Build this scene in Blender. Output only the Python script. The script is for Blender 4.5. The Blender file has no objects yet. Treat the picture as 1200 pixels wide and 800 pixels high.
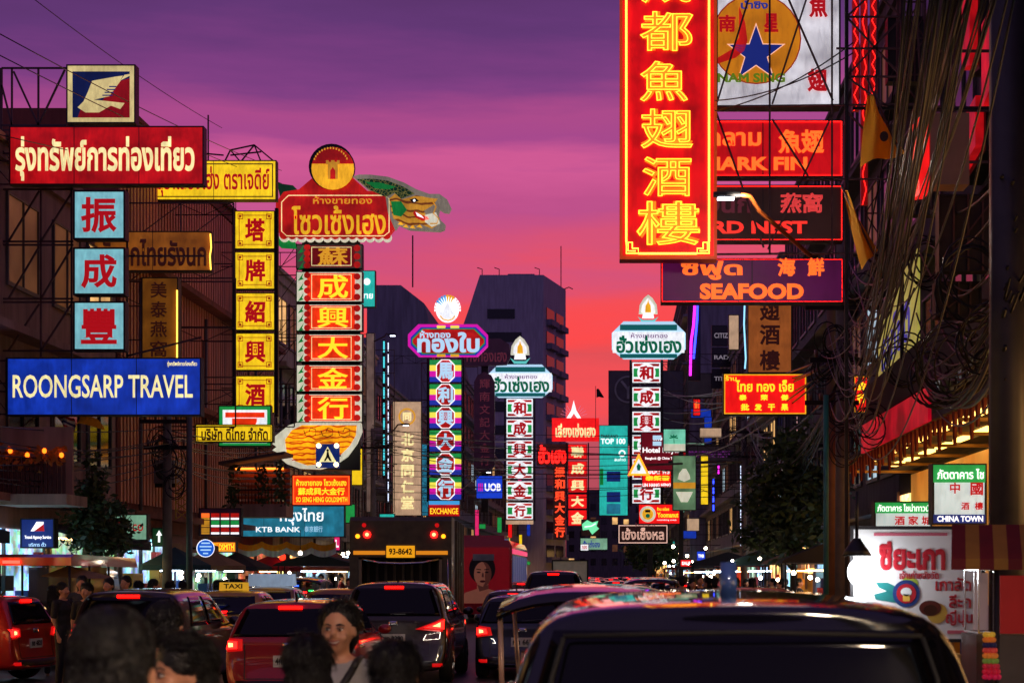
import bpy, bmesh, math, random
from mathutils import Vector, Matrix
from mathutils.bvhtree import BVHTree
R = math.radians
random.seed(7)
S = bpy.context.scene
COL = S.collection
# ---------------------------------------------------------------- camera, sky, sun, exposure
EYE, FPX, VX, VY = 1.86, 2000.0, 720.0, 672.0      # eye height, focal length and vanishing point in photo pixels
cam = bpy.data.cameras.new('camera')
cam.sensor_width = 36; cam.lens = 36 * FPX / 1200
cam.shift_x = -(VX - 600) / 1200; cam.shift_y = (VY - 400) / 1200
cam.clip_end = 3000; cam.clip_start = .1
cam.dof.use_dof = True; cam.dof.focus_distance = 40; cam.dof.aperture_fstop = 4.5
camo = bpy.data.objects.new('camera', cam); COL.objects.link(camo)
camo.location = (0, 0, EYE); camo.rotation_euler = (R(90), 0, 0)
S.camera = camo
S.view_settings.view_transform = 'Standard'; S.view_settings.look = 'None'
S.view_settings.exposure = 0.2; S.view_settings.gamma = 1
try:
    S.cycles.use_denoising = True; S.cycles.denoiser = 'OPENIMAGEDENOISE'
    S.cycles.max_bounces = 5; S.cycles.diffuse_bounces = 2; S.cycles.glossy_bounces = 3
    S.cycles.sample_clamp_indirect = 4; S.cycles.sample_clamp_direct = 0
    S.cycles.caustics_reflective = False; S.cycles.caustics_refractive = False
except Exception: pass

def lin(r, g, b):
    f = lambda v: (v / 255 / 12.92) if v / 255 <= .04045 else ((v / 255 + .055) / 1.055) ** 2.4
    return (f(r), f(g), f(b), 1)

wd = bpy.data.worlds.new('World'); S.world = wd; wd.use_nodes = True
nt = wd.node_tree; nt.nodes.clear(); N = nt.nodes.new; LK = nt.links.new
out = N('ShaderNodeOutputWorld'); bg = N('ShaderNodeBackground'); bg2 = N('ShaderNodeBackground'); add = N('ShaderNodeAddShader')
sky = N('ShaderNodeTexSky'); sky.sky_type = 'NISHITA'; sky.sun_disc = False
sky.sun_elevation = R(-2.0); sky.sun_rotation = R(4); sky.dust_density = 4
LK(sky.outputs[0], bg2.inputs[0]); bg2.inputs[1].default_value = 0.02
tc = N('ShaderNodeTexCoord'); sp = N('ShaderNodeSeparateXYZ'); LK(tc.outputs['Generated'], sp.inputs[0])
def mth(op, a, b=None):
    n = N('ShaderNodeMath'); n.operation = op
    for i, v in enumerate((a, b)):
        if v is None: continue
        if isinstance(v, (int, float)): n.inputs[i].default_value = v
        else: LK(v, n.inputs[i])
    return n.outputs[0]
# long thin evening clouds: noise stretched along the horizon, leaning a little
mp = N('ShaderNodeMapping'); LK(tc.outputs['Generated'], mp.inputs[0]); mp.inputs['Scale'].default_value = (3.4, 1.2, 24); mp.inputs['Rotation'].default_value = (0, R(-5), 0)
nz = N('ShaderNodeTexNoise'); LK(mp.outputs[0], nz.inputs['Vector']); nz.inputs['Scale'].default_value = 1.3; nz.inputs['Detail'].default_value = 5; nz.inputs['Roughness'].default_value = .58
wob = mth('MULTIPLY', mth('SUBTRACT', nz.outputs[0], .5), .07)
side = mth('MULTIPLY', sp.outputs[0], -.05)                       # warmer towards the right, where the sun went down
zz = mth('ADD', mth('ADD', sp.outputs[2], wob), side)
cr = N('ShaderNodeValToRGB'); LK(mth('MULTIPLY', zz, 2.5), cr.inputs[0])
stops = [(0.0, (120, 40, 60)), (.20, (196, 84, 100)), (.27, (250, 78, 84)), (.33, (226, 78, 86)), (.37, (254, 72, 74)), (.41, (246, 76, 84)), (.45, (218, 80, 116)), (.52, (190, 78, 138)), (.575, (208, 88, 148)), (.615, (166, 70, 140)), (.655, (172, 72, 138)), (.71, (128, 60, 130)), (.77, (98, 52, 116)), (.87, (80, 44, 96)), (1.0, (40, 28, 66))]
el = cr.color_ramp.elements
el[0].position = 0; el[0].color = lin(*stops[0][1]); el[1].position = 1; el[1].color = lin(*stops[-1][1])
for p, c in stops[1:-1]:
    e = el.new(p); e.color = lin(*c)
# the afterglow is only towards the sunset (+Y); the sky behind is already night
fr = N('ShaderNodeMapRange'); LK(sp.outputs[1], fr.inputs[0]); fr.inputs[1].default_value = -.2; fr.inputs[2].default_value = .85; fr.inputs[3].default_value = .0; fr.inputs[4].default_value = 1.0
mx = N('ShaderNodeMix'); mx.data_type = 'RGBA'; LK(fr.outputs[0], mx.inputs['Factor']); mx.inputs['A'].default_value = lin(100, 82, 128); LK(cr.outputs[0], mx.inputs['B'])
LK(mx.outputs['Result'], bg.inputs[0]); bg.inputs[1].default_value = 0.86
LK(bg.outputs[0], add.inputs[0]); LK(bg2.outputs[0], add.inputs[1]); LK(add.outputs[0], out.inputs[0])

sl = bpy.data.lights.new('sun', 'SUN'); sl.energy = 0.03; sl.angle = R(12); sl.color = (1, .45, .4)
slo = bpy.data.objects.new('sun', sl); COL.objects.link(slo); slo.rotation_euler = (R(-86), 0, R(4))
# ---------------------------------------------------------------- helpers
def W(px, py, Y): return Vector(((px - VX) * Y / FPX, Y, EYE + (VY - py) * Y / FPX))

_mats = {}
def mat(name, col, rough=.6, metal=0., var=.25, scale=3., em=None, ems=0., emvar=0., emscale=1.2, coat=0., bump=0., bscale=30., alpha=1., trans=0., streak=False):
    """procedural Principled material; var: colour mottling; em/ems: glow of lit things, also given to unlit canvas, print and petals"""
    if name in _mats: return _mats[name]
    m = bpy.data.materials.new(name); m.use_nodes = True; t = m.node_tree
    b = t.nodes['Principled BSDF']
    c = lin(*col)
    tx = t.nodes.new('ShaderNodeTexCoord')
    if var > 0:
        n = t.nodes.new('ShaderNodeTexNoise'); n.inputs['Scale'].default_value = scale; n.inputs['Detail'].default_value = 6
        if streak:
            mpn = t.nodes.new('ShaderNodeMapping'); mpn.inputs['Scale'].default_value = (3, 3, .35); t.links.new(tx.outputs['Object'], mpn.inputs[0]); t.links.new(mpn.outputs[0], n.inputs['Vector'])
        else: t.links.new(tx.outputs['Object'], n.inputs['Vector'])
        r = t.nodes.new('ShaderNodeValToRGB'); t.links.new(n.outputs[0], r.inputs[0])
        e = r.color_ramp.elements; e[0].position = .3; e[1].position = .72
        e[0].color = tuple(x * (1 - var) for x in c[:3]) + (1,); e[1].color = tuple(min(1, x * (1 + var * .5)) for x in c[:3]) + (1,)
        t.links.new(r.outputs[0], b.inputs['Base Color'])
    else: b.inputs['Base Color'].default_value = c
    b.inputs['Roughness'].default_value = rough; b.inputs['Metallic'].default_value = metal
    b.inputs['Coat Weight'].default_value = coat; b.inputs['Coat Roughness'].default_value = .04
    if trans: b.inputs['Transmission Weight'].default_value = trans
    if alpha < 1: b.inputs['Alpha'].default_value = alpha
    if em:
        ec = lin(*em); b.inputs['Emission Strength'].default_value = ems; b.inputs['Emission Color'].default_value = ec
        if emvar:                                                 # the tubes inside a light box burn unevenly
            n2 = t.nodes.new('ShaderNodeTexNoise'); n2.inputs['Scale'].default_value = emscale; n2.inputs['Detail'].default_value = 2
            t.links.new(tx.outputs['Object'], n2.inputs['Vector'])
            k = t.nodes.new('ShaderNodeMapRange'); t.links.new(n2.outputs[0], k.inputs[0]); k.inputs[1].default_value = .32; k.inputs[2].default_value = .68
            k.inputs[3].default_value = ems * (1 - emvar); k.inputs[4].default_value = ems * (1 + emvar * .35)
            n4 = t.nodes.new('ShaderNodeTexNoise'); n4.inputs['Scale'].default_value = 7; n4.inputs['Detail'].default_value = 8; n4.inputs['Roughness'].default_value = .7   # grime on the sheet
            mp4 = t.nodes.new('ShaderNodeMapping'); mp4.inputs['Scale'].default_value = (1.6, 1, .5); t.links.new(tx.outputs['Object'], mp4.inputs[0]); t.links.new(mp4.outputs[0], n4.inputs['Vector'])
            k4 = t.nodes.new('ShaderNodeMapRange'); t.links.new(n4.outputs[0], k4.inputs[0]); k4.inputs[1].default_value = .3; k4.inputs[2].default_value = .62; k4.inputs[3].default_value = .62; k4.inputs[4].default_value = 1.
            ml = t.nodes.new('ShaderNodeMath'); ml.operation = 'MULTIPLY'; t.links.new(k.outputs[0], ml.inputs[0]); t.links.new(k4.outputs[0], ml.inputs[1]); t.links.new(ml.outputs[0], b.inputs['Emission Strength'])
    if bump:
        n3 = t.nodes.new('ShaderNodeTexNoise'); n3.inputs['Scale'].default_value = bscale; n3.inputs['Detail'].default_value = 4; t.links.new(tx.outputs['Object'], n3.inputs['Vector'])
        bp = t.nodes.new('ShaderNodeBump'); bp.inputs['Strength'].default_value = bump; bp.inputs['Distance'].default_value = .02
        t.links.new(n3.outputs[0], bp.inputs['Height']); t.links.new(bp.outputs[0], b.inputs['Normal'])
    _mats[name] = m; return m
def glow(name, col, s=1., var=.0, base=None, scale=1.2):
    return mat(name, base or col, .45, var=0, em=col, ems=s, emvar=var, emscale=scale)

class MB:
    """collects faces; build() links them as ONE mesh object"""
    def __init__(s): s.v = []; s.f = []; s.mi = []
    def add(s, vs, fs, mi=0):
        o = len(s.v); s.v += [tuple(v) for v in vs]; s.f += [tuple(i + o for i in f) for f in fs]; s.mi += [mi] * len(fs); return s
    def box(s, x0, x1, y0, y1, z0, z1, mi=0):
        return s.add([(x0, y0, z0), (x1, y0, z0), (x1, y1, z0), (x0, y1, z0), (x0, y0, z1), (x1, y0, z1), (x1, y1, z1), (x0, y1, z1)],
                     [(0, 3, 2, 1), (4, 5, 6, 7), (0, 1, 5, 4), (1, 2, 6, 5), (2, 3, 7, 6), (3, 0, 4, 7)], mi)
    def bar(s, p, q, r, n=4, mi=0): return s.tube([p, q], r, n, mi)
    def tube(s, pts, r, n=6, mi=0):
        pts = [Vector(p) for p in pts]; k = len(pts); vs = []; fs = []
        for i, p in enumerate(pts):
            d = (pts[min(i + 1, k - 1)] - pts[max(i - 1, 0)]).normalized()
            u = d.cross(Vector((0, 0, 1)) if abs(d.z) < .95 else Vector((0, 1, 0))).normalized(); w = d.cross(u)
            rr = r[i] if isinstance(r, (list, tuple)) else r
            for j in range(n):
                a = 2 * math.pi * (j + .5) / n; vs.append(p + (u * math.cos(a) + w * math.sin(a)) * rr)
        for i in range(k - 1):
            for j in range(n):
                a, b = i * n + j, i * n + (j + 1) % n; fs.append((a, b, b + n, a + n))
        fs.append(tuple(range(n))[::-1]); fs.append(tuple(range((k - 1) * n, k * n)))
        return s.add(vs, fs, mi)
    def prism(s, poly, y0, y1, mi=0):
        """polygon in x,z pushed from y0 (front) to y1"""
        n = len(poly); vs = [(x, y0, z) for x, z in poly] + [(x, y1, z) for x, z in poly]
        return s.add(vs, [tuple(range(n)), tuple(range(2 * n - 1, n - 1, -1))] + [(i, i + n, (i + 1) % n + n, (i + 1) % n) for i in range(n)], mi)
    def prismx(s, poly, x0, x1, mi=0):
        n = len(poly); vs = [(x0, y, z) for y, z in poly] + [(x1, y, z) for y, z in poly]
        return s.add(vs, [tuple(range(n)), tuple(range(2 * n - 1, n - 1, -1))] + [(i, i + n, (i + 1) % n + n, (i + 1) % n) for i in range(n)], mi)
    def prismz(s, poly, z0, z1, mi=0):
        n = len(poly); vs = [(x, y, z0) for x, y in poly] + [(x, y, z1) for x, y in poly]
        return s.add(vs, [tuple(range(n)), tuple(range(2 * n - 1, n - 1, -1))] + [(i, i + n, (i + 1) % n + n, (i + 1) % n) for i in range(n)], mi)
    def disc(s, x, z, r, y0, y1, n=28, mi=0, rz=None):
        rz = rz or r
        return s.prism([(x + r * math.cos(2 * math.pi * i / n), z + rz * math.sin(2 * math.pi * i / n)) for i in range(n)], y0, y1, mi)
    def ball(s, c, r, n=10, m=6, mi=0):
        r = r if isinstance(r, (tuple, list)) else (r, r, r); vs = [(c[0], c[1], c[2] - r[2])]; fs = []
        for i in range(1, m):
            t = math.pi * i / m - math.pi / 2
            for j in range(n):
                a = 2 * math.pi * j / n; vs.append((c[0] + r[0] * math.cos(t) * math.cos(a), c[1] + r[1] * math.cos(t) * math.sin(a), c[2] + r[2] * math.sin(t)))
        vs.append((c[0], c[1], c[2] + r[2])); L = len(vs) - 1
        for j in range(n):
            fs.append((0, 1 + (j + 1) % n, 1 + j)); fs.append((L, L - n + j, L - n + (j + 1) % n))
            for i in range(m - 2):
                a, b = 1 + i * n + j, 1 + i * n + (j + 1) % n; fs.append((a, b, b + n, a + n))
        return s.add(vs, fs, mi)
    def frame(s, x0, x1, z0, z1, w, y0, y1, mi=0):
        s.box(x0, x1, y0, y1, z0, z0 + w, mi); s.box(x0, x1, y0, y1, z1 - w, z1, mi)
        s.box(x0, x0 + w, y0, y1, z0 + w, z1 - w, mi); return s.box(x1 - w, x1, y0, y1, z0 + w, z1 - w, mi)
    def mesh(s, name, mats, smooth=False, off=(0, 0, 0)):
        me = bpy.data.meshes.new(name)
        me.from_pydata([(v[0] - off[0], v[1] - off[1], v[2] - off[2]) for v in s.v], [], s.f)
        for m in (mats if isinstance(mats, (list, tuple)) else [mats]): me.materials.append(m)
        if any(s.mi): me.polygons.foreach_set('material_index', s.mi)
        bm = bmesh.new(); bm.from_mesh(me); bmesh.ops.recalc_face_normals(bm, faces=bm.faces); bm.to_mesh(me); bm.free()
        if smooth: me.polygons.foreach_set('use_smooth', [True] * len(me.polygons))
        me.update(); return me
    def build(s, name, mats, parent=None, smooth=False, world=True):
        off = origin(parent) if (parent and world) else (0, 0, 0)
        o = bpy.data.objects.new(name, s.mesh(name, mats, smooth, off)); COL.objects.link(o); o.parent = parent; return o
def origin(o):
    v = Vector((0, 0, 0))
    while o: v += o.location; o = o.parent
    return v
def tag(o, label=None, cat=None, group=None, kind=None):
    if label: o['label'] = label
    if cat: o['category'] = cat
    if group: o['group'] = group
    if kind: o['kind'] = kind
    return o
def thing(name, label, cat, loc, group=None, rz=0):
    o = bpy.data.objects.new(name, None); COL.objects.link(o); o.location = loc; o.rotation_euler.z = rz; o.empty_display_size = .1
    return tag(o, label, cat, group)
def single(mb, name, mats, label, cat, group=None, smooth=False):
    """a thing that is one mesh, its origin at its base"""
    xs = [v[0] for v in mb.v]; ys = [v[1] for v in mb.v]; zs = [v[2] for v in mb.v]
    off = ((min(xs) + max(xs)) / 2, (min(ys) + max(ys)) / 2, min(zs))
    o = bpy.data.objects.new(name, mb.mesh(name, mats, smooth, off)); COL.objects.link(o); o.location = off
    return tag(o, label, cat, group)
def kids(o): return [c for c in bpy.data.objects if c.parent == o]
def copy_tree(o, loc, rz=None, label=None, parent=None):
    ch = list(o.children)
    c = o.copy(); COL.objects.link(c); c.location = loc; c.parent = parent
    if rz is not None: c.rotation_euler.z = rz
    if label: c['label'] = label
    for k in ch: copy_tree(k, k.location.copy(), None, None, c)
    return c
def evaluated(o):
    dg = bpy.context.evaluated_depsgraph_get(); me = bpy.data.meshes.new_from_object(o.evaluated_get(dg)); return me

_tc = {}
def glyphs(s, bold, neon=None):
    k = (s, bold, neon)
    if k in _tc: return _tc[k]
    cu = bpy.data.curves.new('lettering', 'FONT'); cu.body = s; cu.resolution_u = 3
    if neon: cu.fill_mode = 'NONE'; cu.bevel_depth = neon; cu.bevel_resolution = 0
    else: cu.bevel_depth = bold; cu.bevel_resolution = 0
    o = bpy.data.objects.new('lettering', cu); me = bpy.data.meshes.new_from_object(o)
    vs = [tuple(v.co) for v in me.vertices]; fs = [tuple(p.vertices) for p in me.polygons]
    bpy.data.objects.remove(o); bpy.data.curves.remove(cu); bpy.data.meshes.remove(me)
    _tc[k] = (vs, fs); return _tc[k]
def letter_mb(s, x0, x1, z0, z1, y, bold=.02, keep=False, neon=None, thick=.02, xf=None):
    vs, fs = glyphs(s, bold, neon)
    ax0 = min(v[0] for v in vs); ax1 = max(v[0] for v in vs); ay0 = min(v[1] for v in vs); ay1 = max(v[1] for v in vs); az = max(abs(v[2]) for v in vs) or 1
    sx = (x1 - x0) / (ax1 - ax0); sz = (z1 - z0) / (ay1 - ay0)
    if keep: sx = sz = min(sx, sz)
    ox = (x0 + x1) / 2 - sx * (ax0 + ax1) / 2; oz = (z0 + z1) / 2 - sz * (ay0 + ay1) / 2
    m = MB(); m.add([(ox + v[0] * sx, y - thick / 2 - v[2] / az * thick / 2, oz + v[1] * sz) for v in vs], fs); return m
def plet(parent, s, r, Y, m, bold=.02, name='lettering', neon=None, keep=False, thick=.02):
    """lettering filling the photo rectangle r on a face at depth Y"""
    a = W(r[0], r[3], Y); b = W(r[2], r[1], Y)
    return letter_mb(s, a.x, b.x, a.z, b.z, Y, bold, keep, neon, thick).build(name, m, parent)
def rct(r, Y):
    a = W(r[0], r[3], Y); b = W(r[2], r[1], Y); return a.x, b.x, a.z, b.z

# ---------------------------------------------------------------- materials
steel = mat('rusty painted steel', (92, 66, 66), .6, .3, .4)
steel2 = mat('dark steel', (40, 36, 38), .55, .4, .3)
black = mat('black casing', (20, 18, 20), .5, 0, .2)
cable = mat('cable rubber', (17, 13, 14), .4, 0, .2)
def lightbox(name, col, s=1., var=.55): return glow(name, col, s * 1.05, var, scale=1.9)

def arm(mb, x0, x1, z, Y, hh=.7, step=.9, r=.022):
    """a flat truss of welded bars from the wall at x0 to the sign at x1"""
    mb.bar((x0, Y, z), (x1, Y, z), r); mb.bar((x0, Y, z + hh), (x1, Y, z + hh), r)
    n = max(1, int(abs(x1 - x0) / step)); dx = (x1 - x0) / n
    for i in range(n + 1): mb.bar((x0 + i * dx, Y, z), (x0 + i * dx, Y, z + hh), r * .8)
    for i in range(n):
        a, b = (z, z + hh) if i % 2 else (z + hh, z)
        mb.bar((x0 + i * dx, Y, a), (x0 + (i + 1) * dx, Y, b), r * .7)

def sign(label, r, Y, face, lines=(), name='shop_sign', cat='sign', depth=.28, case=black, edge=.03, border=None, group=None, wall=None, armz=None, back=None):
    """light box: cabinet > face, border tube, lettering; wall: x of the facade that carries its steel arm"""
    x0, x1, z0, z1 = rct(r, Y)
    t = thing(name, label, cat, ((x0 + x1) / 2, Y, z0), group)
    MB().box(x0, x1, Y, Y + depth, z0, z1).frame(x0, x1, z0, z1, edge, Y - .03, Y).build('cabinet', back or case, t)
    MB().box(x0 + edge, x1 - edge, Y - .012, Y - .002, z0 + edge, z1 - edge).build('sign_face', face, t)
    if x1 - x0 > 2.2:                                               # joints between the acrylic sheets
        mj = MB(); nj = int((x1 - x0) / 1.3)
        for q in range(1, nj): xx = x0 + (x1 - x0) * q / nj; mj.box(xx - .008, xx + .008, Y - .0135, Y - .0125, z0 + edge, z1 - edge)
        if nj > 1: mj.build('sheet_seam', case, t)
    if border:
        bm_, bi, bw = border
        MB().frame(x0 + bi, x1 - bi, z0 + bi, z1 - bi, bw, Y - .03, Y - .013).build('border', bm_, t)
    for l in lines:
        plet(t, l[0], l[1], Y - .014, l[2], l[3] if len(l) > 3 else .02, neon=l[4] if len(l) > 4 else None)
    if wall is not None:
        m = MB()
        side = x1 if wall > x1 else x0
        for zz in (armz or [z0 + .05, z1 - .05 - min(.7, (z1 - z0) * .6)]):
            arm(m, wall, side, zz, Y + depth * .5, min(.7, max(.25, (z1 - z0) * .6)))
        m.build('support_frame', steel, t)
    return t
# ---------------------------------------------------------------- ground
asph = mat('asphalt', (62, 60, 62), .42, var=.35, scale=1.4, bump=.25, bscale=60)
pave = mat('pavement slabs', (104, 98, 94), .65, var=.35, scale=2.2, bump=.15, bscale=25)
earth = mat('city ground', (54, 50, 48), .9, var=.3, scale=.3)
paint = mat('road paint', (190, 186, 176), .6, var=.35, scale=6)
KL, KR, FL, FR = -12.4, 4.4, -14.0, 7.5
def struct(mb, name, m): o = mb.build(name, m); o['kind'] = 'structure'; return o
struct(MB().add([(-900, -200, -.12), (900, -200, -.12), (900, 1500, -.12), (-900, 1500, -.12)], [(0, 1, 2, 3)]), 'ground', earth)
struct(MB().add([(KL, -20, 0), (KR, -20, 0), (KR, 420, 0), (KL, 420, 0)], [(0, 1, 2, 3)]), 'road', asph)
m = MB()
for x in (-7.4, -3.7, .2):
    y = 4.
    while y < 200:
        m.box(x - .06, x + .06, y, y + 3, .002, .006); y += 9
for i in range(24):
    x = KL + .35 + i * .64
    m.box(x, x + .34, 1.0, 4.2, .002, .006)
struct(m, 'road_markings', paint)
for nm, a, b in (('pavement_left', FL - .5, KL), ('pavement_right', KR, FR + .5)):
    mm = MB().box(a, b, -20, 420, -.1, .14)
    struct(mm, nm, pave)

# ---------------------------------------------------------------- buildings
def wallmat(name, col, var=.35): return mat(name, col, .85, var=var, scale=1.2, streak=True, bump=.12, bscale=8)
W_pink = wallmat('pinkish render', (166, 130, 118)); W_cream = wallmat('stained cream render', (186, 170, 150)); W_grey = wallmat('grey cement', (136, 130, 132))
W_dark = wallmat('dark cement', (92, 84, 86)); W_blue = wallmat('blue grey concrete', (128, 124, 142)); W_tow = wallmat('tower concrete', (166, 160, 178), .2); W_red = wallmat('red oxide cladding', (132, 70, 56))
glassd = mat('dark window glass', (16, 18, 24), .12, var=.1)
wframe = mat('window frame paint', (88, 84, 82), .5)
litw = glow('warm lit room', (255, 196, 120), .9, .5, scale=.8); litc = glow('cool lit room', (190, 220, 235), .8, .5, scale=.8)
litd = glow('dim lit room', (150, 96, 60), .25, .5, scale=.8)
shutter = mat('steel shutter', (112, 112, 116), .5, .4, .2)
def shopmat(name, tint, s_):
    m = mat(name, (60, 50, 46), .4, var=0, em=tint, ems=s_); t = m.node_tree; b = t.nodes['Principled BSDF']
    tx = t.nodes.new('ShaderNodeTexCoord'); mp_ = t.nodes.new('ShaderNodeMapping'); mp_.inputs['Scale'].default_value = (1, 3.2, 3.2); t.links.new(tx.outputs['Object'], mp_.inputs[0])
    v = t.nodes.new('ShaderNodeTexVoronoi'); v.distance = 'CHEBYCHEV'; v.inputs['Scale'].default_value = 1.6; t.links.new(mp_.outputs[0], v.inputs['Vector'])
    mx_ = t.nodes.new('ShaderNodeMix'); mx_.data_type = 'RGBA'; mx_.blend_type = 'MULTIPLY'; mx_.inputs['Factor'].default_value = .75; mx_.inputs['A'].default_value = lin(*tint)
    hs = t.nodes.new('ShaderNodeHueSaturation'); hs.inputs['Saturation'].default_value = .8; hs.inputs['Value'].default_value = 1.2; t.links.new(v.outputs['Color'], hs.inputs['Color']); t.links.new(hs.outputs[0], mx_.inputs['B']); t.links.new(mx_.outputs['Result'], b.inputs['Emission Color'])
    n = t.nodes.new('ShaderNodeTexNoise'); n.inputs['Scale'].default_value = .9; t.links.new(tx.outputs['Object'], n.inputs['Vector']); r = t.nodes.new('ShaderNodeMapRange'); t.links.new(n.outputs[0], r.inputs[0]); r.inputs[1].default_value = .36; r.inputs[2].default_value = .68; r.inputs[3].default_value = s_ * .12; r.inputs[4].default_value = s_ * 1.5; t.links.new(r.outputs[0], b.inputs['Emission Strength']); return m
shop_w = shopmat('warm shop interior', (255, 190, 110), 3.6); shop_c = shopmat('cool shop interior', (170, 215, 245), 1.9); shop_g = shopmat('greenish shop interior', (170, 225, 190), 1.4); shop_r = shopmat('reddish shop interior', (255, 120, 80), 1.1)
goods = [mat('goods red', (170, 40, 36)), mat('goods gold', (190, 140, 50)), mat('goods dark', (30, 28, 30)), mat('goods white', (190, 190, 186)), mat('goods blue', (40, 70, 140))]
def shophouse(label, side, Y0, Y1, HT, wm, floors=3, bays=2, shop=None, cladding=False, ledge=True, name='shophouse', lit=.12, depth=12., fx=None, shutter_only=False, ground=3.6):
    """side -1: left of the street (facade looks to +x), +1: right; p is the distance a thing stands out of the facade"""
    FX = fx if fx is not None else (FL if side < 0 else FR)
    X = lambda p: FX - side * p
    def bx(mb, p0, p1, y0, y1, z0, z1, mi=0): a, b = sorted((X(p0), X(p1))); mb.box(a, b, y0, y1, z0, z1, mi)
    t = thing(name, label, 'building', (X(-depth / 2), (Y0 + Y1) / 2, 0))
    m = MB(); bx(m, -depth, 0, Y0, Y1, 0, HT)
    if not shop and not shutter_only: pass
    m.build('wall', wm, t)
    m = MB(); bx(m, -depth - .1, .12, Y0 + .01, Y1 - .01, HT + .002, HT + .35); bx(m, -.3, .25, Y0 + .02, Y1 - .02, HT + .352, HT + .5)
    m.build('parapet', wm, t)
    fh = (HT - ground) / max(1, floors - 1) if floors > 1 else HT
    bw = (Y1 - Y0) / bays
    for f in range(floors - 1):
        z = ground + f * fh
        if ledge:
            m = MB(); bx(m, .002, .55, Y0 + .05, Y1 - .05, z - .12, z + .06); m.build('ledge', wm, t)
        if cladding: continue
        for b in range(bays):
            y0 = Y0 + b * bw
            ww = bw * .34
            for q in range(2):
                ya = y0 + bw * (.1 + .46 * q); yb = ya + ww
                za = z + fh * .3; zb = z + fh * .82
                m = MB()
                for (u, v, w, x) in ((ya - .06, ya, za, zb), (yb, yb + .06, za, zb), (ya - .06, yb + .06, za - .1, za), (ya - .06, yb + .06, zb, zb + .06), ((ya + yb) / 2 - .02, (ya + yb) / 2 + .02, za, zb)):
                    bx(m, .003, .07, u, v, w, x)
                wf = m.build('window', wframe, t)
                m = MB(); bx(m, .002, .02, ya, yb, za, zb)
                rr = random.random()
                m.build('pane', litw if rr < lit * .5 else litc if rr < lit * .75 else litd if rr < lit * 1.6 else glassd, wf)
    if cladding:
        m = MB(); y = Y0 + .1
        while y < Y1 - .2:
            bx(m, .003, .09, y, y + .16, ground + .3, HT - .05); y += .34
        m.build('cladding', cladding, t)
    for b in range(bays):
        y0 = Y0 + b * bw + .25; y1 = Y0 + (b + 1) * bw - .25
        if shop and not shutter_only:
            sm = shop[b % len(shop)]
            m = MB(); bx(m, .004, .03, y0, y1, .2, ground - .7); pr = m.build('shopfront', sm, t)
            m = MB()                                               # shelves of goods in front of the lit interior
            for k in range(5):
                yy = y0 + (y1 - y0) * (k + .5) / 5; ww = (y1 - y0) / 5 * random.uniform(.2, .44); zt = random.uniform(.9, 2.1)
                bx(m, .05, .35, yy - ww, yy + ww, .2, zt, random.randrange(5))
                if random.random() < .6: bx(m, .05, .2, yy - ww * .6, yy + ww * .6, zt + .2, zt + .55, random.randrange(5))
            m.build('display_shelf', goods, pr)
            m = MB(); bx(m, .03, .1, y0 - .12, y0, .2, ground - .6); bx(m, .03, .1, y1, y1 + .12, .2, ground - .6); bx(m, .03, .1, (y0 + y1) / 2 - .04, (y0 + y1) / 2 + .04, .2, ground - .7)
            m.build('shop_frame', wframe, pr)
        else:
            m = MB(); z = .2
            while z < ground - .8: bx(m, .004, .05, y0, y1, z, z + .1); z += .13
            m.build('shutter_slats', shutter, t)
    return t
clad = mat('orange lit corrugated cladding', (228, 150, 110), .55, var=.3, scale=1.5, streak=True)  # orange light on this wall is put into the cladding colour
clad2 = mat('pale corrugated cladding', (140, 122, 116), .55, var=.3, scale=1.5, streak=True)
L0 = shophouse('grey shophouse beside the viewer, nearest on the travel sign side', -1, -26, 23.9, 12.5, W_grey, 4, 7, [shop_w, shop_c, shop_w], lit=.3)
R0 = shophouse('dark shophouse beside the viewer on the restaurant side', 1, -26, 11.9, 13.5, W_grey, 4, 6, [shop_w, shop_w, shop_c], lit=.3)
L1 = shophouse('three storey dark pink shophouse beside the street tree', -1, 24, 47.9, 11.3, W_pink, 3, 4, [shop_w, shop_c, shop_c, shop_g])
L2 = shophouse('shophouse clad in orange lit corrugated metal behind the yellow wine sign', -1, 48, 69.9, 14.6, W_red, 4, 3, [shop_c, shop_g, shop_r], cladding=clad)
L3 = shophouse('cream shophouse behind the dragon gold shop sign', -1, 70, 99.9, 14.0, W_cream, 4, 5, [shop_w, shop_c], lit=.3)
L4 = shophouse('grey shophouse behind the beige pharmacy sign', -1, 100, 129.9, 13.0, W_grey, 4, 5, [shop_c, shop_w], lit=.3)
L5 = shophouse('dark block with a sloping shoulder behind the dragon head', -1, 130, 170, 19.5, W_blue, 6, 5, [shop_w])
L6 = shophouse('low cement shophouse past the dark block', -1, 170.1, 249, 15, W_grey, 5, 8, [shop_c, shop_w], lit=.3)
R1 = shophouse('tall dark shophouse over the restaurant awning', 1, 12, 44.9, 18.5, wallmat('darker cement', (56, 52, 54)), 4, 5, [shop_w, shop_w, shop_w], lit=0, ground=4.6)  # base colour darker than on the other cement walls
R2 = shophouse('dark cement shophouse behind the leafy street tree', 1, 45, 74.9, 17, W_dark, 5, 5, [shop_c, shop_w], lit=.15)
R3 = shophouse('grey shophouse beyond the street tree with lit shops', 1, 75, 139.9, 15.5, W_grey, 5, 9, [shop_w, shop_c, shop_g], lit=.25)
R4 = shophouse('purple grey block carrying the watch brand boards', 1, 140, 199, 27, W_blue, 7, 7, [shop_c], fx=6.2, lit=.2)
R5 = shophouse('far grey block past the watch boards', 1, 199.2, 300, 14, W_grey, 5, 8, [shop_w], fx=6.4, lit=.3)
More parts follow.
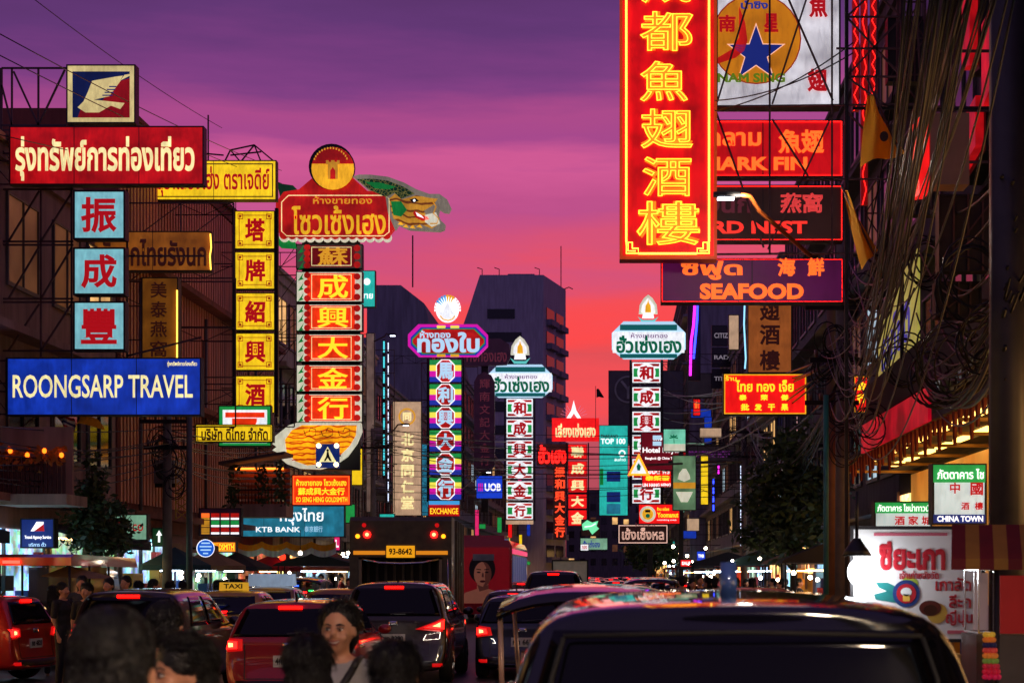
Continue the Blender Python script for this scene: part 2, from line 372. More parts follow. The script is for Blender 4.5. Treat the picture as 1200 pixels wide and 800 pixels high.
# sloping shoulder and roof house of the dark block
m = MB().prism([(-19, 19.9), (-19, 24), (-16.4, 24), (-14.6, 22.6), (-13.9, 19.9)], 131, 165); m.build('roof_house', W_blue, L5)
MB().tube([(-15.6, 132, 24), (-15.6, 132, 28)], .06).build('mast', steel2, L5)

# tower with dark window bands
t = thing('office_tower', 'tall purple grey tower with dark window bands and slanted shoulder', 'tower', (-16, 262, 0))
zt = 45.6
lv = [(0, -27), (20, -26.4), (33, -24), (41, -21.2), (zt, -19.7)]; vs = []; fs = []
for z, xl in lv: vs += [(xl, 250, z), (-10.4, 250, z if z < zt else zt), (-7.5, 263, z), (-22, 272, z), (xl, 268, z)]
for i in range(len(lv) - 1):
    for j in range(5): a = i * 5 + j; b = i * 5 + (j + 1) % 5; fs.append((a, b, b + 5, a + 5))
fs += [tuple(range(5))[::-1], tuple(range(len(vs) - 5, len(vs)))]
m = MB(); m.add(vs, fs); m.build('wall', W_tow, t)
for k in range(10):
    z = zt - 5 - k * 3.4
    MB().box(-18.6 - .15 * k, -14.6 + (k % 3), 249.9, 249.997, z - 1.4, z).build('window', glassd, t)
d = Vector((2.9, 13, 0)).normalized(); nrm = Vector((13, -2.9, 0)).normalized()
for k in range(11):
    z = zt - 4.5 - k * 3.5
    for u in (1.6, 7.2):
        p0 = Vector((-10.4, 250, 0)) + d * u; p1 = p0 + d * 4.4
        m = MB(); m.prismz([(q.x, q.y) for q in (p0 + nrm * .01, p1 + nrm * .01, p1 + nrm * .1, p0 + nrm * .1)], z - 1.8, z); w = m.build('window', glassd, t)
        m = MB(); m.prismz([(q.x, q.y) for q in (p0 + nrm * .02, p1 + nrm * .02, p1 + nrm * .9, p0 + nrm * .9)], z - 2.6, z - 1.75); m.build('balcony', W_blue, w)
MB().box(-16, -12, 256, 262, zt + .01, zt + 1.2).build('roof_house', W_blue, t)
for x in (-19.4, -16.9, -11): MB().tube([(x, 250.4, zt - .1), (x, 250.4, zt + .9), (x - .7, 250.2, zt + 1.1)], .07).build('floodlight', steel2, t)
MB().tube([(-8.2, 262, zt - .1), (-8.2, 262, zt + 6.5)], .08).build('mast', steel2, t); MB().tube([(-8.0, 262.5, zt - .1), (-7.0, 262.5, zt + .3), (-6.4, 262.5, zt)], .08).build('floodlight', steel2, t)
# blocks that close the bend of the street
for (x0, x1, Y, h, wm, lb) in ((-12, 1.5, 425, 22, W_dark, 'far dark block closing the bend of the street'), (1.6, 14, 440, 26, W_grey, 'far grey block closing the street behind the white lotus sign'), (-40, -22, 300, 30, W_blue, 'far block beside the tower'), (14.1, 40, 430, 20, W_dark, 'far low block behind the watch boards building')):
    t = thing('city_block', lb, 'building', ((x0 + x1) / 2, Y + 10, 0))
    MB().box(x0, x1, Y, Y + 30, -.1, h).build('wall', wm, t)
    MB().box(x0 - .2, x1 + .2, Y - .2, Y + 30.2, h + .01, h + .8).build('parapet', wm, t)
    n = int((x1 - x0) / 2.6)
    for f in range(int(h / 3.4) - 1):
        for i in range(n):
            xx = x0 + (i + .25) * (x1 - x0) / n; rr = random.random()
            MB().box(xx, xx + 1.3, Y - .06, Y - .004, 4 + f * 3.4, 5.7 + f * 3.4).build('window', litw if rr < .08 else litd if rr < .2 else glassd, t)

# ---------------------------------------------------------------- trees
leafm = mat('street tree leaves', (72, 92, 50), .55, var=.5, scale=1.0)
bark = mat('bark', (70, 58, 48), .9, var=.4, scale=5)
def tree(label, x, y, h, blobs, seed, n=2600, leaf=.17, tr=.11):
    rnd = random.Random(seed)
    t = thing('street_tree', label, 'tree', (x, y, .14))
    m = MB()
    top = Vector((x + rnd.uniform(-.1, .1), y, h * .55))
    m.tube([(x, y, .1), (x + .05, y, h * .3), top], [tr, tr * .8, tr * .55], 8)
    for (bx_, by, bz, rx, rz) in blobs:
        c = Vector((x + bx_, y + by, bz)); mid = (top + c) / 2 + Vector((0, 0, .2))
        m.tube([(x + .04, y, h * .34), mid, c], [tr * .6, tr * .35, tr * .12], 6)
    m.build('trunk', bark, t, True)
    m = MB(); tot = sum(b[3] ** 2 * b[4] for b in blobs)
    for (bx_, by, bz, rx, rz) in blobs:
        k = int(n * rx ** 2 * rz / tot)
        tw = [Vector((rnd.gauss(0, 1), rnd.gauss(0, 1), rnd.gauss(0, 1))).normalized() * rnd.uniform(.35, 1.05) for _ in range(max(6, k // 22))]
        for i in range(k):
            w = tw[i % len(tw)]
            c = Vector((x + bx_ + w.x * rx, y + by + w.y * rx, bz + w.z * rz)) + Vector((rnd.gauss(0, .17), rnd.gauss(0, .17), rnd.gauss(0, .13))) * (rx + .35)
            u = Vector((rnd.gauss(0, 1), rnd.gauss(0, 1), rnd.gauss(-.3, .6))).normalized(); v = u.cross(Vector((rnd.gauss(0, 1), rnd.gauss(0, 1), rnd.gauss(0, 1)))).normalized()
            L = leaf * rnd.uniform(.6, 1.3)
            m.add([c - u * L, c + v * L * .42, c + u * L, c - v * L * .42], [(0, 1, 2, 3)])
    m.build('crown', leafm, t)
    return t
c = W(108, 640, 40)
tree('dark conical street tree below the blue travel sign', -12.15, 40, 5, [(0, 0, 2.9, .62, .6), (.35, 0, 2.7, .5, .45), (-.2, .1, 3.4, .45, .6), (0, 0, 3.9, .32, .5), (-.1, 0, 4.4, .18, .35), (.4, 0, 3.2, .3, .4)], 3, 2600, .1)
tree('big dark leafy tree beside the utility poles', 5.0, 48, 6.2, [(0, 0, 3.3, 1.1, .9), (-.7, .2, 3.0, .8, .7), (.5, 0, 4.2, .9, .9), (-.5, 0, 4.5, .7, .8), (.1, .1, 5.4, .7, .8), (-.9, 0, 3.8, .5, .5)], 5, 4200, .14)
tree('far small bushy tree at the bend of the street', 2.6, 112, 5, [(0, 0, 3.3, 1.5, 1.0), (-1.1, 0, 3.0, .9, .7), (1.0, 0, 3.1, 1.0, .8)], 8, 1600, .24)
tree('slim small tree at the kerb behind the umbrellas', -10.6, 84, 4, [(0, 0, 3.2, .6, .7), (.2, 0, 3.9, .4, .5)], 9, 700, .15)
# ---------------------------------------------------------------- signs: lit faces and lettering
F_red = lightbox('red lit acrylic', (176, 12, 18), .95); F_cyan = lightbox('pale cyan lit acrylic', (128, 196, 206), .8, .2); F_blue = lightbox('blue lit acrylic', (18, 52, 168), .9)
F_yel = lightbox('yellow lit acrylic', (246, 204, 28), .95, .22); F_gold = lightbox('dim gold acrylic', (190, 110, 34), .32); F_gold2 = lightbox('dim ochre acrylic', (170, 106, 30), .22)
F_orange = lightbox('orange red lit acrylic', (240, 52, 14), .95, .35); F_white = lightbox('white lit acrylic', (236, 240, 244), 1., .12); F_teal = lightbox('teal lit acrylic', (40, 130, 160), .7)
F_teal2 = lightbox('sea green lit acrylic', (40, 190, 176), .8, .2); F_green = lightbox('green lit acrylic', (30, 150, 70), .8, .2); F_scarlet = lightbox('scarlet lit acrylic', (236, 20, 20), 1., .2)
F_beige = lightbox('beige lit acrylic', (196, 160, 128), .8, .3); F_purple = lightbox('purple lit acrylic', (84, 16, 70), .6, .3); F_brown = lightbox('faint glow brown acrylic', (62, 34, 28), .25)  # unlit brown boards carry a faint glow of their own
F_navy = lightbox('navy lit acrylic', (18, 40, 110), .7, .3); F_pink = lightbox('pink lit acrylic', (230, 40, 110), .9, .2); F_mint = lightbox('mint lit acrylic', (130, 180, 150), .7, .3)
F_dim = lightbox('faint glow plum acrylic', (58, 28, 50), .18)  # unlit plum boards get a faint glow in their colour
T_cream = glow('cream letters', (246, 232, 164), 1.05, .2); T_red = glow('backlit red letters', (176, 12, 22), .7); T_white = glow('white letters', (245, 245, 245), 1.05); T_yel = glow('yellow letters', (255, 212, 40), 1.05)
T_brown = glow('dark brown letters', (70, 26, 20), .25); T_green = glow('backlit green letters', (0, 112, 78), .55); T_lblue = glow('pale blue letters', (176, 214, 238), .85); T_orange = glow('orange letters', (255, 110, 40), 1.0)
T_purple = glow('purple letters', (110, 40, 120), .5); T_blue = glow('blue letters', (40, 56, 150), .6); T_dim = glow('dim red letters', (120, 50, 66), .3); T_gold2 = glow('rich gold letters', (244, 186, 34), .95, .3); T_gold = glow('gold letters', (226, 160, 40), .7)
N_or = glow('orange neon tube', (255, 128, 40), 3.2); N_yel = glow('yellow neon tube', (255, 206, 70), 3.0); N_red = glow('red neon tube', (255, 28, 24), 3.0); N_white = glow('white neon tube', (255, 236, 210), 2.6)
N_pink = glow('magenta neon tube', (226, 40, 210), 2.4); N_blue = glow('blue neon tube', (50, 70, 255), 3.0)
D_green = glow('leaf green enamel', (16, 140, 60), .6, .2); D_dgreen = glow('dark green enamel', (10, 66, 36), .35, .3); D_cream = glow('cream enamel', (228, 226, 200), .75, .2); D_gold = glow('gold enamel', (216, 150, 40), .75, .3)
D_red = glow('red enamel', (190, 24, 18), .85, .6); D_amber = glow('amber enamel', (244, 176, 34), .95, .25); D_mag = glow('magenta enamel', (206, 20, 160), .85); D_lime = glow('lime enamel', (240, 226, 80), .85); D_bl = glow('royal blue enamel', (34, 50, 160), .8)
D_black = mat('black line enamel', (20, 12, 12), .5, var=0)
def PP(pts, Y): return [(W(a, b, Y).x, W(a, b, Y).z) for a, b in pts]
def plate(parent, pts, Y, th, m, name): return MB().prism(PP(pts, Y), Y - th, Y).build(name, m, parent)
def pdisc(parent, cx, cy, r, Y, th, m, name, ry=None):
    a = W(cx, cy, Y); k = Y / FPX; return MB().disc(a.x, a.z, r * k, Y - th, Y, mi=0, rz=(ry or r) * k).build(name, m, parent)
def pbox(parent, r, Y, th, m, name): x0, x1, z0, z1 = rct(r, Y); return MB().box(x0, x1, Y - th, Y, z0, z1).build(name, m, parent)
def pline(parent, pts, Y, w, m, name):
    return MB().tube([(W(a, b, Y).x, Y, W(a, b, Y).z) for a, b in pts], w * Y / FPX, 5).build(name, m, parent)

# --- travel agency group on the near left frame
sign('long red light box with cream Thai lettering under the bird emblem box', (11, 148, 239, 217), 38.6, F_red, [("รุ่งทรัพย์การท่องเที่ยว", (18, 160, 228, 212), T_cream, .03)], wall=FL - .3)
t = sign('square cream emblem box with white bird on blue and red', (78, 76, 159, 145), 38.9, glow('butter enamel', (226, 206, 138), .8, .3), [], name='emblem_sign')
Y = 38.87
pbox(t, (85, 84, 152, 138), Y, .004, glow('deep navy enamel', (12, 30, 84), .6, .4), 'emblem_ground')
plate(t, [(152, 92), (152, 138), (91, 138), (97, 122), (120, 118), (138, 96)], Y - .005, .004, glow('dark crimson enamel', (150, 12, 20), .7, .4), 'emblem_field')
plate(t, [(108, 95), (119, 93), (136, 90), (144, 89), (140, 96), (146, 88), (152, 87), (152, 89), (142, 94), (128, 113), (110, 117), (146, 121), (141, 128), (130, 124), (116, 132), (100, 132), (91, 126), (98, 119), (103, 108)], Y - .01, .004, glow('butter enamel', (226, 206, 138), .8, .3), 'bird')
for k in range(4): pbox(t, (121 + k * 2.6 - 1, 101 + (3 - k) * 3.4, 132 + k * 1.5, 102.4 + (3 - k) * 3.4), Y - .015, .003, F_navy, 'wing_bar')
for ch, (a, b) in zip("振成豐", ((223, 281), (290, 346), (353, 411))):
    nm = {'振': 'topmost cyan box of the three in a column, one red character, below red box', '成': 'middle cyan box of the three in a column with one red character', '豐': 'lowest cyan box of the three in a column, above the blue travel sign'}[ch]
    sign(nm, (86, a, 147, b), 38.6, F_cyan, [(ch, (95, a + 8, 137, b - 8), T_red, .028)], group='cyan character boxes in one column', edge=.04)
sign('long blue light box with cream Latin capitals over the tree', (8, 419, 236, 487), 38.6, F_blue, [("ROONGSARP TRAVEL", (15, 439, 226, 466), T_cream, .012), ("รุ่งทรัพย์การท่องเที่ยว", (196, 423, 231, 430), T_cream, .02)], wall=FL - .3)
t = thing('sign_truss', 'rusty welded steel truss holding the travel signs off the wall', 'truss', (W(20, 300, 39.1).x, 39.1, 5.4))
m = MB(); Y = 39.1
for a, b in (((2, 80), (80, 80)), ((2, 147), (78, 147)), ((2, 80), (2, 420)), ((48, 222), (48, 418)), ((2, 222), (86, 222)), ((2, 283), (86, 283)), ((2, 287), (86, 287)), ((2, 350), (86, 350)), ((2, 354), (86, 354)), ((2, 411), (86, 411)),
             ((45, 80), (45, 147)), ((14, 80), (14, 147)), ((16, 84), (45, 147)), ((45, 147), (76, 82)), ((14, 147), (2, 100)), ((10, 283), (46, 224)), ((48, 283), (84, 226)), ((10, 350), (46, 289)), ((48, 350), (84, 290)), ((10, 411), (46, 356)), ((48, 411), (84, 356)), ((0, 80), (0, 500)),
             ((149, 222), (149, 420)), ((84, 147), (84, 420)), ((149, 300), (240, 300)), ((149, 417), (236, 395))):
    m.bar(W(*a, Y), W(*b, Y), .028)
m.build('truss_bars', steel, t)
# --- wine sign group
sign('long yellow light box with red Thai lettering behind the red box', (177, 188, 324, 235), 52, F_yel, [("สุราเสียงเฮ่ง ตราเจดีย์", (184, 195, 316, 230), T_red, .022)], border=(T_brown, .1, .03), wall=FL)
sign('dim orange board with brown Thai lettering behind the cyan boxes', (110, 271, 248, 318), 46, F_gold, [("รังนกไทยรังนก", (118, 280, 242, 312), T_brown, .03)], wall=FL - .2)
t = sign('dim ochre upright board with four brown Chinese characters and yellow neon edge', (166, 325, 209, 430), 46, F_gold2, wall=FL - .2)
for i, ch in enumerate("美泰燕窩"): plet(t, ch, (176, 330 + i * 23, 196, 349 + i * 23), 45.98, T_brown, .02)
for e in (t,):
    pline(e, [(207.5, 340), (207.5, 420)], 45.95, .9, N_yel, 'neon_tube')
pl = thing('neon_strip', 'crooked yellow and red neon strip at the end of the orange board', 'neon', W(247, 318, 45.9))
pline(pl, [(246.5, 274), (247.5, 290), (246, 300), (247, 316)], 45.9, .8, N_yel, 'neon_tube')

def column(label, x0, x1, rows, Y, deco, name='vertical_sign', posts=True, wall=None, depth=.3, top=None, group=None):
    """upright sign of separate lit boxes on two posts; deco(parent, rect, char) paints one box"""
    z0 = W(0, rows[-1][1], Y).z; a, b = W(x0, 0, Y).x, W(x1, 0, Y).x; zt = W(0, rows[0][0], Y).z
    t = thing(name, label, 'sign', ((a + b) / 2, Y, z0), group)
    k = Y / FPX
    if posts:
        m = MB()
        for x in (a - 1.5 * k, b + 1.5 * k): m.box(x - .05, x + .05, Y + .05, Y + .2, z0 - .1, zt + .1)
        if wall is not None:
            side = a if abs(wall - a) < abs(wall - b) else b
            zz = z0 + .3
            while zz < zt: arm(m, wall, side, zz, Y + .16, .45, .7, .02); zz += (zt - z0) / 3.2
        m.build('support_frame', steel2, t)
    for (ya, yb, ch) in rows:
        x, X, z, Z = rct((x0, ya, x1, yb), Y)
        p = MB().box(x, X, Y, Y + depth, z, Z).frame(x, X, z, Z, .6 * k, Y - .03, Y).build('panel', black, t)
        deco(p, (x0, ya, x1, yb), ch, Y)
    return t
def d_wine(p, r, ch, Y):
    x0, y0, x1, y1 = r
    pbox(p, (x0 + 1, y0 + 1, x1 - 1, y1 - 1), Y - .002, .006, F_yel, 'panel_face')
    m = MB(); k = Y / FPX
    X0, X1, Z0, Z1 = rct((x0 + 5, y0 + 5, x1 - 5, y1 - 5), Y); m.frame(X0, X1, Z0, Z1, .8 * k, Y - .015, Y - .009)
    for cx in (X0 + 1.8 * k, X1 - 1.8 * k):
        for cz in (Z0 + 1.8 * k, Z1 - 1.8 * k):
            m.frame(cx - 3.2 * k, cx + 3.2 * k, cz - 3.2 * k, cz + 3.2 * k, .8 * k, Y - .018, Y - .0155); m.disc(cx, cz, 1.3 * k, Y - .018, Y - .0155, 8)
    m.build('corner_border', glow('brick red line', (170, 66, 20), .5), p)
    plet(p, ch, (x0 + 12, y0 + 9, x1 - 11, y1 - 9), Y - .012, T_red, .035)
column('upright column of five yellow boxes with red Chinese characters and corner scrolls', 275, 322, [(247, 292, '塔'), (295, 339, '牌'), (343, 387, '紹'), (390, 434, '興'), (440, 484, '酒')], 54, d_wine, wall=FL)
t = sign('small convenience store box, green white and red, behind the yellow company board', (256, 475, 318, 523), 52.6, F_green, [], depth=.2)
pbox(t, (261, 480, 313, 519), 52.58, .006, F_white, 'white_field'); pbox(t, (264, 483, 310, 489), 52.57, .006, F_orange, 'red_band')
plate(t, [(272, 490), (301, 490), (301, 494), (290, 517), (281, 517), (288, 497), (272, 497)], 52.57, .006, F_orange, 'numeral')
sign('low yellow company board with brown Thai lettering', (229, 497, 320, 518), 52, F_yel, [("บริษัท ดีไทย จำกัด", (236, 500, 314, 516), T_brown, .03)], border=(T_brown, .05, .02), wall=FL)

# --- dragon gold shop sign
Y = 60.0; k = Y / FPX
t = thing('dragon_sign', 'great red and gold shop sign with a dragon head, six character boxes and round medallion', 'sign', (W(386, 0, Y).x, Y, W(0, 552, Y).z))
MB().box(*(W(352, 0, Y).x, W(420, 0, Y).x), Y + .3, Y + .5, W(0, 550, Y).z, W(0, 230, Y).z).build('post', steel2, t)
m = MB()
for yy in (310, 390, 470, 540): arm(m, FL, W(350, 0, Y).x, W(0, yy, Y).z, Y + .4, .5, .6, .02)
m.build('support_frame', steel2, t)
D_bone = glow('bone enamel', (150, 140, 122), .55, .3)
def scaled(name, a, b, sc, s_):
    m = glow(name, a, s_, .4)
    t_ = m.node_tree; b_ = t_.nodes['Principled BSDF']; tx = t_.nodes.new('ShaderNodeTexCoord'); v = t_.nodes.new('ShaderNodeTexVoronoi'); v.feature = 'DISTANCE_TO_EDGE'; v.inputs['Scale'].default_value = sc
    t_.links.new(tx.outputs['Object'], v.inputs['Vector']); r = t_.nodes.new('ShaderNodeValToRGB'); t_.links.new(v.outputs[0], r.inputs[0]); e = r.color_ramp.elements; e[0].position = .03; e[1].position = .09; e[0].color = lin(*b); e[1].color = lin(*a)
    t_.links.new(r.outputs[0], b_.inputs['Emission Color']); t_.links.new(r.outputs[0], b_.inputs['Base Color']); return m
def wavy(name, a, b, sc, s_):
    m = scaled(name, a, b, sc, s_); t_ = m.node_tree; v = next(n for n in t_.nodes if n.type == 'TEX_VORONOI'); r = next(n for n in t_.nodes if n.type == 'VALTORGB'); tx = t_.nodes.new('ShaderNodeTexCoord')
    w = t_.nodes.new('ShaderNodeTexWave'); w.bands_direction = 'Z'; w.inputs['Scale'].default_value = sc; w.inputs['Distortion'].default_value = 7; w.inputs['Detail'].default_value = 1.5; w.inputs['Detail Scale'].default_value = 1.1
    t_.links.new(tx.outputs['Object'], w.inputs['Vector']); t_.links.new(w.outputs['Fac'], r.inputs[0]); r.color_ramp.elements[0].position = .08; r.color_ramp.elements[1].position = .3; return m
dr = plate(t, [(415, 209), (422, 207), (436, 207), (456, 209.5), (474, 216), (489, 224), (504, 229.5), (516, 229.5), (525, 236), (529.5, 245.5), (526.5, 251), (520.5, 250), (516, 247), (514.5, 253), (517.5, 260.5), (522.6, 265), (521.5, 270.5), (516, 272.5), (498, 271.6), (480, 270.4), (468, 265), (464, 271), (456, 252), (453, 232), (432, 224)], Y, .3, D_bone, 'dragon_head')
plate(dr, [(418, 210), (436, 209.5), (455, 212), (473, 219), (486, 227), (470, 233), (462, 226), (452, 231), (434, 223)], Y - .302, .01, scaled('dragon green scales', (8, 60, 34), (150, 150, 70), 9, .5), 'crest')
plate(dr, [(428, 213), (445, 214), (464, 219), (456, 222), (440, 221)], Y - .314, .01, D_green, 'crest_scale')
plate(dr, [(456, 233), (463, 227), (471, 234), (488, 229), (503, 232), (513, 233), (508, 240), (497, 247), (500, 255), (512, 264), (506, 268), (494, 263), (482, 265), (470, 262), (461, 256), (458, 245)], Y - .302, .01, wavy('dragon gold hide', (214, 150, 44), (120, 60, 20), 1.2, .75), 'muzzle')
plate(dr, [(458, 236), (470, 236), (477, 246), (470, 254), (461, 252)], Y - .314, .01, D_green, 'cheek')
plate(dr, [(486, 247), (494, 252), (501, 254), (503, 257), (495, 259), (487, 255), (484, 250)], Y - .314, .01, D_red, 'mouth')
plate(dr, [(487, 248.5), (494, 252.5), (497, 256), (489, 253)], Y - .326, .008, T_white, 'teeth')
plate(dr, [(480, 234), (487, 232), (491, 235.5), (484, 238)], Y - .314, .01, D_black, 'eye')
pdisc(dr, 485.5, 235, 1.5, Y - .326, .006, T_white, 'pupil')
plate(dr, [(498, 252), (511, 249), (516, 262), (506, 266), (498, 260)], Y - .314, .01, D_cream, 'jaw_patch')
pline(dr, [(507, 236), (511, 242), (508, 250), (514, 256), (512, 262), (504, 262)], Y - .33, .8, D_gold, 'whisker')
for q in ((466, 263), (472, 266), (480, 267), (488, 266)): plate(dr, [q, (q[0] + 4, q[1] - 3), (q[0] + 7, q[1] + 1)], Y - .314, .01, D_amber, 'beard_tuft')
pb = plate(t, [(325, 214), (330, 216), (344, 218), (350, 224), (336, 250), (329, 232)], Y + .02, .1, D_dgreen, 'dragon_body')
plate(t, [(325, 275), (330, 281), (346, 283), (348, 292), (330, 291), (325, 286)], Y + .02, .1, D_green, 'dragon_claw')
hd = plate(t, [(352, 224), (371, 208), (412, 208), (432, 226), (455, 227), (463, 234), (463, 270), (455, 280), (333, 280), (325, 270), (325, 240), (334, 227)], Y - .005, .28, D_red, 'header_board')
m = MB()
for i in range(13):
    a = W(334 + i * 10, 279, Y); m.disc(a.x, a.z, 5.5 * k, Y - .2, Y - .01, 14)
m.build('scallop_trim', D_cream, hd)
m = MB()
for i in range(13):
    a = W(334 + i * 10, 277, Y); m.disc(a.x, a.z, 5.0 * k, Y - .24, Y - .201, 14)
m.build('scallop_edge', D_red, hd)
pline(hd, [(338, 229), (450, 229), (456, 233), (456, 272), (450, 276.5), (336, 276.5), (330, 271), (330, 237), (338, 229)], Y - .29, .55, T_cream, 'header_border')
plet(hd, "ห้างขายทอง", (367, 230, 436, 239), Y - .29, T_gold, .01); plet(hd, "โซวเซ้งเฮง", (342, 241, 452, 275), Y - .29, T_gold2, .018)
md = pdisc(t, 390, 197.5, 26.5, Y - .1, .3, black, 'medallion')
pdisc(md, 390, 197.5, 25, Y - .401, .012, D_amber, 'medallion_face')
plate(md, [(365.6, 192)] + [(390 + 25 * math.cos(R(a)), 197.5 - 25 * math.sin(R(a))) for a in range(167, 12, -12)] + [(414.4, 192)], Y - .414, .01, D_red, 'medallion_cap')
m = MB()
for i in range(15):
    a = R(158 - i * 9.6); c = W(390 + 20.5 * math.cos(a), 197.5 - 20.5 * math.sin(a), Y); m.box(c.x - .022, c.x + .022, Y - .432, Y - .425, c.z - .035, c.z + .03)
m.build('medallion_lettering', T_gold, md)
plate(md, [(384, 210), (384, 193), (382, 193), (382, 188), (385, 188), (385, 190), (388, 190), (388, 188), (392, 188), (392, 190), (395, 190), (395, 188), (398, 188), (398, 193), (396, 193), (396, 210)], Y - .426, .01, D_gold, 'gate_emblem')
plate(md, [(387, 210), (387, 200), (390, 196), (393, 200), (393, 210)], Y - .437, .008, D_red, 'gate_arch')
def d_gold(p, r, ch, Y):
    x0, y0, x1, y1 = r; k = Y / FPX; dead = ch == '蘇'
    pbox(p, (x0 + 1, y0 + 1, x1 - 1, y1 - 1), Y - .002, .006, glow('dark cream enamel', (96, 86, 76), .3) if dead else D_cream, 'panel_face')
    pbox(p, (x0 + 13, y0 + 2, x1 - 9, y1 - 2), Y - .009, .008, glow('half lit red enamel', (120, 14, 18), .7, .5) if dead else F_orange, 'red_field')
    m = MB(); n = 4
    for i in range(n):
        c = W(x0 + 13, y0 + (i + .5) * (y1 - y0) / n, Y); m.disc(c.x, c.z, 3.8 * k, Y - .0175, Y - .009, 12)
    for i in range(3):
        c = W(x1 - 6.5, y0 + (i + .5) * (y1 - y0) / 3, Y); m.disc(c.x, c.z, 4.0 * k, Y - .0175, Y - .009, 12)
    m.build('scallop_trim', D_red, p)
    for i in range(3):
        yy = y0 + i * (y1 - y0) / 3
        plate(p, [(x0 + 2, yy + 11), (x0 + 9, yy + 1), (x0 + 7, yy + 7), (x0 + 9, yy + 9)], Y - .0185, .006, D_green, 'leaf')
    X0, X1, Z0, Z1 = rct((x0 + 18, y0 + 3.5, x1 - 13, y1 - 3.5), Y)
    MB().frame(X0, X1, Z0, Z1, .7 * k, Y - .021, Y - .0176).build('field_border', T_cream, p)
    plet(p, ch, (x0 + 25, y0 + 4, x1 - 17, y1 - 4), Y - .02, T_gold if dead else T_yel, .018)
rows = [(286, 315, '蘇'), (318, 354, '成'), (356, 388, '興'), (391, 424, '大'), (427, 459, '金'), (461, 495, '行')]
for (ya, yb, ch) in rows:
    x, X, z, Z = rct((347, ya, 425, yb), Y)
    p = MB().box(x, X, Y, Y + .3, z, Z).frame(x, X, z, Z, .6 * k, Y - .03, Y).build('panel', black, t); d_gold(p, (347, ya, 425, yb), ch, Y)
tl = plate(t, [(320, 520), (324, 512), (340, 499), (350, 496), (424, 496), (425, 506), (419, 520), (408, 535), (392, 546), (376, 550), (352, 549), (338, 544), (330, 537), (332, 533), (321, 528), (326, 524)], Y, .3, D_cream, 'dragon_tail')
plate(tl, [(334, 515), (342, 504), (354, 498), (418, 498), (417, 510), (410, 522), (398, 534), (384, 543), (360, 545), (346, 540), (336, 530)], Y - .302, .01, wavy('tail gold scales', (255, 166, 16), (190, 70, 8), 1.6, 1.25), 'tail_scales')
for i in range(5):
    yy = 508 + i * 7; pline(tl, [(336 + abs(2 - i) * 3, yy + 3), (352, yy + 1.5), (366, yy + 3), (380, yy - 1), (402 - i * 2, yy - 3)], Y - .315, .5, D_red, 'scale_line')
for cx in (364, 384, 404): pline(tl, [(cx - 8, 504), (cx - 6, 510), (cx, 512), (cx + 6, 509), (cx + 6, 503), (cx, 501), (cx - 2, 506)], Y - .315, .5, T_brown, 'cloud_scroll')

sign('orange red light box with three rows of yellow lettering over the teal bank sign', (342, 556, 411, 592), 62, F_orange, [("ห้างขายทอง โซวเซ้งเฮง", (347, 561, 406, 569), T_yel, .025), ("蘇成興大金行", (349, 571, 404, 580), T_yel, .03), ("SO SENG HENG GOLDSMITH", (347, 582, 407, 588), T_yel, .02)], border=(T_orange, .05, .03), wall=FL)
sign('teal bank light box with white Thai lettering under the orange box', (262, 592, 404, 629), 64, F_teal, [("กรุงไทย", (328, 595, 379, 615), T_white, .012), ("KTB BANK", (300, 617, 352, 623), T_white, .01), ("泰京銀行", (357, 616, 378, 623), T_lblue, .0)], wall=FL)
t = sign('blue square box up the wall with a white dot beside the dragon column', (422, 317, 440, 360), 74, F_teal2, [("ขาย", (423, 344, 437, 350), T_white, .02)])
pdisc(t, 430, 330, 4, 73.97, .006, T_white, 'dot_emblem')

# --- beige pharmacy sign
t = sign('tall beige board with round seal and five pale Chinese characters', (460, 470, 494, 604), 88, F_beige, wall=FL)
for i, ch in enumerate("北京同仁堂"): plet(t, ch, (470, 507 + i * 18.5, 485, 522 + i * 18.5), 87.98, T_cream, .03)
pdisc(t, 477, 488, 10, 87.98, .01, T_gold, 'seal'); pdisc(t, 477, 488, 8, 87.965, .01, F_beige, 'seal_ring'); plet(t, "同", (472, 483, 482, 493), 87.95, T_cream, .03)

# --- rainbow octagon gold shop sign
Y = 100.0; k = Y / FPX
def d_oct(p, r, ch, Y):
    x0, y0, x1, y1 = r; c = 6; q = (y1 - y0) / 4
    pbox(p, (x0 + 1, y0 + .6, x1 - 1, y0 + q), Y - .004, .02, F_green, 'corner_band'); pbox(p, (x0 + 1, y0 + q, x1 - 1, y0 + 2 * q), Y - .004, .02, D_lime, 'corner_band')
    pbox(p, (x0 + 1, y0 + 2 * q, x1 - 1, y0 + 3 * q), Y - .004, .02, D_mag, 'corner_band'); pbox(p, (x0 + 1, y0 + 3 * q, x1 - 1, y1 - .6), Y - .004, .02, D_bl, 'corner_band')
    a, b = x0 + 9.5, x1 - 9.5
    o = lambda e: [(a + c - e, y0 + 1 - e), (b - c + e, y0 + 1 - e), (b + e, y0 + c + 1 - e), (b + e, y1 - c - 1 + e), (b - c + e, y1 - 1 + e), (a + c - e, y1 - 1 + e), (a - e, y1 - c - 1 + e), (a - e, y0 + c + 1 - e)]
    plate(p, o(.9), Y - .026, .02, T_white, 'octagon_edge'); plate(p, o(0), Y - .048, .02, D_red, 'octagon')
    plet(p, ch, (a + 1, y0 + 3.5, b - 1, y1 - 3.5), Y - .07, T_lblue, .04)
t = column('upright column of six rainbow octagon boxes with pale blue characters and red octagon header', 502.5, 541.5, [(421, 448, '馬'), (449.5, 475, '利'), (476.5, 502, '興'), (503.5, 529, '大'), (530.5, 556.5, '金'), (558, 585.5, '行')], Y, d_oct, wall=FL)
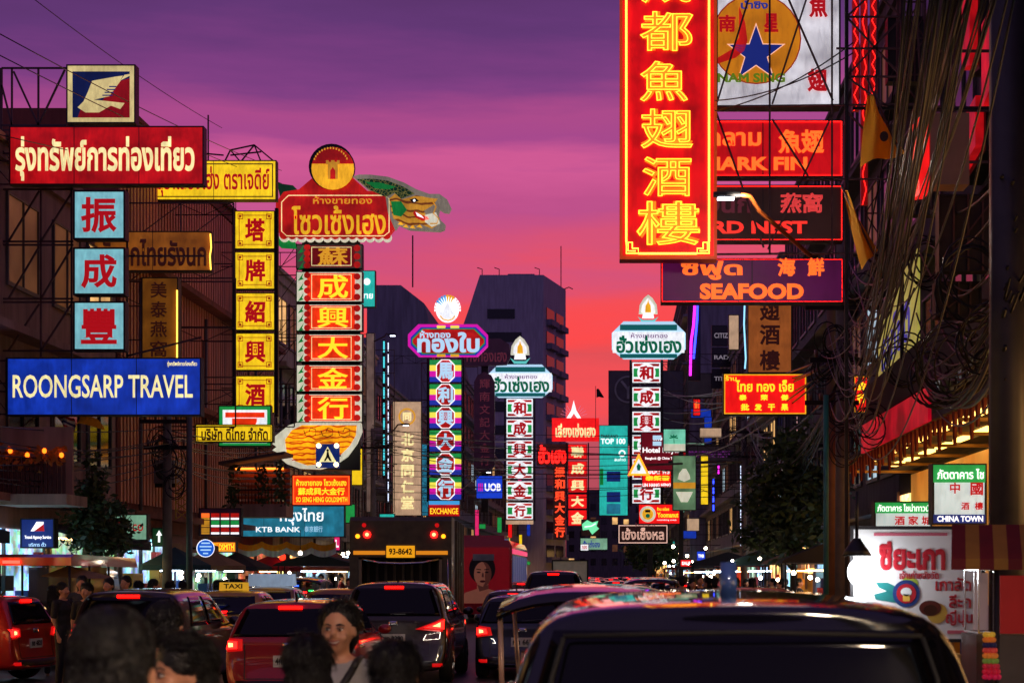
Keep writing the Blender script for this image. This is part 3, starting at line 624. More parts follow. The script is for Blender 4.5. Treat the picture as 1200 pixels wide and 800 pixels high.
O = lambda e, c=12: [(479 + c + e, 381 + e), (572 - c - e, 381 + e), (572 - e, 381 + c + e), (572 - e, 418.5 - c - e), (572 - c - e, 418.5 - e), (479 + c + e, 418.5 - e), (479 + e, 418.5 - c - e), (479 + e, 381 + c + e)]
hd = plate(t, O(0), Y, .4, D_mag, 'header_board')
plate(hd, O(2.2), Y - .41, .02, D_bl, 'header_band'); plate(hd, O(3.8), Y - .44, .02, F_green, 'header_band'); plate(hd, O(4.8), Y - .47, .02, D_red, 'header_field')
for xx in (517, 533): pbox(hd, (xx - 5, 381.5, xx + 5, 384.5), Y - .41, .025, D_lime, 'light_bar'); pbox(hd, (xx - 5, 415, xx + 5, 418), Y - .41, .025, D_amber, 'light_bar')
plet(hd, "ห้างทอง", (492, 387, 528, 396), Y - .5, T_lblue, .03); plet(hd, "ทองใบ", (489, 389, 562, 413), Y - .5, T_lblue, .04)
em_ = pdisc(t, 524.5, 363, 13.5, Y - .1, .2, T_white, 'emblem_disc', 15)
for i in range(15):
    a = R(-5 + i * 13.6); ca, sa = math.cos(a), math.sin(a)
    plate(em_, [(524.5 + 15.6 * ca - 1.5 * sa, 362 - 16.5 * sa - 1.5 * ca), (524.5 + 15.6 * ca + 1.5 * sa, 362 - 16.5 * sa + 1.5 * ca), (524.5 + 7 * ca, 362 - 7 * sa)], Y - .31, .02, D_amber if 4 < i < 8 else glow('sky blue enamel', (60, 150, 210), .9) if 8 <= i < 12 else T_white, 'sun_ray')
plate(em_, [(524.5, 353), (531, 366), (535, 364), (534, 374), (525, 377.5), (515, 374), (514, 364), (518, 366)], Y - .335, .02, F_white, 'emblem_face')
pline(em_, [(516, 370), (519, 374), (525, 375.5), (530, 374), (533, 370)], Y - .36, .8, D_amber, 'smile_line')
t_ex = sign('small blue and red exchange box under the rainbow octagon column', (502, 586, 539, 605), 99, F_red, [("EXCHANGE", (504, 595, 537, 602), T_yel, .015)])
pbox(t_ex, (502.5, 586.5, 538.5, 591), 98.9, .02, glow("sky blue enamel", (60, 150, 210), .9), "blue_strip")

# --- dark unlit sign behind
Y = 112.0
t = thing('unlit_sign', 'unlit plum coloured arched sign between the rainbow and white lotus signs', 'sign', (W(568, 0, Y).x, Y, W(0, 555, Y).z))
hd = plate(t, [(536, 424), (540, 408), (556, 404), (566, 398), (586, 397), (597, 404), (599, 418), (594, 428), (545, 430)], Y, .3, F_dim, 'header_board'); plet(hd, "ห้างทองเฮง", (543, 408, 594, 424), Y - .31, T_dim, .02)
bd = plate(t, [(556, 448), (560, 440), (568, 436), (576, 440), (580, 448), (580, 546), (574, 553), (562, 553), (556, 546)], Y, .3, F_dim, 'upright_board')
for i, ch in enumerate("輝南文記大金行"): plet(bd, ch, (562, 444 + i * 15, 574, 455 + i * 15), Y - .31, T_dim, .01)
MB().box(W(564, 0, Y).x, W(572, 0, Y).x, Y + .01, Y + .2, W(0, 600, Y).z, W(0, 404, Y).z).build('post', steel2, t)

# --- white green gold shop signs with lotus emblem (two of one chain)
def d_chain(p, r, ch, Y):
    x0, y0, x1, y1 = r; h = y1 - y0; w = x1 - x0
    pbox(p, (x0 + .6, y0 + .6, x1 - .6, y1 - .6), Y - .004, .01, F_white, 'panel_face')
    for (a, b, m_, n) in (((.06, .08), (.94, .2), D_red, 'red_bar'), ((.06, .8), (.94, .92), D_red, 'red_bar'), ((.06, .3), (.3, .7), F_green, 'green_block'), ((.7, .3), (.94, .7), F_green, 'green_block')):
        pbox(p, (x0 + a[0] * w, y0 + a[1] * h, x0 + b[0] * w, y0 + b[1] * h), Y - .016, .01, m_, n)
    pdisc(p, (x0 + x1) / 2, (y0 + y1) / 2, h * .43, Y - .028, .012, F_white, 'white_disc'); plet(p, ch, ((x0 + x1) / 2 - h * .34, y0 + h * .17, (x0 + x1) / 2 + h * .34, y0 + h * .83), Y - .042, T_red, .045)
def chain(label, x0, x1, hy0, hy1, px0, px1, rows, Y, wall, ex, ey, lz='ฮั่วเซ่งเฮง'):
    t = column(label, px0, px1, rows, Y, d_chain, wall=wall)
    h = hy1 - hy0; c = h * .32
    o = lambda e, q=0: [(x0 + c * 1.0, hy0 + e), (x1 - c * 1.0, hy0 + e), (x1, hy0 + c), (x1, hy1 - c * .8), (x1 - c * 1.0, hy1 - e), (x0 + c * 1.0, hy1 - e), (x0, hy1 - c * .8), (x0, hy0 + c)]
    hd = plate(t, o(0), Y, .5, T_lblue, 'header_board')
    pbox(hd, (x0 + c * .7, hy0 + 1.8, x1 - c * .7, hy0 + h * .2), Y - .505, .02, glow('sea green enamel', (20, 110, 110), .5), 'header_band'); pbox(hd, (x0 + c * .7, hy1 - h * .15, x1 - c * .7, hy1 - 1.6), Y - .505, .02, glow('sea green enamel', (20, 110, 110), .5), 'header_band')
    pbox(hd, (x0 + 1, hy0 + h * .24, x1 - 1, hy1 - h * .18), Y - .51, .03, F_white, 'header_face')
    w = x1 - x0
    plet(hd, "ห้างขายทอง", (x0 + w * .26, hy0 + h * .27, x0 + w * .76, hy0 + h * .41), Y - .545, T_purple, .01); plet(hd, lz, (x0 + w * .06, hy0 + h * .34, x0 + w * .95, hy0 + h * .83), Y - .545, T_green, .035)
    e = plate(t, [(ex - 11, ey + 6), (ex - 10, ey - 4), (ex - 5, ey - 12), (ex, ey - 16), (ex + 5, ey - 12), (ex + 10, ey - 4), (ex + 11, ey + 6)], Y - .1, .2, D_cream, 'emblem_halo')
    plate(e, [(ex - 8, ey + 4), (ex - 7, ey - 4), (ex, ey - 13), (ex + 7, ey - 4), (ex + 8, ey + 4)], Y - .302, .02, F_white, 'halo_face')
    plate(e, [(ex - 3.5, ey + 4), (ex - 3, ey - 4), (ex - 1, ey - 7), (ex, ey - 11), (ex + 1, ey - 7), (ex + 3, ey - 4), (ex + 3.5, ey + 4)], Y - .325, .03, D_amber, 'flame')
    plate(e, [(ex - 7, ey + 11), (ex - 6, ey + 5), (ex + 6, ey + 5), (ex + 7, ey + 11)], Y - .33, .03, T_white, 'lotus'); plate(e, [(ex - 12, ey + 9), (ex - 6, ey + 13), (ex + 6, ey + 13), (ex + 12, ey + 9), (ex + 7, ey + 16), (ex - 7, ey + 16)], Y - .33, .05, glow('turquoise enamel', (90, 190, 180), .8), 'lotus_base')
    return t
chain('near white and green lotus sign on the truss below the purple seafood board', 717, 803, 378.5, 421, 740.5, 774.5, [(424, 449, '和'), (453, 477.5, '成'), (481.5, 506.5, '興'), (509, 534, '大'), (537, 562, '金'), (566, 590, '行')], 75, 6.9, 759.5, 362)
t = chain('far white and green lotus sign in front of the tower with six boxes', 572, 647.5, 428, 466, 593, 625, [(466.5, 489, '和'), (490.5, 513.5, '成'), (515, 537.5, '興'), (539, 561.5, '大'), (563, 586, '金'), (588, 608.5, '行')], 118, -12, 609.5, 410)
pbox(t, (593, 609.5, 625, 614), 118, .1, F_beige, 'foot_strip')
t = sign('royal blue bank box with white Latin capitals and pink stripes', (558, 557, 589, 584), 105, glow('bank blue acrylic', (24, 62, 200), 1., .15), [("UOB", (568, 566, 587, 575), T_white, .03)], wall=FL)
for i in range(3): pbox(t, (560.5 + i * 2, 566, 561.7 + i * 2, 575), 104.97, .01, D_mag, 'pink_stripe')

# --- red gold shop sign with tower emblem, and orange neon beside it
Y = 132.0
def d_rp(p, r, ch, Y):
    x0, y0, x1, y1 = r; pbox(p, (x0 + .5, y0 + .5, x1 - .5, y1 - .5), Y - .004, .01, F_scarlet, 'panel_face'); plet(p, ch, (x0 + 3.5, y0 + 2.5, x1 - 3.5, y1 - 2.5), Y - .02, T_cream, .04)
t = column('upright column of five scarlet boxes with cream characters below white tower emblem', 665.5, 688, [(520, 538.5, '聯'), (540, 558, '成'), (559.5, 577, '興'), (578.5, 596, '大'), (597, 616, '金')], Y, d_rp)
x0, x1, z0, z1 = rct((647, 490, 702, 517), Y)
hd = MB().box(x0, x1, Y - .3, Y, z0, z1).build('header_board', F_scarlet, t); plet(hd, "เลี่ยงเซ่งเฮง", (651, 496, 698, 512), Y - .32, T_cream, .035)
e = plate(t, [(664, 490), (669.5, 481), (671.5, 473), (672.4, 469), (673.3, 473), (675.5, 481), (681, 490), (676.5, 490), (672.5, 484), (668.5, 490)], Y - .1, .2, T_white, 'tower_emblem')
for i in range(11):
    a = R(15 + i * 15)
    if abs(i - 5) > 1: pline(e, [(672.5 + 9 * math.cos(a), 489 - 9 * math.sin(a)), (672.5 + 16 * math.cos(a), 489 - 16 * math.sin(a))], Y - .1, .25, glow('rose ray tube', (230, 120, 150), .6), 'ray')
Y = 136.0
t = thing('neon_sign', 'orange neon lettering on a dark frame with a narrow column of characters', 'neon sign', (W(655, 0, Y).x, Y, W(0, 632, Y).z))
x0, x1, z0, z1 = rct((629, 520, 666, 545), Y); MB().box(x0, x1, Y, Y + .2, z0, z1).build('backboard', F_brown, t)
plet(t, "ฮั้วเฮง", (631, 521, 664, 543), Y - .05, N_red, .03, neon=.035, thick=.1)
x0, x1, z0, z1 = rct((648.5, 545, 663, 632), Y); bd = MB().box(x0, x1, Y, Y + .2, z0, z1).build('upright_board', F_brown, t)
for i, ch in enumerate("振和興大金行"): plet(bd, ch, (650, 547 + i * 14, 662, 559 + i * 14), Y - .05, glow('orange red neon', (255, 70, 36), 1.3), .03, thick=.08)
sign('small mint board with navy Thai lettering hung below the scarlet column', (680, 630, 712, 644), 128, F_mint, [("ฮั่วเซ่งฮง", (683, 633, 703, 641), T_blue, .03)])
t = sign('small fish shaped green and white neon plate beside the scarlet column', (681, 608, 703, 628), 130, F_brown, [], name='neon_sign', cat='neon sign'); plate(t, [(682, 614), (688, 609), (694, 612), (701, 610), (699, 616), (702, 619), (694, 626), (690, 620), (683, 621)], 129.95, .05, glow('mint neon plate', (110, 220, 160), 1.0), 'fish'); pline(t, [(685, 617), (693, 616), (698, 613)], 129.88, .6, T_white, 'fin_line')
# --- street level signs on the left
t = sign('navy travel box with emblem over the near shop', (24, 607, 64, 642), 39.5, F_navy, [("Travel Agency Service", (29, 627, 60, 632), T_white, .01), ("บริการ ตั๋ว", (34, 635, 54, 640), T_lblue, .01)])
plate(t, [(36, 622), (43, 611), (51, 611), (51, 622)], 39.47, .01, T_white, 'emblem_sail'); plate(t, [(40, 622), (51, 614), (52, 622)], 39.455, .01, F_red, 'emblem_field')
sign('mint green lit box with red script above the shuttered shop', (133, 602, 173, 633), 46, F_mint, [("Deco", (139, 610, 168, 622), T_red, .01)])
t = sign('small green board with a white arrow pointing up', (178, 618, 195, 640), 48, D_dgreen, []); plate(t, [(186.5, 621), (190, 627), (187.7, 627), (187.7, 635), (185.3, 635), (185.3, 627), (183, 627)], 47.97, .01, T_white, 'arrow')
t = sign('dark shop box with red white and green stripes', (233, 595, 283, 628), 56, F_dim, [])
for i in range(4):
    for j, mm in enumerate((D_red, F_green, D_red)):
        a = 236 + i * 11.5; b = 601 + j * 8.5
        if i == 0: mm = D_gold if j else T_orange
        pbox(t, (a, b, a + 9.5, b + 5), 55.97, .012, mm, 'stripe'); pbox(t, (a, b + 5.3, a + 9.5, b + 7.6), 55.97, .012, T_white if i else D_gold, 'stripe')
sign('red oblong box with yellow lettering beside the round blue sign', (228, 634, 277, 647), 57, F_orange, [("GOLDSMITH", (246, 637, 274, 644), T_yel, .03)], border=(D_amber, .04, .04))
sign('small pink upright box beside the garbage truck', (391, 628, 399, 645), 66, F_pink, [("L", (393, 632, 397, 641), T_white, .05)])

# --- right hand group: big neon board and restaurant boards
Y = 28.0; k = Y / FPX
t = thing('neon_sign', 'giant red upright neon board with yellow Chinese characters and orange tube border', 'neon sign', (W(782, 0, Y).x, Y, W(0, 304, Y).z))
x0, x1, z0, z1 = rct((726, -90, 840, 304), Y)
bigc = mat('red painted sheet cabinet', (150, 30, 20), .45, var=.2)
MB().box(x0, x1, Y, Y + .35, z0, z1).build('cabinet', bigc, t)
bigred = lightbox('deep red lit sheet', (200, 6, 14), .9, .75)
MB().box(x0 + .04, x1 - .04, Y - .012, Y - .002, z0 + .04, z1 - .04).build('sign_face', bigred, t)
MB().frame(x0, x1, z0, z1, .05, Y - .05, Y).build('border', glow('orange lit edge', (190, 60, 10), .5), t)
for xx in (734, 831):
    pline(t, [(xx, -80), (xx, 283)], Y - .06, 1.25, N_yel, 'neon_tube')
pline(t, [(748, 297), (817, 297)], Y - .06, 1.25, N_yel, 'neon_tube')
for s_, xx in ((1, 734), (-1, 831)):
    pline(t, [(xx, 283), (xx, 297), (xx + s_ * 14, 297), (xx + s_ * 14, 291), (xx + s_ * 7, 291), (xx + s_ * 7, 284), (xx + s_ * 2, 284), (xx + s_ * 2, 294), (xx + s_ * 11, 294)], Y - .07, .8, N_yel, 'neon_tube')
for ch, r in (("成", (752, -42, 812, 4)), ("都", (750, 14, 812, 60)), ("魚", (750, 72, 806, 119)), ("翅", (751, 128, 812, 174)), ("酒", (753, 184, 810, 230)), ("樓", (746, 236, 820, 287))):
    c_ = plet(t, ch, r, Y - .03, glow('amber lit letter', (240, 128, 26), 1.1, .4), .045, 'character', thick=.03)
    plet(c_, ch, (r[0] - .3, r[1] - .3, r[2] + .3, r[3] + .3), Y - .055, glow('slim yellow neon tube', (255, 190, 50), 2.0), 0, 'neon_outline', neon=.011, thick=.02)
Y = 29.0
t = sign('white box with orange disc, blue star and red characters behind the steel frame', (839, -60, 985, 126), Y, lightbox('greyish white acrylic', (216, 214, 222), .82, .5), [])
pdisc(t, 886, 46, 53, Y - .014, .006, glow('dark red ring', (150, 20, 16), .6), 'disc_ring'); pdisc(t, 886, 46, 51.6, Y - .021, .006, lightbox('orange acrylic disc', (206, 124, 20), .75, .35), 'orange_disc')
def star(cx, cy, r, q=.4, rot=0): return [(cx + (r if i % 2 == 0 else r * q) * math.sin(R(36 * i + rot)), cy - (r if i % 2 == 0 else r * q) * math.cos(R(36 * i + rot))) for i in range(10)]
plate(t, star(886, 63, 36), Y - .028, .004, glow('pink star edge', (250, 190, 160), .9), 'star_edge'); plate(t, star(886, 63, 33), Y - .033, .004, glow('blue star', (24, 40, 120), .7), 'star')
plate(t, [(866, 8), (873, 26), (876, 48), (872, 60), (862, 68), (841, 75), (841, 68), (858, 58), (866, 44)], Y - .028, .009, D_red, 'hook_emblem')
for s_, r, mm in (("南", (842, 18, 862, 38), T_red), ("星", (895, 16, 912, 38), T_red), ("魚", (948, -6, 970, 21), T_red), ("翅", (946, 81, 970, 108), T_red), ("นำซิง", (868, 1, 900, 11), T_blue), ("NAM SING", (841, 86, 920, 97), glow('olive letters', (90, 120, 24), .7))):
    plet(t, s_, r, Y - .03, mm, .04)
sign('red board with dim orange Thai, Chinese and Latin lettering', (800, 141, 988, 208), Y, lightbox('red board acrylic', (196, 12, 20), .8, .3), [("หูฉลาม", (812, 155, 892, 178), T_orange, .03), ("魚翅", (912, 152, 966, 180), T_orange, .03), ("SHARK FIN", (812, 184, 946, 200), T_orange, .04)], border=(N_red, .02, .015))
sign('dark brown board with red Thai, Chinese and Latin lettering', (800, 217, 988, 283), Y, F_brown, [("รังนก", (812, 226, 880, 250), T_dim, .03), ("燕窩", (914, 226, 964, 250), glow('rose letters', (210, 60, 60), .8), .03), ("BIRD NEST", (812, 259, 946, 274), glow('vermilion letters', (236, 50, 40), 1.), .04)], border=(N_red, .02, .012))
t = sign('long purple board with orange seafood lettering under the big neon board', (774.5, 303, 988, 355), Y - .2, F_purple, [("ซีฟูด", (798, 305, 870, 328), T_orange, .035), ("海", (911, 302, 932, 324), T_orange, .04), ("鮮", (946, 302, 966, 324), T_orange, .04), ("SEAFOOD", (820, 332, 942, 351), T_orange, .05)], border=(N_red, .015, .012))
# steel tower frame in front and behind
t = thing('steel_frame', 'tall bolted steel lattice holding the restaurant boards over the street', 'lattice frame', (W(1010, 0, 28.6).x, 28.6, 0))
m = MB(); Y = 28.6
m.box(W(992, 0, Y).x - .03, W(992, 0, Y).x + .03, Y - .03, Y + .03, 0.14, W(0, -80, Y).z)
m.box(W(1057, 0, Y).x - .03, W(1057, 0, Y).x + .03, Y - .03, Y + .03, 5.4, W(0, -80, Y).z)
m.build('post', steel2, t)
m = MB()
for a, b in (((840, 125), (1090, 122)), ((840, 210), (1060, 210)), ((840, 298), (1060, 296)), ((980, 57), (1070, 57)), ((902, -40), (902, 128)), ((975, -40), (975, 295)), ((902, 130), (902, 210)), ((880, -10), (838, 128)), ((905, 122), (948, -10)), ((920, -10), (976, 118)), ((838, 128), (895, 290)), ((905, 140), (948, 208)), ((975, 135), (935, 220)), ((930, 230), (900, 292)), ((902, 212), (902, 298)),
             ((992, -40), (1057, 20)), ((1057, -40), (992, 20)), ((992, 20), (1057, 90)), ((992, 90), (1057, 20)), ((992, 90), (1040, 125)), ((1074, 5), (1080, 120)), ((1057, 30), (1078, 5)), ((992, 20), (1057, 20)), ((992, 90), (1057, 90)), ((1030, -40), (1026, 120)), ((992, 130), (1057, 200)), ((1057, 130), (992, 205))):
    m.bar(W(*a, Y), W(*b, Y), .022)
m.build('lattice_bars', steel, t)
x = MB()
for zz in (W(0, 125, Y).z, W(0, 298, Y).z, W(0, -30, Y).z): x.bar((W(1000, 0, Y).x, Y + .1, zz), (FR, Y + .1, zz), .035)
x.build('wall_brace', steel2, t)
# red neon strips on the wall behind the lattice
for i, (px, ya, yb, lb) in enumerate(((1003, 0, 130, 'first red neon strip behind the steel lattice'), (1013, -10, 240, 'long red neon strip behind the yellow flag'), (1024, -10, 110, 'third red neon strip beside the lattice'))):
    Y = 30.5; a = W(px, yb, Y); o = thing('neon_strip', lb, 'neon', a)
    x0, x1, z0, z1 = rct((px - 4, ya, px + 4, yb), Y); MB().box(x0, x1, Y, Y + .1, z0, z1).build('backboard', lightbox('dim red strip', (130, 12, 14), .5), o)
    pts = [(px + (2.2 if j % 2 else -2.2), ya + (yb - ya) * j / 14) for j in range(15)]; pline(o, pts, Y - .03, .6, N_red, 'neon_tube')
# light boxes seen from the back and upright ones along the pavement
t = thing('light_box', 'beige back of a light box with a glowing red edge among cables', 'light box', W(1110, 218, 22))
x0, x1, z0, z1 = rct((1090, 132, 1136, 216), 22); MB().box(x0, x1, 22, 22.4, z0, z1).build('cabinet', mat('beige sheet', (150, 118, 104), .6, var=.2), t); MB().prismz([(x0 - .12, 22.1), (x0 - .01, 22.0), (x0 - .01, 22.4), (x0 - .14, 22.5)], z0 - .1, z1 - .03).build('lit_edge', F_scarlet, t)
for nm, pts, mm in (('red slanted light panel high on the dark house wall', [(28.9, 11.6), (30.0, 11.5), (30.0, 10.0), (28.9, 10.3)], F_red), ('upper red panel with tubes on the dark house wall', [(31.0, 12.6), (31.7, 12.6), (31.7, 11.2), (31.0, 11.1)], F_red), ('lower narrow red panel on the dark house wall', [(30.5, 10.4), (32.2, 10.2), (32.2, 9.3), (30.5, 9.5)], F_red)):
    o = thing('wall_sign', nm, 'sign', (6.6, pts[0][0], pts[3][1])); MB().prismx(pts, 6.45, 6.6).build('panel_face', mm, o); MB().prismx([(p + (.1 if i in (1, 2) else -.1), q + (.1 if i < 2 else -.1)) for i, (p, q) in enumerate(pts)], 6.61, 7.0).build('cabinet', black, o)
t = thing('banner', 'yellow hanging banner with blue Thai lettering along the pavement', 'banner', (6.3, 38, 6.2))
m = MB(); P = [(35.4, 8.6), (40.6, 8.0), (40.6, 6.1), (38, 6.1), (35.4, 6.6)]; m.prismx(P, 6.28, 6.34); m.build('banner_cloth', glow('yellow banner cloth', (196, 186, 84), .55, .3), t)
lm = letter_mb("ธนโชติ", 0, 3.9, 0, 1.0, 0, .04, thick=.02); lm.v = [(6.27 + v[1] * .2, 40.1 - v[0], 6.72 + v[2] + .08 * (v[0] - 2)) for v in lm.v]; lm.build('lettering', T_blue, t)
sign('scarlet board with yellow border and three rows of yellow Thai and dark Chinese lettering', (847, 437, 946, 486.5), 43, F_scarlet, [("ไทย ทอง เจ็ย", (862, 445, 930, 459), T_yel, .03), ("泰", (866, 462, 875, 469), T_yel, .05), ("荣", (891, 462, 900, 469), T_yel, .05), ("傑", (915, 462, 924, 469), T_yel, .05), ("批", (868, 473, 878, 481), T_yel, .05), ("发", (884, 473, 893, 481), T_yel, .05), ("干", (900, 473, 908, 481), T_yel, .05), ("果", (915, 473, 924, 481), T_yel, .05), ("ร้าน", (850, 440, 863, 446), T_yel, .02)], border=(D_amber, .03, .03), wall=FR)
sign('narrow red box with yellow border behind the cable post', (1000, 440, 1019, 484), 41, F_scarlet, [("金", (1004, 446, 1015, 457), T_yel, .05), ("行", (1004, 461, 1015, 472), T_yel, .05)], border=(D_amber, .02, .02))
t = sign('dull ochre upright board with dark Chinese characters under the seafood board', (876, 330, 928, 437), 54, lightbox('dull ochre acrylic', (178, 96, 40), .5, .3), [(c_, (890, y_, 914, y_ + 24), T_brown, .03) for c_, y_ in (("翅", 352), ("酒", 380), ("樓", 410))], wall=FR)
t = thing('neon_strip', 'blue and magenta neon strip up the corner of the watch board block', 'neon', W(813, 445, 80))
pline(t, [(815, 345), (813, 380), (810, 400), (809, 440)], 80, 1.6, N_pink, 'neon_tube'); pline(t, [(818, 345), (817, 375), (813, 420)], 80.05, 1.4, N_blue, 'neon_tube'); MB().box(W(806, 0, 80.2).x, W(821, 0, 80.2).x, 80.2, 80.5, W(0, 445, 80).z, W(0, 330, 80).z).build('backboard', steel2, t)
o = thing('neon_strip', 'white and cyan neon strip beside the ochre upright board', 'neon', W(873, 432, 58)); pline(o, [(873, 345), (872, 380), (874, 420), (873, 432)], 58, 1.0, glow('cyan neon tube', (150, 220, 255), 1.2), 'neon_tube')
for r, s_ in (((834, 381, 864, 405), "CITIZEN"), ((834, 407, 864, 430), "RADO"), ((834, 432, 864, 455), "TITONI")):
    sign({'CITIZEN': 'topmost black watch board with grey capitals on the purple grey block', 'RADO': 'middle black watch board with wide grey capitals', 'TITONI': 'lowest black watch board beside the scarlet board'}[s_], r, 110, mat('black acrylic', (18, 16, 20), .2, var=.1), [(s_, (r[0] + 3, r[1] + 9, r[2] - 3, r[3] - 9), glow('grey letters', (150, 140, 150), .5), .02)], group='watch brand boards')
# bank billboard in the dark with ring emblem
t = sign('dark unlit billboard with a grey ring emblem behind the white lotus sign', (713, 434, 801, 520), 100, mat('dark billboard sheet', (84, 76, 90), .6), [], depth=.6)
a = W(736, 456, 99.9); m = MB(); n = 30
for i in range(n): m.bar((a.x + .75 * math.cos(2 * math.pi * i / n), 99.95, a.z + .75 * math.sin(2 * math.pi * i / n)), (a.x + .75 * math.cos(2 * math.pi * (i + 1) / n), 99.95, a.z + .75 * math.sin(2 * math.pi * (i + 1) / n)), .07)
for q in ((-.4, .5), (.4, .5), (0, -.55)): m.bar((a.x, 99.95, a.z), (a.x + q[0], 99.95, a.z + q[1]), .1)
m.build('ring_emblem', mat('grey emblem', (150, 146, 156), .5), t)
m = MB()
for px in (762, 798): m.box(W(px, 0, 100.6).x - .15, W(px, 0, 100.6).x + .15, 100.61, 100.9, 0, W(0, 440, 100).z)
arm(m, 6.4, W(722, 0, 100).x, W(0, 520, 100).z, 100.75, .8, .9, .05); m.build('support_frame', steel2, t)
t = sign('tall teal poster box with white Latin lettering beside the dark billboard', (702, 498, 736, 604), 98, F_teal2, [("THAILAND", (704, 509, 724, 513), T_brown, .02), ("TOP 100", (704, 513.5, 733, 520), T_white, .03), ("สินค้าดี", (720, 536, 733, 540), T_white, .01)])
pdisc(t, 729, 531, 4, 97.97, .01, T_white, 'dot_emblem'); pdisc(t, 729, 531, 2.4, 97.955, .01, F_teal2, 'dot_core')
for yy, mm in ((552, F_navy), (576, F_navy), (590, F_teal)): pbox(t, (711, yy, 727, yy + 12), 97.97, .02, mm, 'poster_picture')
pbox(t, (703, 549, 707, 568), 97.97, .02, D_green, 'poster_stripe')
t = sign('dark red hotel box with white Latin lettering at the lotus column', (751, 506, 796, 551), 70, lightbox('dark red hotel acrylic', (120, 14, 30), .6, .3), [("Hotel Royal", (753, 524, 796, 532), T_white, .03), ("Bangkok @ China Town", (756, 535, 795, 539), T_white, .02), ("ห้าง", (766, 510, 776, 516), T_white, .02)])
for i in range(2): pbox(t, (765, 517 - i * 7, 775, 522 - i * 7), 69.97, .01, T_lblue, 'white_block')
t = sign('green poster box with a palm at the shore', (777, 502, 804, 529), 69, lightbox('aqua poster', (120, 214, 180), .8, .4), []); pbox(t, (778, 520, 803, 528), 68.97, .01, D_cream, 'beach'); pline(t, [(790, 519), (789.5, 512)], 68.96, .4, T_green, 'palm_stem')
for q in ((-5, 1), (-4, -2), (4, -2), (5, 1), (0, -3)): pline(t, [(789.5, 512), (789.5 + q[0], 512 + q[1])], 68.95, .8, T_green, 'palm_leaf')
sign('red and white stall box with Thai and Chinese lettering behind the warning triangle', (752, 545, 787, 571), 73, F_scarlet, [("หอมดี ฟรี", (755, 548, 785, 555), T_white, .03), ("泰榮發", (756, 557, 785, 563), T_yel, .04), ("LIN HANG HENG", (753, 566, 786, 570), T_white, .03)])
t = sign('red cafe box with round cream badge and yellow lettering', (748, 590, 797, 614), 66, F_scarlet, [("ร้าน อร่อย", (770, 594, 784, 598), T_yel, .03), ("Yoomanut", (770, 600, 795, 606), T_yel, .03), ("nourishing snack", (770, 608, 793, 610), T_white, .01)])
pdisc(t, 759, 602, 9.5, 65.97, .01, D_cream, 'badge'); pdisc(t, 759, 602, 6.5, 65.955, .01, D_amber, 'badge_core'); pbox(t, (756, 597, 762, 600), 65.94, .01, D_black, 'badge_cap'); pdisc(t, 759, 604, 2.5, 65.94, .01, T_green, 'badge_cup')
t = sign('dark framed board with pale neon Thai lettering under the cafe box', (724, 614, 783, 637), 64, F_brown, [("เช้งเซ็งหล", (729, 618, 778, 632), glow('pale rose neon', (236, 190, 170), .9), 0, .02), ("ร้านอาหาร", (744, 612, 768, 617), T_dim, .01)], border=(glow('pale rose neon', (236, 190, 170), .9), .03, .03))
t = sign('green shark fin picture box with a pale bulb shape', (788, 533, 816, 598), 62, lightbox('mottled green poster', (110, 150, 110), .6, .6), []); plate(t, [(794, 561), (796, 554), (800, 549), (804, 549), (808, 556), (809, 561), (802, 564)], 61.97, .01, D_cream, 'fin'); pbox(t, (789, 565, 815, 572), 61.97, .01, D_gold, 'caption_band'); plate(t, [(792, 576), (812, 576), (806, 588), (798, 588)], 61.97, .01, D_cream, 'bowl')
sign('dim grey hotel board with purple capitals over the street tree', (804, 522, 862, 543), 82, mat('grey sign sheet', (96, 88, 96), .6), [("BROADWAY HOTEL", (807, 528, 859, 536), T_purple, .03)])
sign('dim mint light board above the grey hotel board', (804, 518, 826, 521.6), 80, F_mint, [])
t = sign('blank grey plate sign below the blue neon strip', (804, 437, 834, 466), 84, mat('grey sign sheet', (96, 88, 96), .6), [])
sign('short red upright box under the blank grey plate', (812, 467, 821, 487), 84, F_scarlet, [("金", (813.5, 470, 819.5, 478), T_orange, .04)])
sign('small blue lit box low by the far stalls', (816, 645, 827, 657), 76, glow('bank blue acrylic', (24, 62, 200), 1., .15), [("TMB", (818, 649, 825, 653), T_white, .04)])
sign('small red box with white lettering by the far tree', (797, 655, 811, 664), 78, F_scarlet, [("SALE", (799, 657.5, 809, 661.5), T_white, .04)])
sign('small white board behind the dark neon board', (680, 637, 690, 645), 112, F_white, [("ทอง", (682, 639, 688, 643), T_red, .03)])

# --- restaurant signs and menu board on the right pavement
t = sign('near restaurant box, green top, white middle and blue foot', (1092, 543, 1156, 614), 24, lightbox('cold white acrylic', (200, 220, 220), .85, .35), [("中", (1113, 565, 1125, 578), T_red, .03), ("國", (1137, 565, 1152, 580), T_red, .03), ("酒", (1126, 588, 1136, 597), T_red, .03), ("樓", (1142, 588, 1152, 597), T_red, .03)])
g = pbox(t, (1093.5, 544.5, 1154.5, 565), 23.98, .012, F_green, 'green_band'); plet(g, "ภัตตาคาร ไช", (1098, 549, 1153, 561), 23.96, T_white, .02)
g = pbox(t, (1093.5, 602.5, 1154.5, 612.5), 23.98, .012, F_navy, 'blue_band'); plet(g, "CHINA TOWN", (1098, 604, 1152, 611), 23.96, T_white, .03)
t = sign('farther restaurant box with green top and white foot behind the menu board', (1024, 587, 1092, 619), 27, lightbox('cold white acrylic', (200, 220, 220), .85, .35), [("酒 家 城", (1048, 604, 1092, 615), T_red, .03)])
g = pbox(t, (1025.5, 588.5, 1091, 601), 26.98, .012, F_green, 'green_band'); plet(g, "ภัตตาคาร ไชน่าทาวน์", (1028, 590, 1089, 599), 26.96, T_white, .02)
Y = 15.0
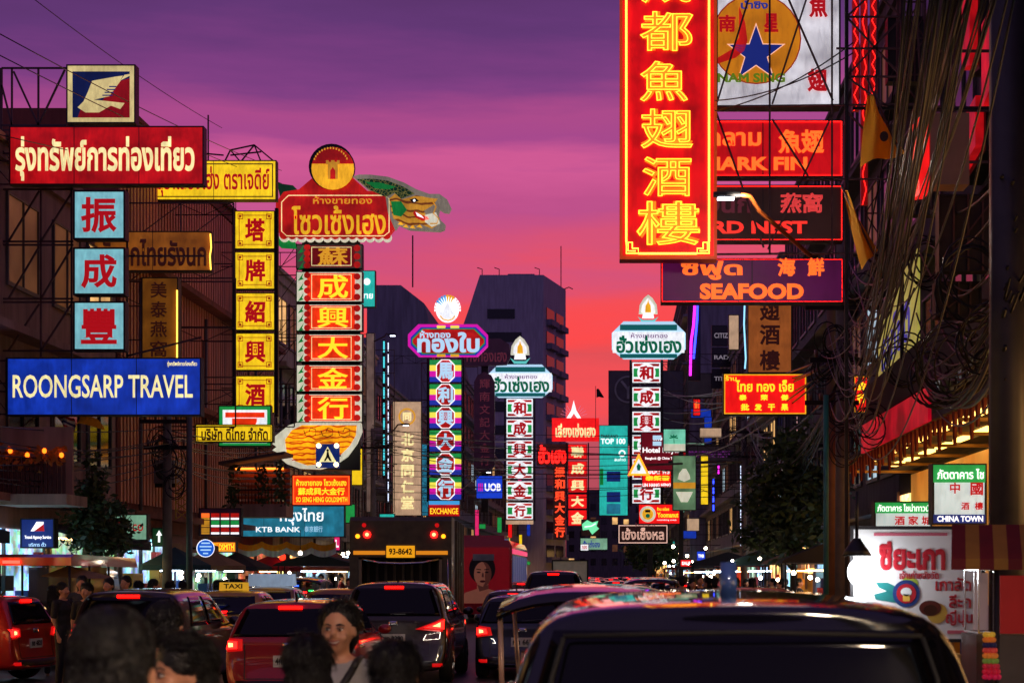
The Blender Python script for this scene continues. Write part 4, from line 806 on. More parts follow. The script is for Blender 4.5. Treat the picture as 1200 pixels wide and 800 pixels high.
t = thing('menu_banner', 'big white food stall banner with red Thai lettering and round badge', 'banner', (W(1080, 0, Y).x, Y, W(0, 748, Y).z))
x0, x1, z0, z1 = rct((1000, 620, 1150, 748), Y); MB().box(x0, x1, Y, Y + .05, z0, z1).build('banner_sheet', mat('white vinyl', (214, 210, 210), .45, var=.08), t)
MB().frame(x0 - .03, x1 + .03, z0 - .03, z1 + .03, .03, Y - .02, Y + .07).build('banner_frame', steel2, t)
M_red = mat('red vinyl print', (170, 18, 36), .5, var=.15); M_pink = mat('pink vinyl print', (190, 90, 110), .5, var=.1)
for s_, r, b_ in (("ซียะเกา", (1030, 634, 1108, 668), .05), ("เจ้าเก่าหลังวัด", (1054, 668, 1100, 678), .02), ("เกาลัด", (1096, 676, 1138, 692), .03), ("ลีะก", (1112, 696, 1138, 712), .03), ("ญี่ปุ่น", (1108, 714, 1140, 734), .03)): plet(t, s_, r, Y - .004, M_red, b_, thick=.006)
pbox(t, (1024, 624, 1110, 627.5), Y - .002, .003, M_pink, 'print_strip'); pbox(t, (1110, 738, 1148, 742), Y - .002, .003, M_pink, 'print_strip')
for i, pts in enumerate(([(1052, 698), (1030, 688), (1026, 682), (1040, 682), (1056, 690)], [(1052, 706), (1026, 702), (1024, 696), (1040, 692), (1056, 698)])): plate(t, pts, Y - .002, .003, mat('teal leaf print', (20, 110, 110), .5), 'leaf_print')
pdisc(t, 1066, 685, 10, Y - .002, .002, mat('lime print', (160, 180, 60), .5), 'splash_print'); pdisc(t, 1062, 695, 16, Y - .005, .003, mat('navy print', (24, 50, 110), .5), 'badge'); pdisc(t, 1062, 695, 11.5, Y - .009, .003, M_red, 'badge_ring'); pdisc(t, 1062, 693, 6.5, Y - .013, .003, mat('white print', (225, 225, 225), .5), 'badge_cloud', 5); pbox(t, (1058, 696, 1066, 704), Y - .013, .003, mat('yellow print', (220, 170, 70), .5), 'badge_cup')
pdisc(t, 1098, 718, 12, Y - .003, .003, mat('ochre print', (190, 150, 60), .5), 'fruit_print'); pdisc(t, 1090, 712, 13, Y - .007, .003, mat('chestnut print', (84, 30, 26), .35), 'chestnut_print', 9); pdisc(t, 1090, 714, 8, Y - .011, .003, mat('dark chestnut', (46, 14, 14), .3), 'chestnut_core', 6)
# ---------------------------------------------------------------- vehicles
def paintm(n, c, r=.28): return mat(n, c, r, .25, var=.06, scale=2, coat=1.)
glassc = mat('tinted car glass', (5, 5, 7), .05, var=0); glassc.node_tree.nodes['Principled BSDF'].inputs['Specular IOR Level'].default_value = .3
rubber = mat('tyre rubber', (22, 22, 22), .8, var=.2); alloy = mat('alloy rim', (150, 150, 152), .3, .9, .1); plastic = mat('black plastic trim', (18, 18, 18), .45, var=.15)
chrome = mat('chrome', (190, 190, 195), .15, 1, 0); platem = mat('number plate sheet', (196, 196, 190), .5, var=.1); inkm = mat('plate ink', (20, 20, 22), .6, var=0)
tail = glow('lit tail lamp', (255, 16, 12), 9., base=(120, 6, 6)); tailw = glow('hot tail lamp core', (255, 120, 70), 7.0); tail0 = glow('dim tail lamp', (190, 10, 10), .9, base=(110, 8, 8)); brake = glow('lit third brake lamp', (255, 10, 6), 5.0)
amberl = glow('amber lamp', (255, 140, 20), 3.0); headl = glow('head lamp', (255, 246, 226), 10.)
def carbody(L, Wd, H, belt, style, hwr):
    hw = Wd / 2; c = H - belt
    st = []                                                       # y, half width, belt, roof, roof half width, lean
    if style == 'sedan':
        st += [(0, hw * .93, belt, belt + .03, hw * .8, 0), (.1, hw * .97, belt + .02, belt + .05, hw * .8, 0), (.52, hw, belt + .02, belt + .05, hw * .8, 0), (.6, hw, belt + .02, H - .03, hwr * .96, 1.25), (.85, hw, belt, H, hwr, 1.05)]
    else:
        s = .34 if style == 'suv' else .55
        st += [(.0, hw * .94, belt, H - .05, hwr * .95, s), (.07, hw * .98, belt, H - .02, hwr * .99, s), (.5, hw, belt, H, hwr, s * .9)]
    st += [(L * .42, hw, belt, H + .015, hwr, .1), (L * .55, hw, belt, H, hwr, -.2), (L * .7, hw, belt, H - .05, hwr * .95, -.95), (L * .735, hw, belt, belt + .04, hw * .8, 0), (L * .93, hw * .97, belt * .93, belt * .93 + .03, hw * .75, 0), (L, hw * .88, belt * .8, belt * .82, hw * .7, 0)]
    vs = []; fs = []; rings = []
    for i, (y, w, zb, zr, wr, ln) in enumerate(st):
        zl = .2 if 0 < i < len(st) - 1 else .27
        half = [(0, zl), (w * .82, zl), (w * .96, zl + .1), (w, zl + (zb - zl) * .5), (w * .985, zb - .07), (w * .955, zb), ((w * .955 + wr) / 2 + .015, zb + (zr - zb) * .5), (wr + .01, zr - min(.07, (zr - zb) * .3)), (wr * .82, zr), (0, zr + .02)]
        ring = []
        for k, (x, z) in enumerate(half):
            e = 0
            if i == 0: e = .1 * (abs(x) / w) ** 3
            if i == len(st) - 1: e = -.18 * (abs(x) / w) ** 2
            yy = y + e + (ln * (z - zb) if z > zb else 0)
            if i == 0 and z < zb * .62: yy -= .07
            ring.append((x, yy, z))
        idx = []
        for k in range(10): idx.append(len(vs)); vs.append(ring[k])
        for k in range(8, 0, -1): idx.append(len(vs)); vs.append((-ring[k][0], ring[k][1], ring[k][2]))
        rings.append(idx)
    n = 18
    for a, b in zip(rings, rings[1:]):
        for k in range(n): fs.append((a[k], a[(k + 1) % n], b[(k + 1) % n], b[k]))
    for r in (rings[0], rings[-1]):
        fs.append((r[0], r[1], r[17])); fs.append((r[9], r[8], r[10]))
        for k in range(1, 8): fs.append((r[k], r[k + 1], r[18 - k - 1], r[18 - k]))
    m = MB(); m.add(vs, fs); me = m.mesh('body', plastic, True)
    o = bpy.data.objects.new('tmp', me); COL.objects.link(o); md = o.modifiers.new('s', 'SUBSURF'); md.levels = 2; md.render_levels = 2
    me2 = evaluated(o); bpy.data.objects.remove(o); bpy.data.meshes.remove(me)
    me2.polygons.foreach_set('use_smooth', [True] * len(me2.polygons))
    bm = bmesh.new(); bm.from_mesh(me2); bmesh.ops.recalc_face_normals(bm, faces=bm.faces); bm.to_mesh(me2); bvh = BVHTree.FromBMesh(bm); bm.free()
    return me2, bvh
def decal(bvh, quad, d, off=.01, nx=8, ny=4, th=.02, mb=None):
    """a patch that follows the body: quad corners cast along d, then raised by off"""
    d = Vector(d); q = [Vector(p) for p in quad]; m = mb or MB(); g = {}
    vs = []
    for j in range(ny + 1):
        for i in range(nx + 1):
            u, v = i / nx, j / ny; p = (q[0] * (1 - u) + q[1] * u) * (1 - v) + (q[3] * (1 - u) + q[2] * u) * v
            h = bvh.ray_cast(p - d * 4, d)
            if h[0] is not None: g[i, j] = len(vs); vs.append(h[0] - d * off)
    N0 = len(vs); vs += [v + d * (off + th) for v in vs]; fs = []; edge = {}
    for j in range(ny):
        for i in range(nx):
            ks = [(i, j), (i + 1, j), (i + 1, j + 1), (i, j + 1)]
            if all(k in g for k in ks):
                f = [g[k] for k in ks]; fs.append(tuple(f))
                for a, b in zip(f, f[1:] + f[:1]):
                    if (b, a) in edge: del edge[b, a]
                    else: edge[a, b] = 1
    for a, b in edge: fs.append((b, a, a + N0, b + N0))
    if fs: m.add(vs, fs)
    return m
def wheel(t, x, y, r=.33, w=.22, spokes=5):
    s = 1 if x > 0 else -1
    m = MB(); prof = [(-w / 2, r * .62), (-w / 2, r * .9), (-w * .36, r), (w * .36, r), (w / 2, r * .9), (w / 2, r * .62)]; n = 26; vs = []; fs = []
    for i in range(n):
        a = 2 * math.pi * i / n
        for (px, pr) in prof: vs.append((x + px, y + pr * math.cos(a), r + pr * math.sin(a)))
    for i in range(n):
        for k in range(5): a = i * 6 + k; b = ((i + 1) % n) * 6 + k; fs.append((a, a + 1, b + 1, b))
    m.add(vs, fs); wl = m.build('wheel', rubber, t, True, False)
    m = MB(); xo = x + s * w * .42
    for i in range(n):
        a, b = 2 * math.pi * i / n, 2 * math.pi * (i + 1) / n
        m.tube([(xo, y + r * .62 * math.cos(a), r + r * .62 * math.sin(a)), (xo, y + r * .62 * math.cos(b), r + r * .62 * math.sin(b))], .022, 4)
    for i in range(spokes):
        a = 2 * math.pi * i / spokes; m.tube([(xo, y, r), (xo, y + r * .6 * math.cos(a), r + r * .6 * math.sin(a))], [.05, .03], 5)
    m.box(x - .02, x + .02, y - r * .4, y + r * .4, r * .6, r * 1.4); m.build('rim', alloy, wl, False, False)
def car(name, label, loc, style, col, L=4.4, Wd=1.76, H=1.48, belt=None, hwr=None, rz=0, lamp='h', lit=True, plate_s="กข 4821", brk=True, taxi=False, ant=True, group=None, roofm=None, lampz=None, cat='car'):
    belt = belt or H * .64; hw = Wd / 2; hwr = hwr or hw * .76
    t = thing(name, label, cat, (loc[0], loc[1], 0), group, rz)
    me, bvh = carbody(L, Wd, H, belt, style, hwr); me.materials.clear(); me.materials.append(col)
    b = bpy.data.objects.new('body', me); COL.objects.link(b); b.parent = t
    B = lambda quad, d, nm, mm, off=.01, nx=10, ny=5, th=.03: decal(bvh, quad, d, off, nx, ny, th).build(nm, mm, t, True, False)
    F, K = (0, 1, 0), (0, -1, 0)
    zt = H - .1; zb = belt + (.05 if style != 'sedan' else .07)
    B([(-hw * .86, 0, zb), (hw * .86, 0, zb), (hwr * .9, 0, zt), (-hwr * .9, 0, zt)], F, 'rear_window', glassc, .008, 14, 8)
    B([(-hw * .86, 0, zb), (hw * .86, 0, zb), (hwr * .9, 0, zt), (-hwr * .9, 0, zt)], K, 'windscreen', glassc, .008, 14, 8)
    y0 = 1.05 if style == 'sedan' else .55
    for s in (-1, 1):
        for (ya, yb, yta, ytb) in ((y0, L * .36, y0 + .35, L * .36), (L * .375, L * .62, L * .375, L * .545)):
            B([(s * hw, ya, zb), (s * hw, yb, zb), (s * hw, ytb, zt + .0), (s * hw, yta, zt + .0)], (-s, 0, 0), 'side_window', glassc, .008, 8, 6)
        # lamps: quads given on the rear, wrapped onto the flank
        z = lampz or belt
        shp = {'h': [(.62, z - .16), (.97, z - .2), (.98, z + .02), (.66, z - .02)], 'v': [(.8, z - .32), (.985, z - .32), (.975, z + .1), (.83, z + .1)], 'w': [(.4, z - .17), (.97, z - .22), (.985, z + .05), (.74, z - .05)], 's': [(.7, z - .14), (.97, z - .16), (.985, z + .04), (.7, z + .02)]}[lamp]
        lampo = B([(s * x * hw, 0, q) for x, q in shp], F, 'tail_lamp', tail0, .015, 8, 5)
        if lit:
            cx = sum(x for x, q in shp) / 4; cz = sum(q for x, q in shp) / 4; sh = [(cx + (x - cx) * .62 + .03, cz + (q - cz) * .6) for x, q in shp]
            decal(bvh, [(s * x * hw, 0, q) for x, q in sh], F, .022, 6, 4, .01).build('lamp_bulb', tail, lampo, True, False)
            sh = [(cx + (x - cx) * .25 + .04, cz + (q - cz) * .3) for x, q in shp]
            decal(bvh, [(s * x * hw, 0, q) for x, q in sh], F, .028, 4, 3, .01).build('lamp_core', tailw, lampo, True, False)
        B([(s * hw * .72, 0, .3), (s * hw * .9, 0, .3), (s * hw * .9, 0, .36), (s * hw * .72, 0, .36)], F, 'reflector', tail0, .012, 4, 2)
        B([(s * hw * .55, 0, belt * .68), (s * hw * .85, 0, belt * .7), (s * hw * .86, 0, belt * .8), (s * hw * .6, 0, belt * .76)], K, 'head_lamp', headl, .012, 5, 3)
        mm = MB(); mm.ball((s * (hw + .1), L * .63, belt + .08), (.1, .06, .075)); mm.bar((s * hw * .9, L * .64, belt), (s * (hw + .06), L * .635, belt + .05), .02); mm.build('side_mirror', col, t, True, False)
        for yy in (L * .2, L * .8):
            ar = MB(); r0 = .39
            for i in range(14):
                a, c2 = math.pi * i / 14 - .15, math.pi * (i + 1) / 14 - .15
                decal(bvh, [(s * hw, yy + .0 * math.cos(a), .33), (s * hw, yy + r0 * math.cos(a), .33 + r0 * math.sin(a)), (s * hw, yy + r0 * math.cos(c2), .33 + r0 * math.sin(c2)), (s * hw, yy, .34)], (-s, 0, 0), .006, 1, 3, .01, ar)
            ar.build('wheel_arch', plastic, t, False, False); wheel(t, s * (hw - .1), yy)
        B([(s * hw, L * .22, belt * .86), (s * hw, L * .3, belt * .86), (s * hw, L * .3, belt * .9), (s * hw, L * .22, belt * .9)], (-s, 0, 0), 'door_handle', chrome, .02, 3, 2)
    B([(-hw * .8, 0, .25), (hw * .8, 0, .25), (hw * .8, 0, .4), (-hw * .8, 0, .4)], F, 'bumper_trim', plastic, .012, 8, 2)
    if brk:
        zq = H - .085 if style != 'sedan' else belt + .12
        B([(-.16, 0, zq - .025), (.16, 0, zq - .025), (.16, 0, zq + .02), (-.16, 0, zq + .02)], F, 'third_brake_lamp', brake, .03, 6, 2)
    zp = belt * .7; h = bvh.ray_cast(Vector((0, -3, zp)), Vector((0, 1, 0)))[0]; yp = (h.y if h else 0) - .02
    pl_ = MB().box(-.2, .2, yp, yp + .04, zp - .08, zp + .08).build('number_plate', platem, t, False, False)
    letter_mb(plate_s, -.17, .17, zp - .045, zp + .05, yp - .003, .03, thick=.006).build('plate_lettering', inkm, pl_, False, False)
    B([(-.07, 0, belt - .1), (.07, 0, belt - .1), (.07, 0, belt - .03), (-.07, 0, belt - .03)], F, 'badge', chrome, .02, 4, 3)
    sm = MB()
    for s in (-1, 1): decal(bvh, [(s * hw * .66, 0, belt * .45), (s * hw * .675, 0, belt * .45), (s * hw * .675, 0, belt * .95), (s * hw * .66, 0, belt * .95)], F, .004, 1, 8, .01, sm)
    decal(bvh, [(-hw * .66, 0, belt * .44), (hw * .66, 0, belt * .44), (hw * .66, 0, belt * .455), (-hw * .66, 0, belt * .455)], F, .004, 10, 1, .01, sm); sm.build('tailgate_seam', plastic, t, False, False)
    ya = .75 if style != 'sedan' else 1.5
    if ant: MB().tube([(0, ya, H), (0, ya - .12, H + .13)], [.02, .006], 5).build('antenna', plastic, t, False, False)
    if style != 'sedan':                                            # wiper on the tailgate
        decal(bvh, [(-.02, 0, zb + .03), (.34, 0, zb + .06), (.34, 0, zb + .075), (-.02, 0, zb + .055)], F, .025, 6, 1, .01).build('wiper', plastic, t, False, False)
    if taxi:
        zz = H + .01; yy = L * .42
        m = MB().prismx([(yy - .09, zz), (yy + .09, zz), (yy + .05, zz + .17), (yy - .05, zz + .17)], -.3, .3)
        sgn = m.build('taxi_sign', glow('taxi sign amber', (226, 170, 40), .55), t, False, False)
        letter_mb("TAXI", -.2, .2, zz + .04, zz + .14, yy - .1, .03, thick=.02).build('lettering', inkm, sgn, False, False)
    return t
P_black = paintm('black car paint', (6, 6, 7), .12); P_red = paintm('red car paint', (156, 12, 18)); P_dark = paintm('maroon black car paint', (34, 14, 18)); P_brown = paintm('dark brown car paint', (32, 18, 20)); P_yel = paintm('taxi yellow paint', (214, 150, 16)); P_blue = paintm('blue black car paint', (16, 22, 38)); P_grey = paintm('grey car paint', (70, 70, 76)); P_white = paintm('white car paint', (190, 190, 192)); P_or = paintm('taxi orange paint', (206, 96, 30)); P_scar = paintm('scarlet car paint', (180, 14, 20))
def at(px, Y): return ((px - VX) * Y / FPX, Y)
t = car('parked_suv', 'huge black glossy suv with a shark fin antenna, close behind the tuk-tuk', at(876, 5.7), 'suv', P_black, 4.8, 1.86, 1.765, 1.12, .73, lamp='v', lit=False, brk=False, ant=False, plate_s="2กข 517")
t.name = 'suv'
MB().prismx([(.92, 1.765), (1.3, 1.77), (1.04, 1.84), (.98, 1.90), (.945, 1.905)], -.03, .03).build('shark_fin_antenna', paintm('fin blue sheen', (60, 90, 160)), t, True, False)  # bluish sheen of the fin is put into its base colour
mb = MB()
for s in (-1, 1): mb.tube([(s * .62, .0, 1.17), (s * .655, .06, 1.3), (s * .66, .14, 1.5), (s * .62, .2, 1.64)], .008, 6)
mb.tube([(-.62, .2, 1.645), (0, .16, 1.66), (.62, .2, 1.645)], .008, 6); mb.build('window_seal', rubber, t, True, False)
MB().box(.2, .34, .085, .1, 1.32, 1.40).build('window_sticker', mat('sticker', (140, 130, 90), .6), t, False, False)
for s in (): MB().tube([(s * .6, .75, 1.755), (s * .61, 1.0, 1.8), (s * .61, 2.5, 1.81), (s * .6, 2.8, 1.77)], .018, 6).build('roof_rail', plastic, t, True, False)
car('red_car', 'glossy red hatchback with plate and lit lamps between the crowd and dark suv', at(336, 23.3), 'hatch', P_red, 4.1, 1.78, 1.48, lamp='s', plate_s="4กผ 8213")
car('suv', 'dark brown suv with big wedge tail lamps behind the garbage truck', at(460, 28.6), 'suv', P_brown, 4.6, 1.84, 1.72, lamp='w', plate_s="ฆก 2290")
car('minivan', 'maroon black minivan reflecting red lights behind the dark haired man', at(146, 24.6), 'suv', P_dark, 4.4, 1.74, 1.62, lamp='v', plate_s="ชษ 904", ant=False)
car('taxi', 'yellow taxi with an amber roof sign beside the maroon minivan', at(250, 34.5), 'sedan', P_yel, 4.5, 1.74, 1.5, taxi=True, lamp='s', plate_s="ทษ 771", ant=False)
t = car('taxi', 'yellow taxi with a pale advert board across its roof', at(302, 42.5), 'sedan', P_yel, 4.5, 1.74, 1.52, lamp='s', plate_s="มข 36", ant=False)
m = MB().prismx([(1.6, 1.54), (2.0, 1.54), (1.85, 1.86), (1.75, 1.86)], -.6, .6); m.build('advert_board', glow('pale blue lit board', (150, 170, 190), .6, .3), t, False, False)
car('taxi', 'dark windowed car with a yellow roof in front of the red hatchback', at(385, 36.5), 'sedan', paintm('taxi ochre paint', (170, 104, 16)), 4.5, 1.72, 1.52, lamp='s', plate_s="ทล 12", ant=False)
car('hatchback', 'blue black hatchback with one glaring tail lamp beside the tuk-tuk', at(612, 30), 'hatch', P_blue, 4.2, 1.72, 1.47, lamp='h', plate_s="กท 665", brk=False)
car('hatchback', 'wine red small car in front of the blue black hatchback', at(603, 37), 'hatch', P_dark, 4.0, 1.66, 1.5, lamp='h', plate_s="ญส 48")
car('van', 'black van with a wide lit brake lamp on top beyond the tuk-tuk', at(648, 48), 'suv', P_black, 4.8, 1.84, 1.94, 1.25, lamp='v', plate_s="ฮต 31", ant=False)
car('taxi', 'orange roofed taxi behind the black suv antenna', at(892, 27), 'sedan', P_or, 4.5, 1.76, 1.62, lamp='s', plate_s="ทจ 90", lit=False)
car('red_car', 'scarlet hatchback turning across the kerb, only its wheel end in view', ((45 - VX) * 29.5 / FPX, 29.6), 'hatch', P_scar, 3.6, 1.66, 1.48, rz=R(80), lamp='h')
far = car('distant_car', 'distant silver car with red lamps past the black van', at(676, 72), 'hatch', P_grey, 4.2, 1.74, 1.5, lamp='h', plate_s="พล 5")
for lb, px, Y in (('distant silver car straight ahead in the middle lane', 741, 60), ('distant silver car before the small bushy tree', 800, 64), ('distant silver car in the middle of the far queue', 722, 86), ('distant silver car nearest the far stalls', 790, 92), ('distant silver car at the tail of the far queue', 700, 104), ('distant silver car below the cafe box', 752, 118), ('distant silver car beside the box truck', 690, 80), ('distant silver car between the tuk-tuk and the crowd', 782, 74), ('distant silver car farthest along the queue', 716, 136), ('distant silver car before the farthest stall', 770, 104), ('distant silver car past the big black van', 664, 62), ('distant silver car beside the far bus lane', 630, 96), ('distant silver car under the mint board', 690, 122), ('distant silver car near the first far stall', 812, 70), ('distant silver car behind the orange taxi', 838, 56), ('distant silver car far down the bus side', 622, 74), ('distant silver car on the far kerb lane', 812, 110), ('distant silver car just past the van roof', 650, 110), ('distant silver car last but one in the queue', 738, 150), *[('distant car with red lamps in the far queue', px_, Y_) for px_, Y_ in ((668, 128), (655, 150), (680, 165), (700, 160), (722, 180), (745, 172), (760, 160), (778, 140), (640, 128), (690, 190), (735, 200), (755, 210), (792, 128), (624, 112))]):
    c_ = copy_tree(far, (*at(px, Y), 0), 0, lb)
    if 'far queue' in lb and 'distant car' in lb: c_['group'] = 'cars in the far queue'

# --- tuk-tuk
def tuktuk(label, loc, lampset, canopy):
    t = thing('tuk_tuk', label, 'tuk-tuk', (*loc, 0))
    hood = MB(); n = 10; vs = []; fs = []                          # arched vinyl roof
    for j in range(9):
        y = -.1 + j * .29; dz = -.10 * ((j - 4) / 4) ** 2
        for i in range(n + 1):
            u = -1 + 2 * i / n; vs.append((.72 * u, y, 1.78 + dz - .12 * abs(u) ** 3.2))
    for j in range(8):
        for i in range(n): a = j * (n + 1) + i; fs.append((a, a + 1, a + n + 2, a + n + 1))
    top = len(vs); vs += [(x, y, z - .05) for x, y, z in vs]; fs += [tuple(i + top for i in f[::-1]) for f in fs]
    m = n + 1; per = [i for i in range(m)] + [j * m + n for j in range(1, 9)] + [8 * m + i for i in range(n - 1, -1, -1)] + [j * m for j in range(7, 0, -1)]
    for a, b in zip(per, per[1:] + per[:1]): fs.append((a, b, b + top, a + top))
    hood.add(vs, fs); hood.build('canopy', canopy, t, True, False)
    fm = mat('tuk tuk cream post', (186, 150, 130), .35, .4, .1)
    for s in (-1, 1):
        MB().tube([(s * .68, -.02, .7), (s * .7, -.02, 1.58)], .022, 6).build('post', fm, t, True, False); MB().tube([(s * .62, 1.5, .7), (s * .68, 1.35, 1.62)], .02, 6).build('post', fm, t, True, False)
    body = MB().prismx([(-.1, .32), (-.12, .75), (0, .8), (.75, .8), (.8, .45), (1.3, .42), (1.6, .5), (1.75, .85), (2.0, .8), (2.2, .45), (2.1, .32)], -.62, .62); body.build('body', paintm('tuk tuk wine paint', (70, 12, 20)), t, False, False)
    MB().prismx([(.05, .8), (.1, 1.25), (.18, 1.27), (.22, .88), (.7, .88), (.72, .8)], -.55, .55).build('passenger_seat', mat('seat vinyl', (120, 84, 70), .5), t, False, False)
    MB().box(-.2, .2, 1.1, 1.4, .43, .82).build('driver_seat', mat('seat vinyl', (120, 84, 70), .5), t, False, False)
    for s in (-1, 1):
        MB().tube([(s * .62, -.1, .78), (s * .68, .2, .98), (s * .66, .75, .98)], .025, 6).build('side_rail', chrome, t, True, False)
        wheel(t, s * .55, .35, .26, .14, 6)
        MB().disc(s * .5, .6, .06, -.17, -.11).build('tail_lamp', tail, t, False, False); MB().disc(s * .35, .6, .04, -.16, -.11).build('indicator_lamp', amberl, t, False, False)
    wheel(t, .001, 1.95, .26, .13, 6)
    for i, (mm, x, z) in enumerate(lampset): MB().box(x - .07, x + .07, -.13, -.105, z - .02, z + .02).build('running_lamp', mm, t, False, False)
    MB().tube([(-.3, 1.6, .95), (0, 1.7, .98), (.3, 1.6, .95)], .016, 5).build('handlebar', plastic, t, True, False)
    return t
hood_m = mat('black vinyl hood', (14, 10, 12), .12, 0, .1, coat=.6)
tk = tuktuk('tuk-tuk with a shiny black vinyl canopy and cream posts beside the big suv', at(694, 13), [], hood_m)
lamps = [(glow('blue running lamp', (40, 80, 255), 5.), 0, 1.5), (glow('green running lamp', (30, 220, 80), 4.), -.45, 1.35), (glow('green running lamp', (30, 220, 80), 4.), .45, 1.35), (tail, -.25, 1.3), (tail, .25, 1.3)]
tuktuk('tuk-tuk with blue green and red running lamps among the umbrellas', at(348, 52), lamps, hood_m)
tuktuk('dark tuk-tuk with amber and red lamps before the distant crowd', at(764, 44), [(amberl, 0, 1.3), (tail, -.2, 1.35), (tail, .2, 1.35)], hood_m)

# --- garbage truck
x0, Y = at(469.5, 40); t = thing('garbage_truck', 'olive garbage truck with an open black hopper and twin red lamps', 'truck', (x0, Y, 0), None, R(2.6))
olive = mat('olive truck paint', (84, 80, 58), .4, .2, .35, scale=5); darkin = mat('hopper inside', (30, 30, 24), .6, .2, var=.4)
B_ = lambda *a: MB().box(*a)
MB().prismx([(0, 2.25), (-.02, 3.1), (.2, 3.2), (1.4, 3.2), (1.4, 2.25)], -1.19, 1.19).build('hopper_hood', olive, t, False, False)
for s in (-1, 1):
    a, b = sorted((s * 1.19, s * .98)); MB().prismx([(0, .5), (0, 2.249), (1.4, 2.249), (1.4, .5)], a, b).build('hopper_side', olive, t, False, False)
    MB().disc(s * .78, 2.78, .085, -.05, .02).build('tail_lamp', tail, t, False, False); MB().disc(s * .78, 2.78, .04, -.06, -.051).build('lamp_core', tailw, t, False, False)
    MB().disc(s * 1.0, 2.74, .05, -.04, .02).build('indicator_lamp', amberl, t, False, False); MB().disc(s * .85, 3.0, .05, -.04, .03).build('marker_lamp', tail0, t, False, False)
MB().box(-.979, .979, 1.2, 1.4, .5, 2.249).build('hopper_back', darkin, t, False, False)
MB().prismx([(0, .5), (0, .95), (.5, 1.0), (1.199, 1.5), (1.199, .5)], -.979, .979).build('hopper_floor', darkin, t, False, False)
m = MB()
for i in range(9): m.box(-.9 + i * .21, -.84 + i * .21, 1.14, 1.199, .9, 2.2)
m.build('hopper_rib', olive, t, False, False)
MB().tube([(-.9, -.02, 2.2), (-.5, -.06, 2.12), (0, -.07, 2.1), (.5, -.06, 2.12), (.9, -.02, 2.2)], .03, 6).build('hopper_lip', chrome, t, True, False)
for q in (-.97, .9): MB().box(q, q + .07, -.05, -.002, .55, 2.2).build('edge_strip', mat('worn pale edge', (140, 130, 100), .5, var=.4), t, False, False)
m = MB()
for a, b in ((-1.1, -.36), (.36, 1.1)): m.box(a, b, -.03, .0, 2.31, 2.4)
m.build('amber_strip', glow('amber glowing strip', (216, 130, 24), .8), t, False, False)  # strip glows by itself in place of reflected light
p = MB().box(-.33, .33, -.04, 0, 2.24, 2.52).build('number_plate', glow('amber plate', (236, 160, 20), .8), t, False, False); letter_mb("93-8642", -.27, .27, 2.31, 2.46, -.045, .03, thick=.008).build('plate_lettering', inkm, p, False, False)
MB().box(-1.2, 1.2, 1.401, 5.2, .7, 3.15).build('bin_body', mat('brushed steel body', (176, 184, 196), .18, .95, .15), t, False, False)
m = MB()
for yy in (1.5, 2.4, 3.3, 4.2, 5.0): m.box(1.2, 1.26, yy, yy + .12, .7, 3.15); m.box(-1.26, -1.2, yy, yy + .12, .7, 3.15)
m.build('body_rib', olive, t, False, False)
MB().prismx([(5.3, .6), (5.3, 2.5), (6.6, 2.5), (6.95, 1.6), (7, .6)], -1.1, 1.1).build('cab', olive, t, False, False)
MB().box(-.4, .4, .2, 6.8, .45, .499).build('chassis', plastic, t, False, False)
for s in (-1, 1):
    for yy in (2.2, 3.3, 6.2): wheel(t, s * .98, yy, .48, .28)
MB().box(-1.15, 1.15, -.12, .0, .42, .56).build('rear_bumper', plastic, t, False, False)
MB().tube([(1.1, 0, 2.2), (1.12, -.05, 1.4), (1.1, 0, .6)], .02, 6).build('grab_rail', chrome, t, True, False)

# --- red bus with portrait advert
x0, Y = at(562, 64); t = thing('bus', 'red city bus with a portrait advert across its rear', 'bus', (x0, Y, 0))
redb = paintm('bus red paint', (190, 16, 28), .3)
MB().prism([(-1.2, .35), (-1.22, 2.9), (-1.1, 3.12), (1.1, 3.12), (1.22, 2.9), (1.2, .35)], 0, 11).build('body', redb, t, False, False)
ad = MB().box(-1.12, 1.12, -.03, -.002, .75, 2.85).build('rear_advert', mat('red advert film', (150, 16, 26), .35, var=.2, em=(104, 6, 14), ems=.5), t, False, False)  # advert film given its own glow to brighten the rear
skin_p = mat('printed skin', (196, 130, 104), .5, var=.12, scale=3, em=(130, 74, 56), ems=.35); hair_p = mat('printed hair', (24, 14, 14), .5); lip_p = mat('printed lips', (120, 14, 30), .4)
def flat(pts, y, mm, nm, par=ad): MB().prism(pts, y - .003, y).build(nm, mm, par, False, False)
el = lambda cx, cz, rx, rz, n=18: [(cx + rx * math.cos(2 * math.pi * i / n), cz + rz * math.sin(2 * math.pi * i / n)) for i in range(n)]
flat(el(.1, 2.05, .5, .56), -.032, hair_p, 'printed_hair'); flat([(-.8, .76), (-.55, 1.15), (-.1, 1.3), (-.08, 1.6), (.32, 1.6), (.34, 1.3), (.8, 1.15), (1.0, .76)], -.036, skin_p, 'printed_shoulders')
flat(el(.12, 1.85, .33, .46), -.040, skin_p, 'printed_face')
for s in (-1, 1): flat(el(.12 + s * .15, 1.92, .075, .03, 10), -.044, hair_p, 'printed_eye'); flat([(.12 + s * .06, 2.0), (.12 + s * .24, 2.03), (.12 + s * .24, 2.06), (.12 + s * .06, 2.035)], -.044, hair_p, 'printed_brow')
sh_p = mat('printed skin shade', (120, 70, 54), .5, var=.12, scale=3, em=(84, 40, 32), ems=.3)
flat([(.12 + .33 * math.cos(R(a)), 1.85 + .46 * math.sin(R(a))) for a in range(-88, 89, 11)] + [(.25, 2.1), (.2, 1.8), (.22, 1.55)], -.042, sh_p, 'printed_shadow'); flat([(-.08, 1.46), (.12, 1.38), (.34, 1.46), (.34, 1.3), (.0, 1.2)], -.0385, sh_p, 'printed_neck_shadow')
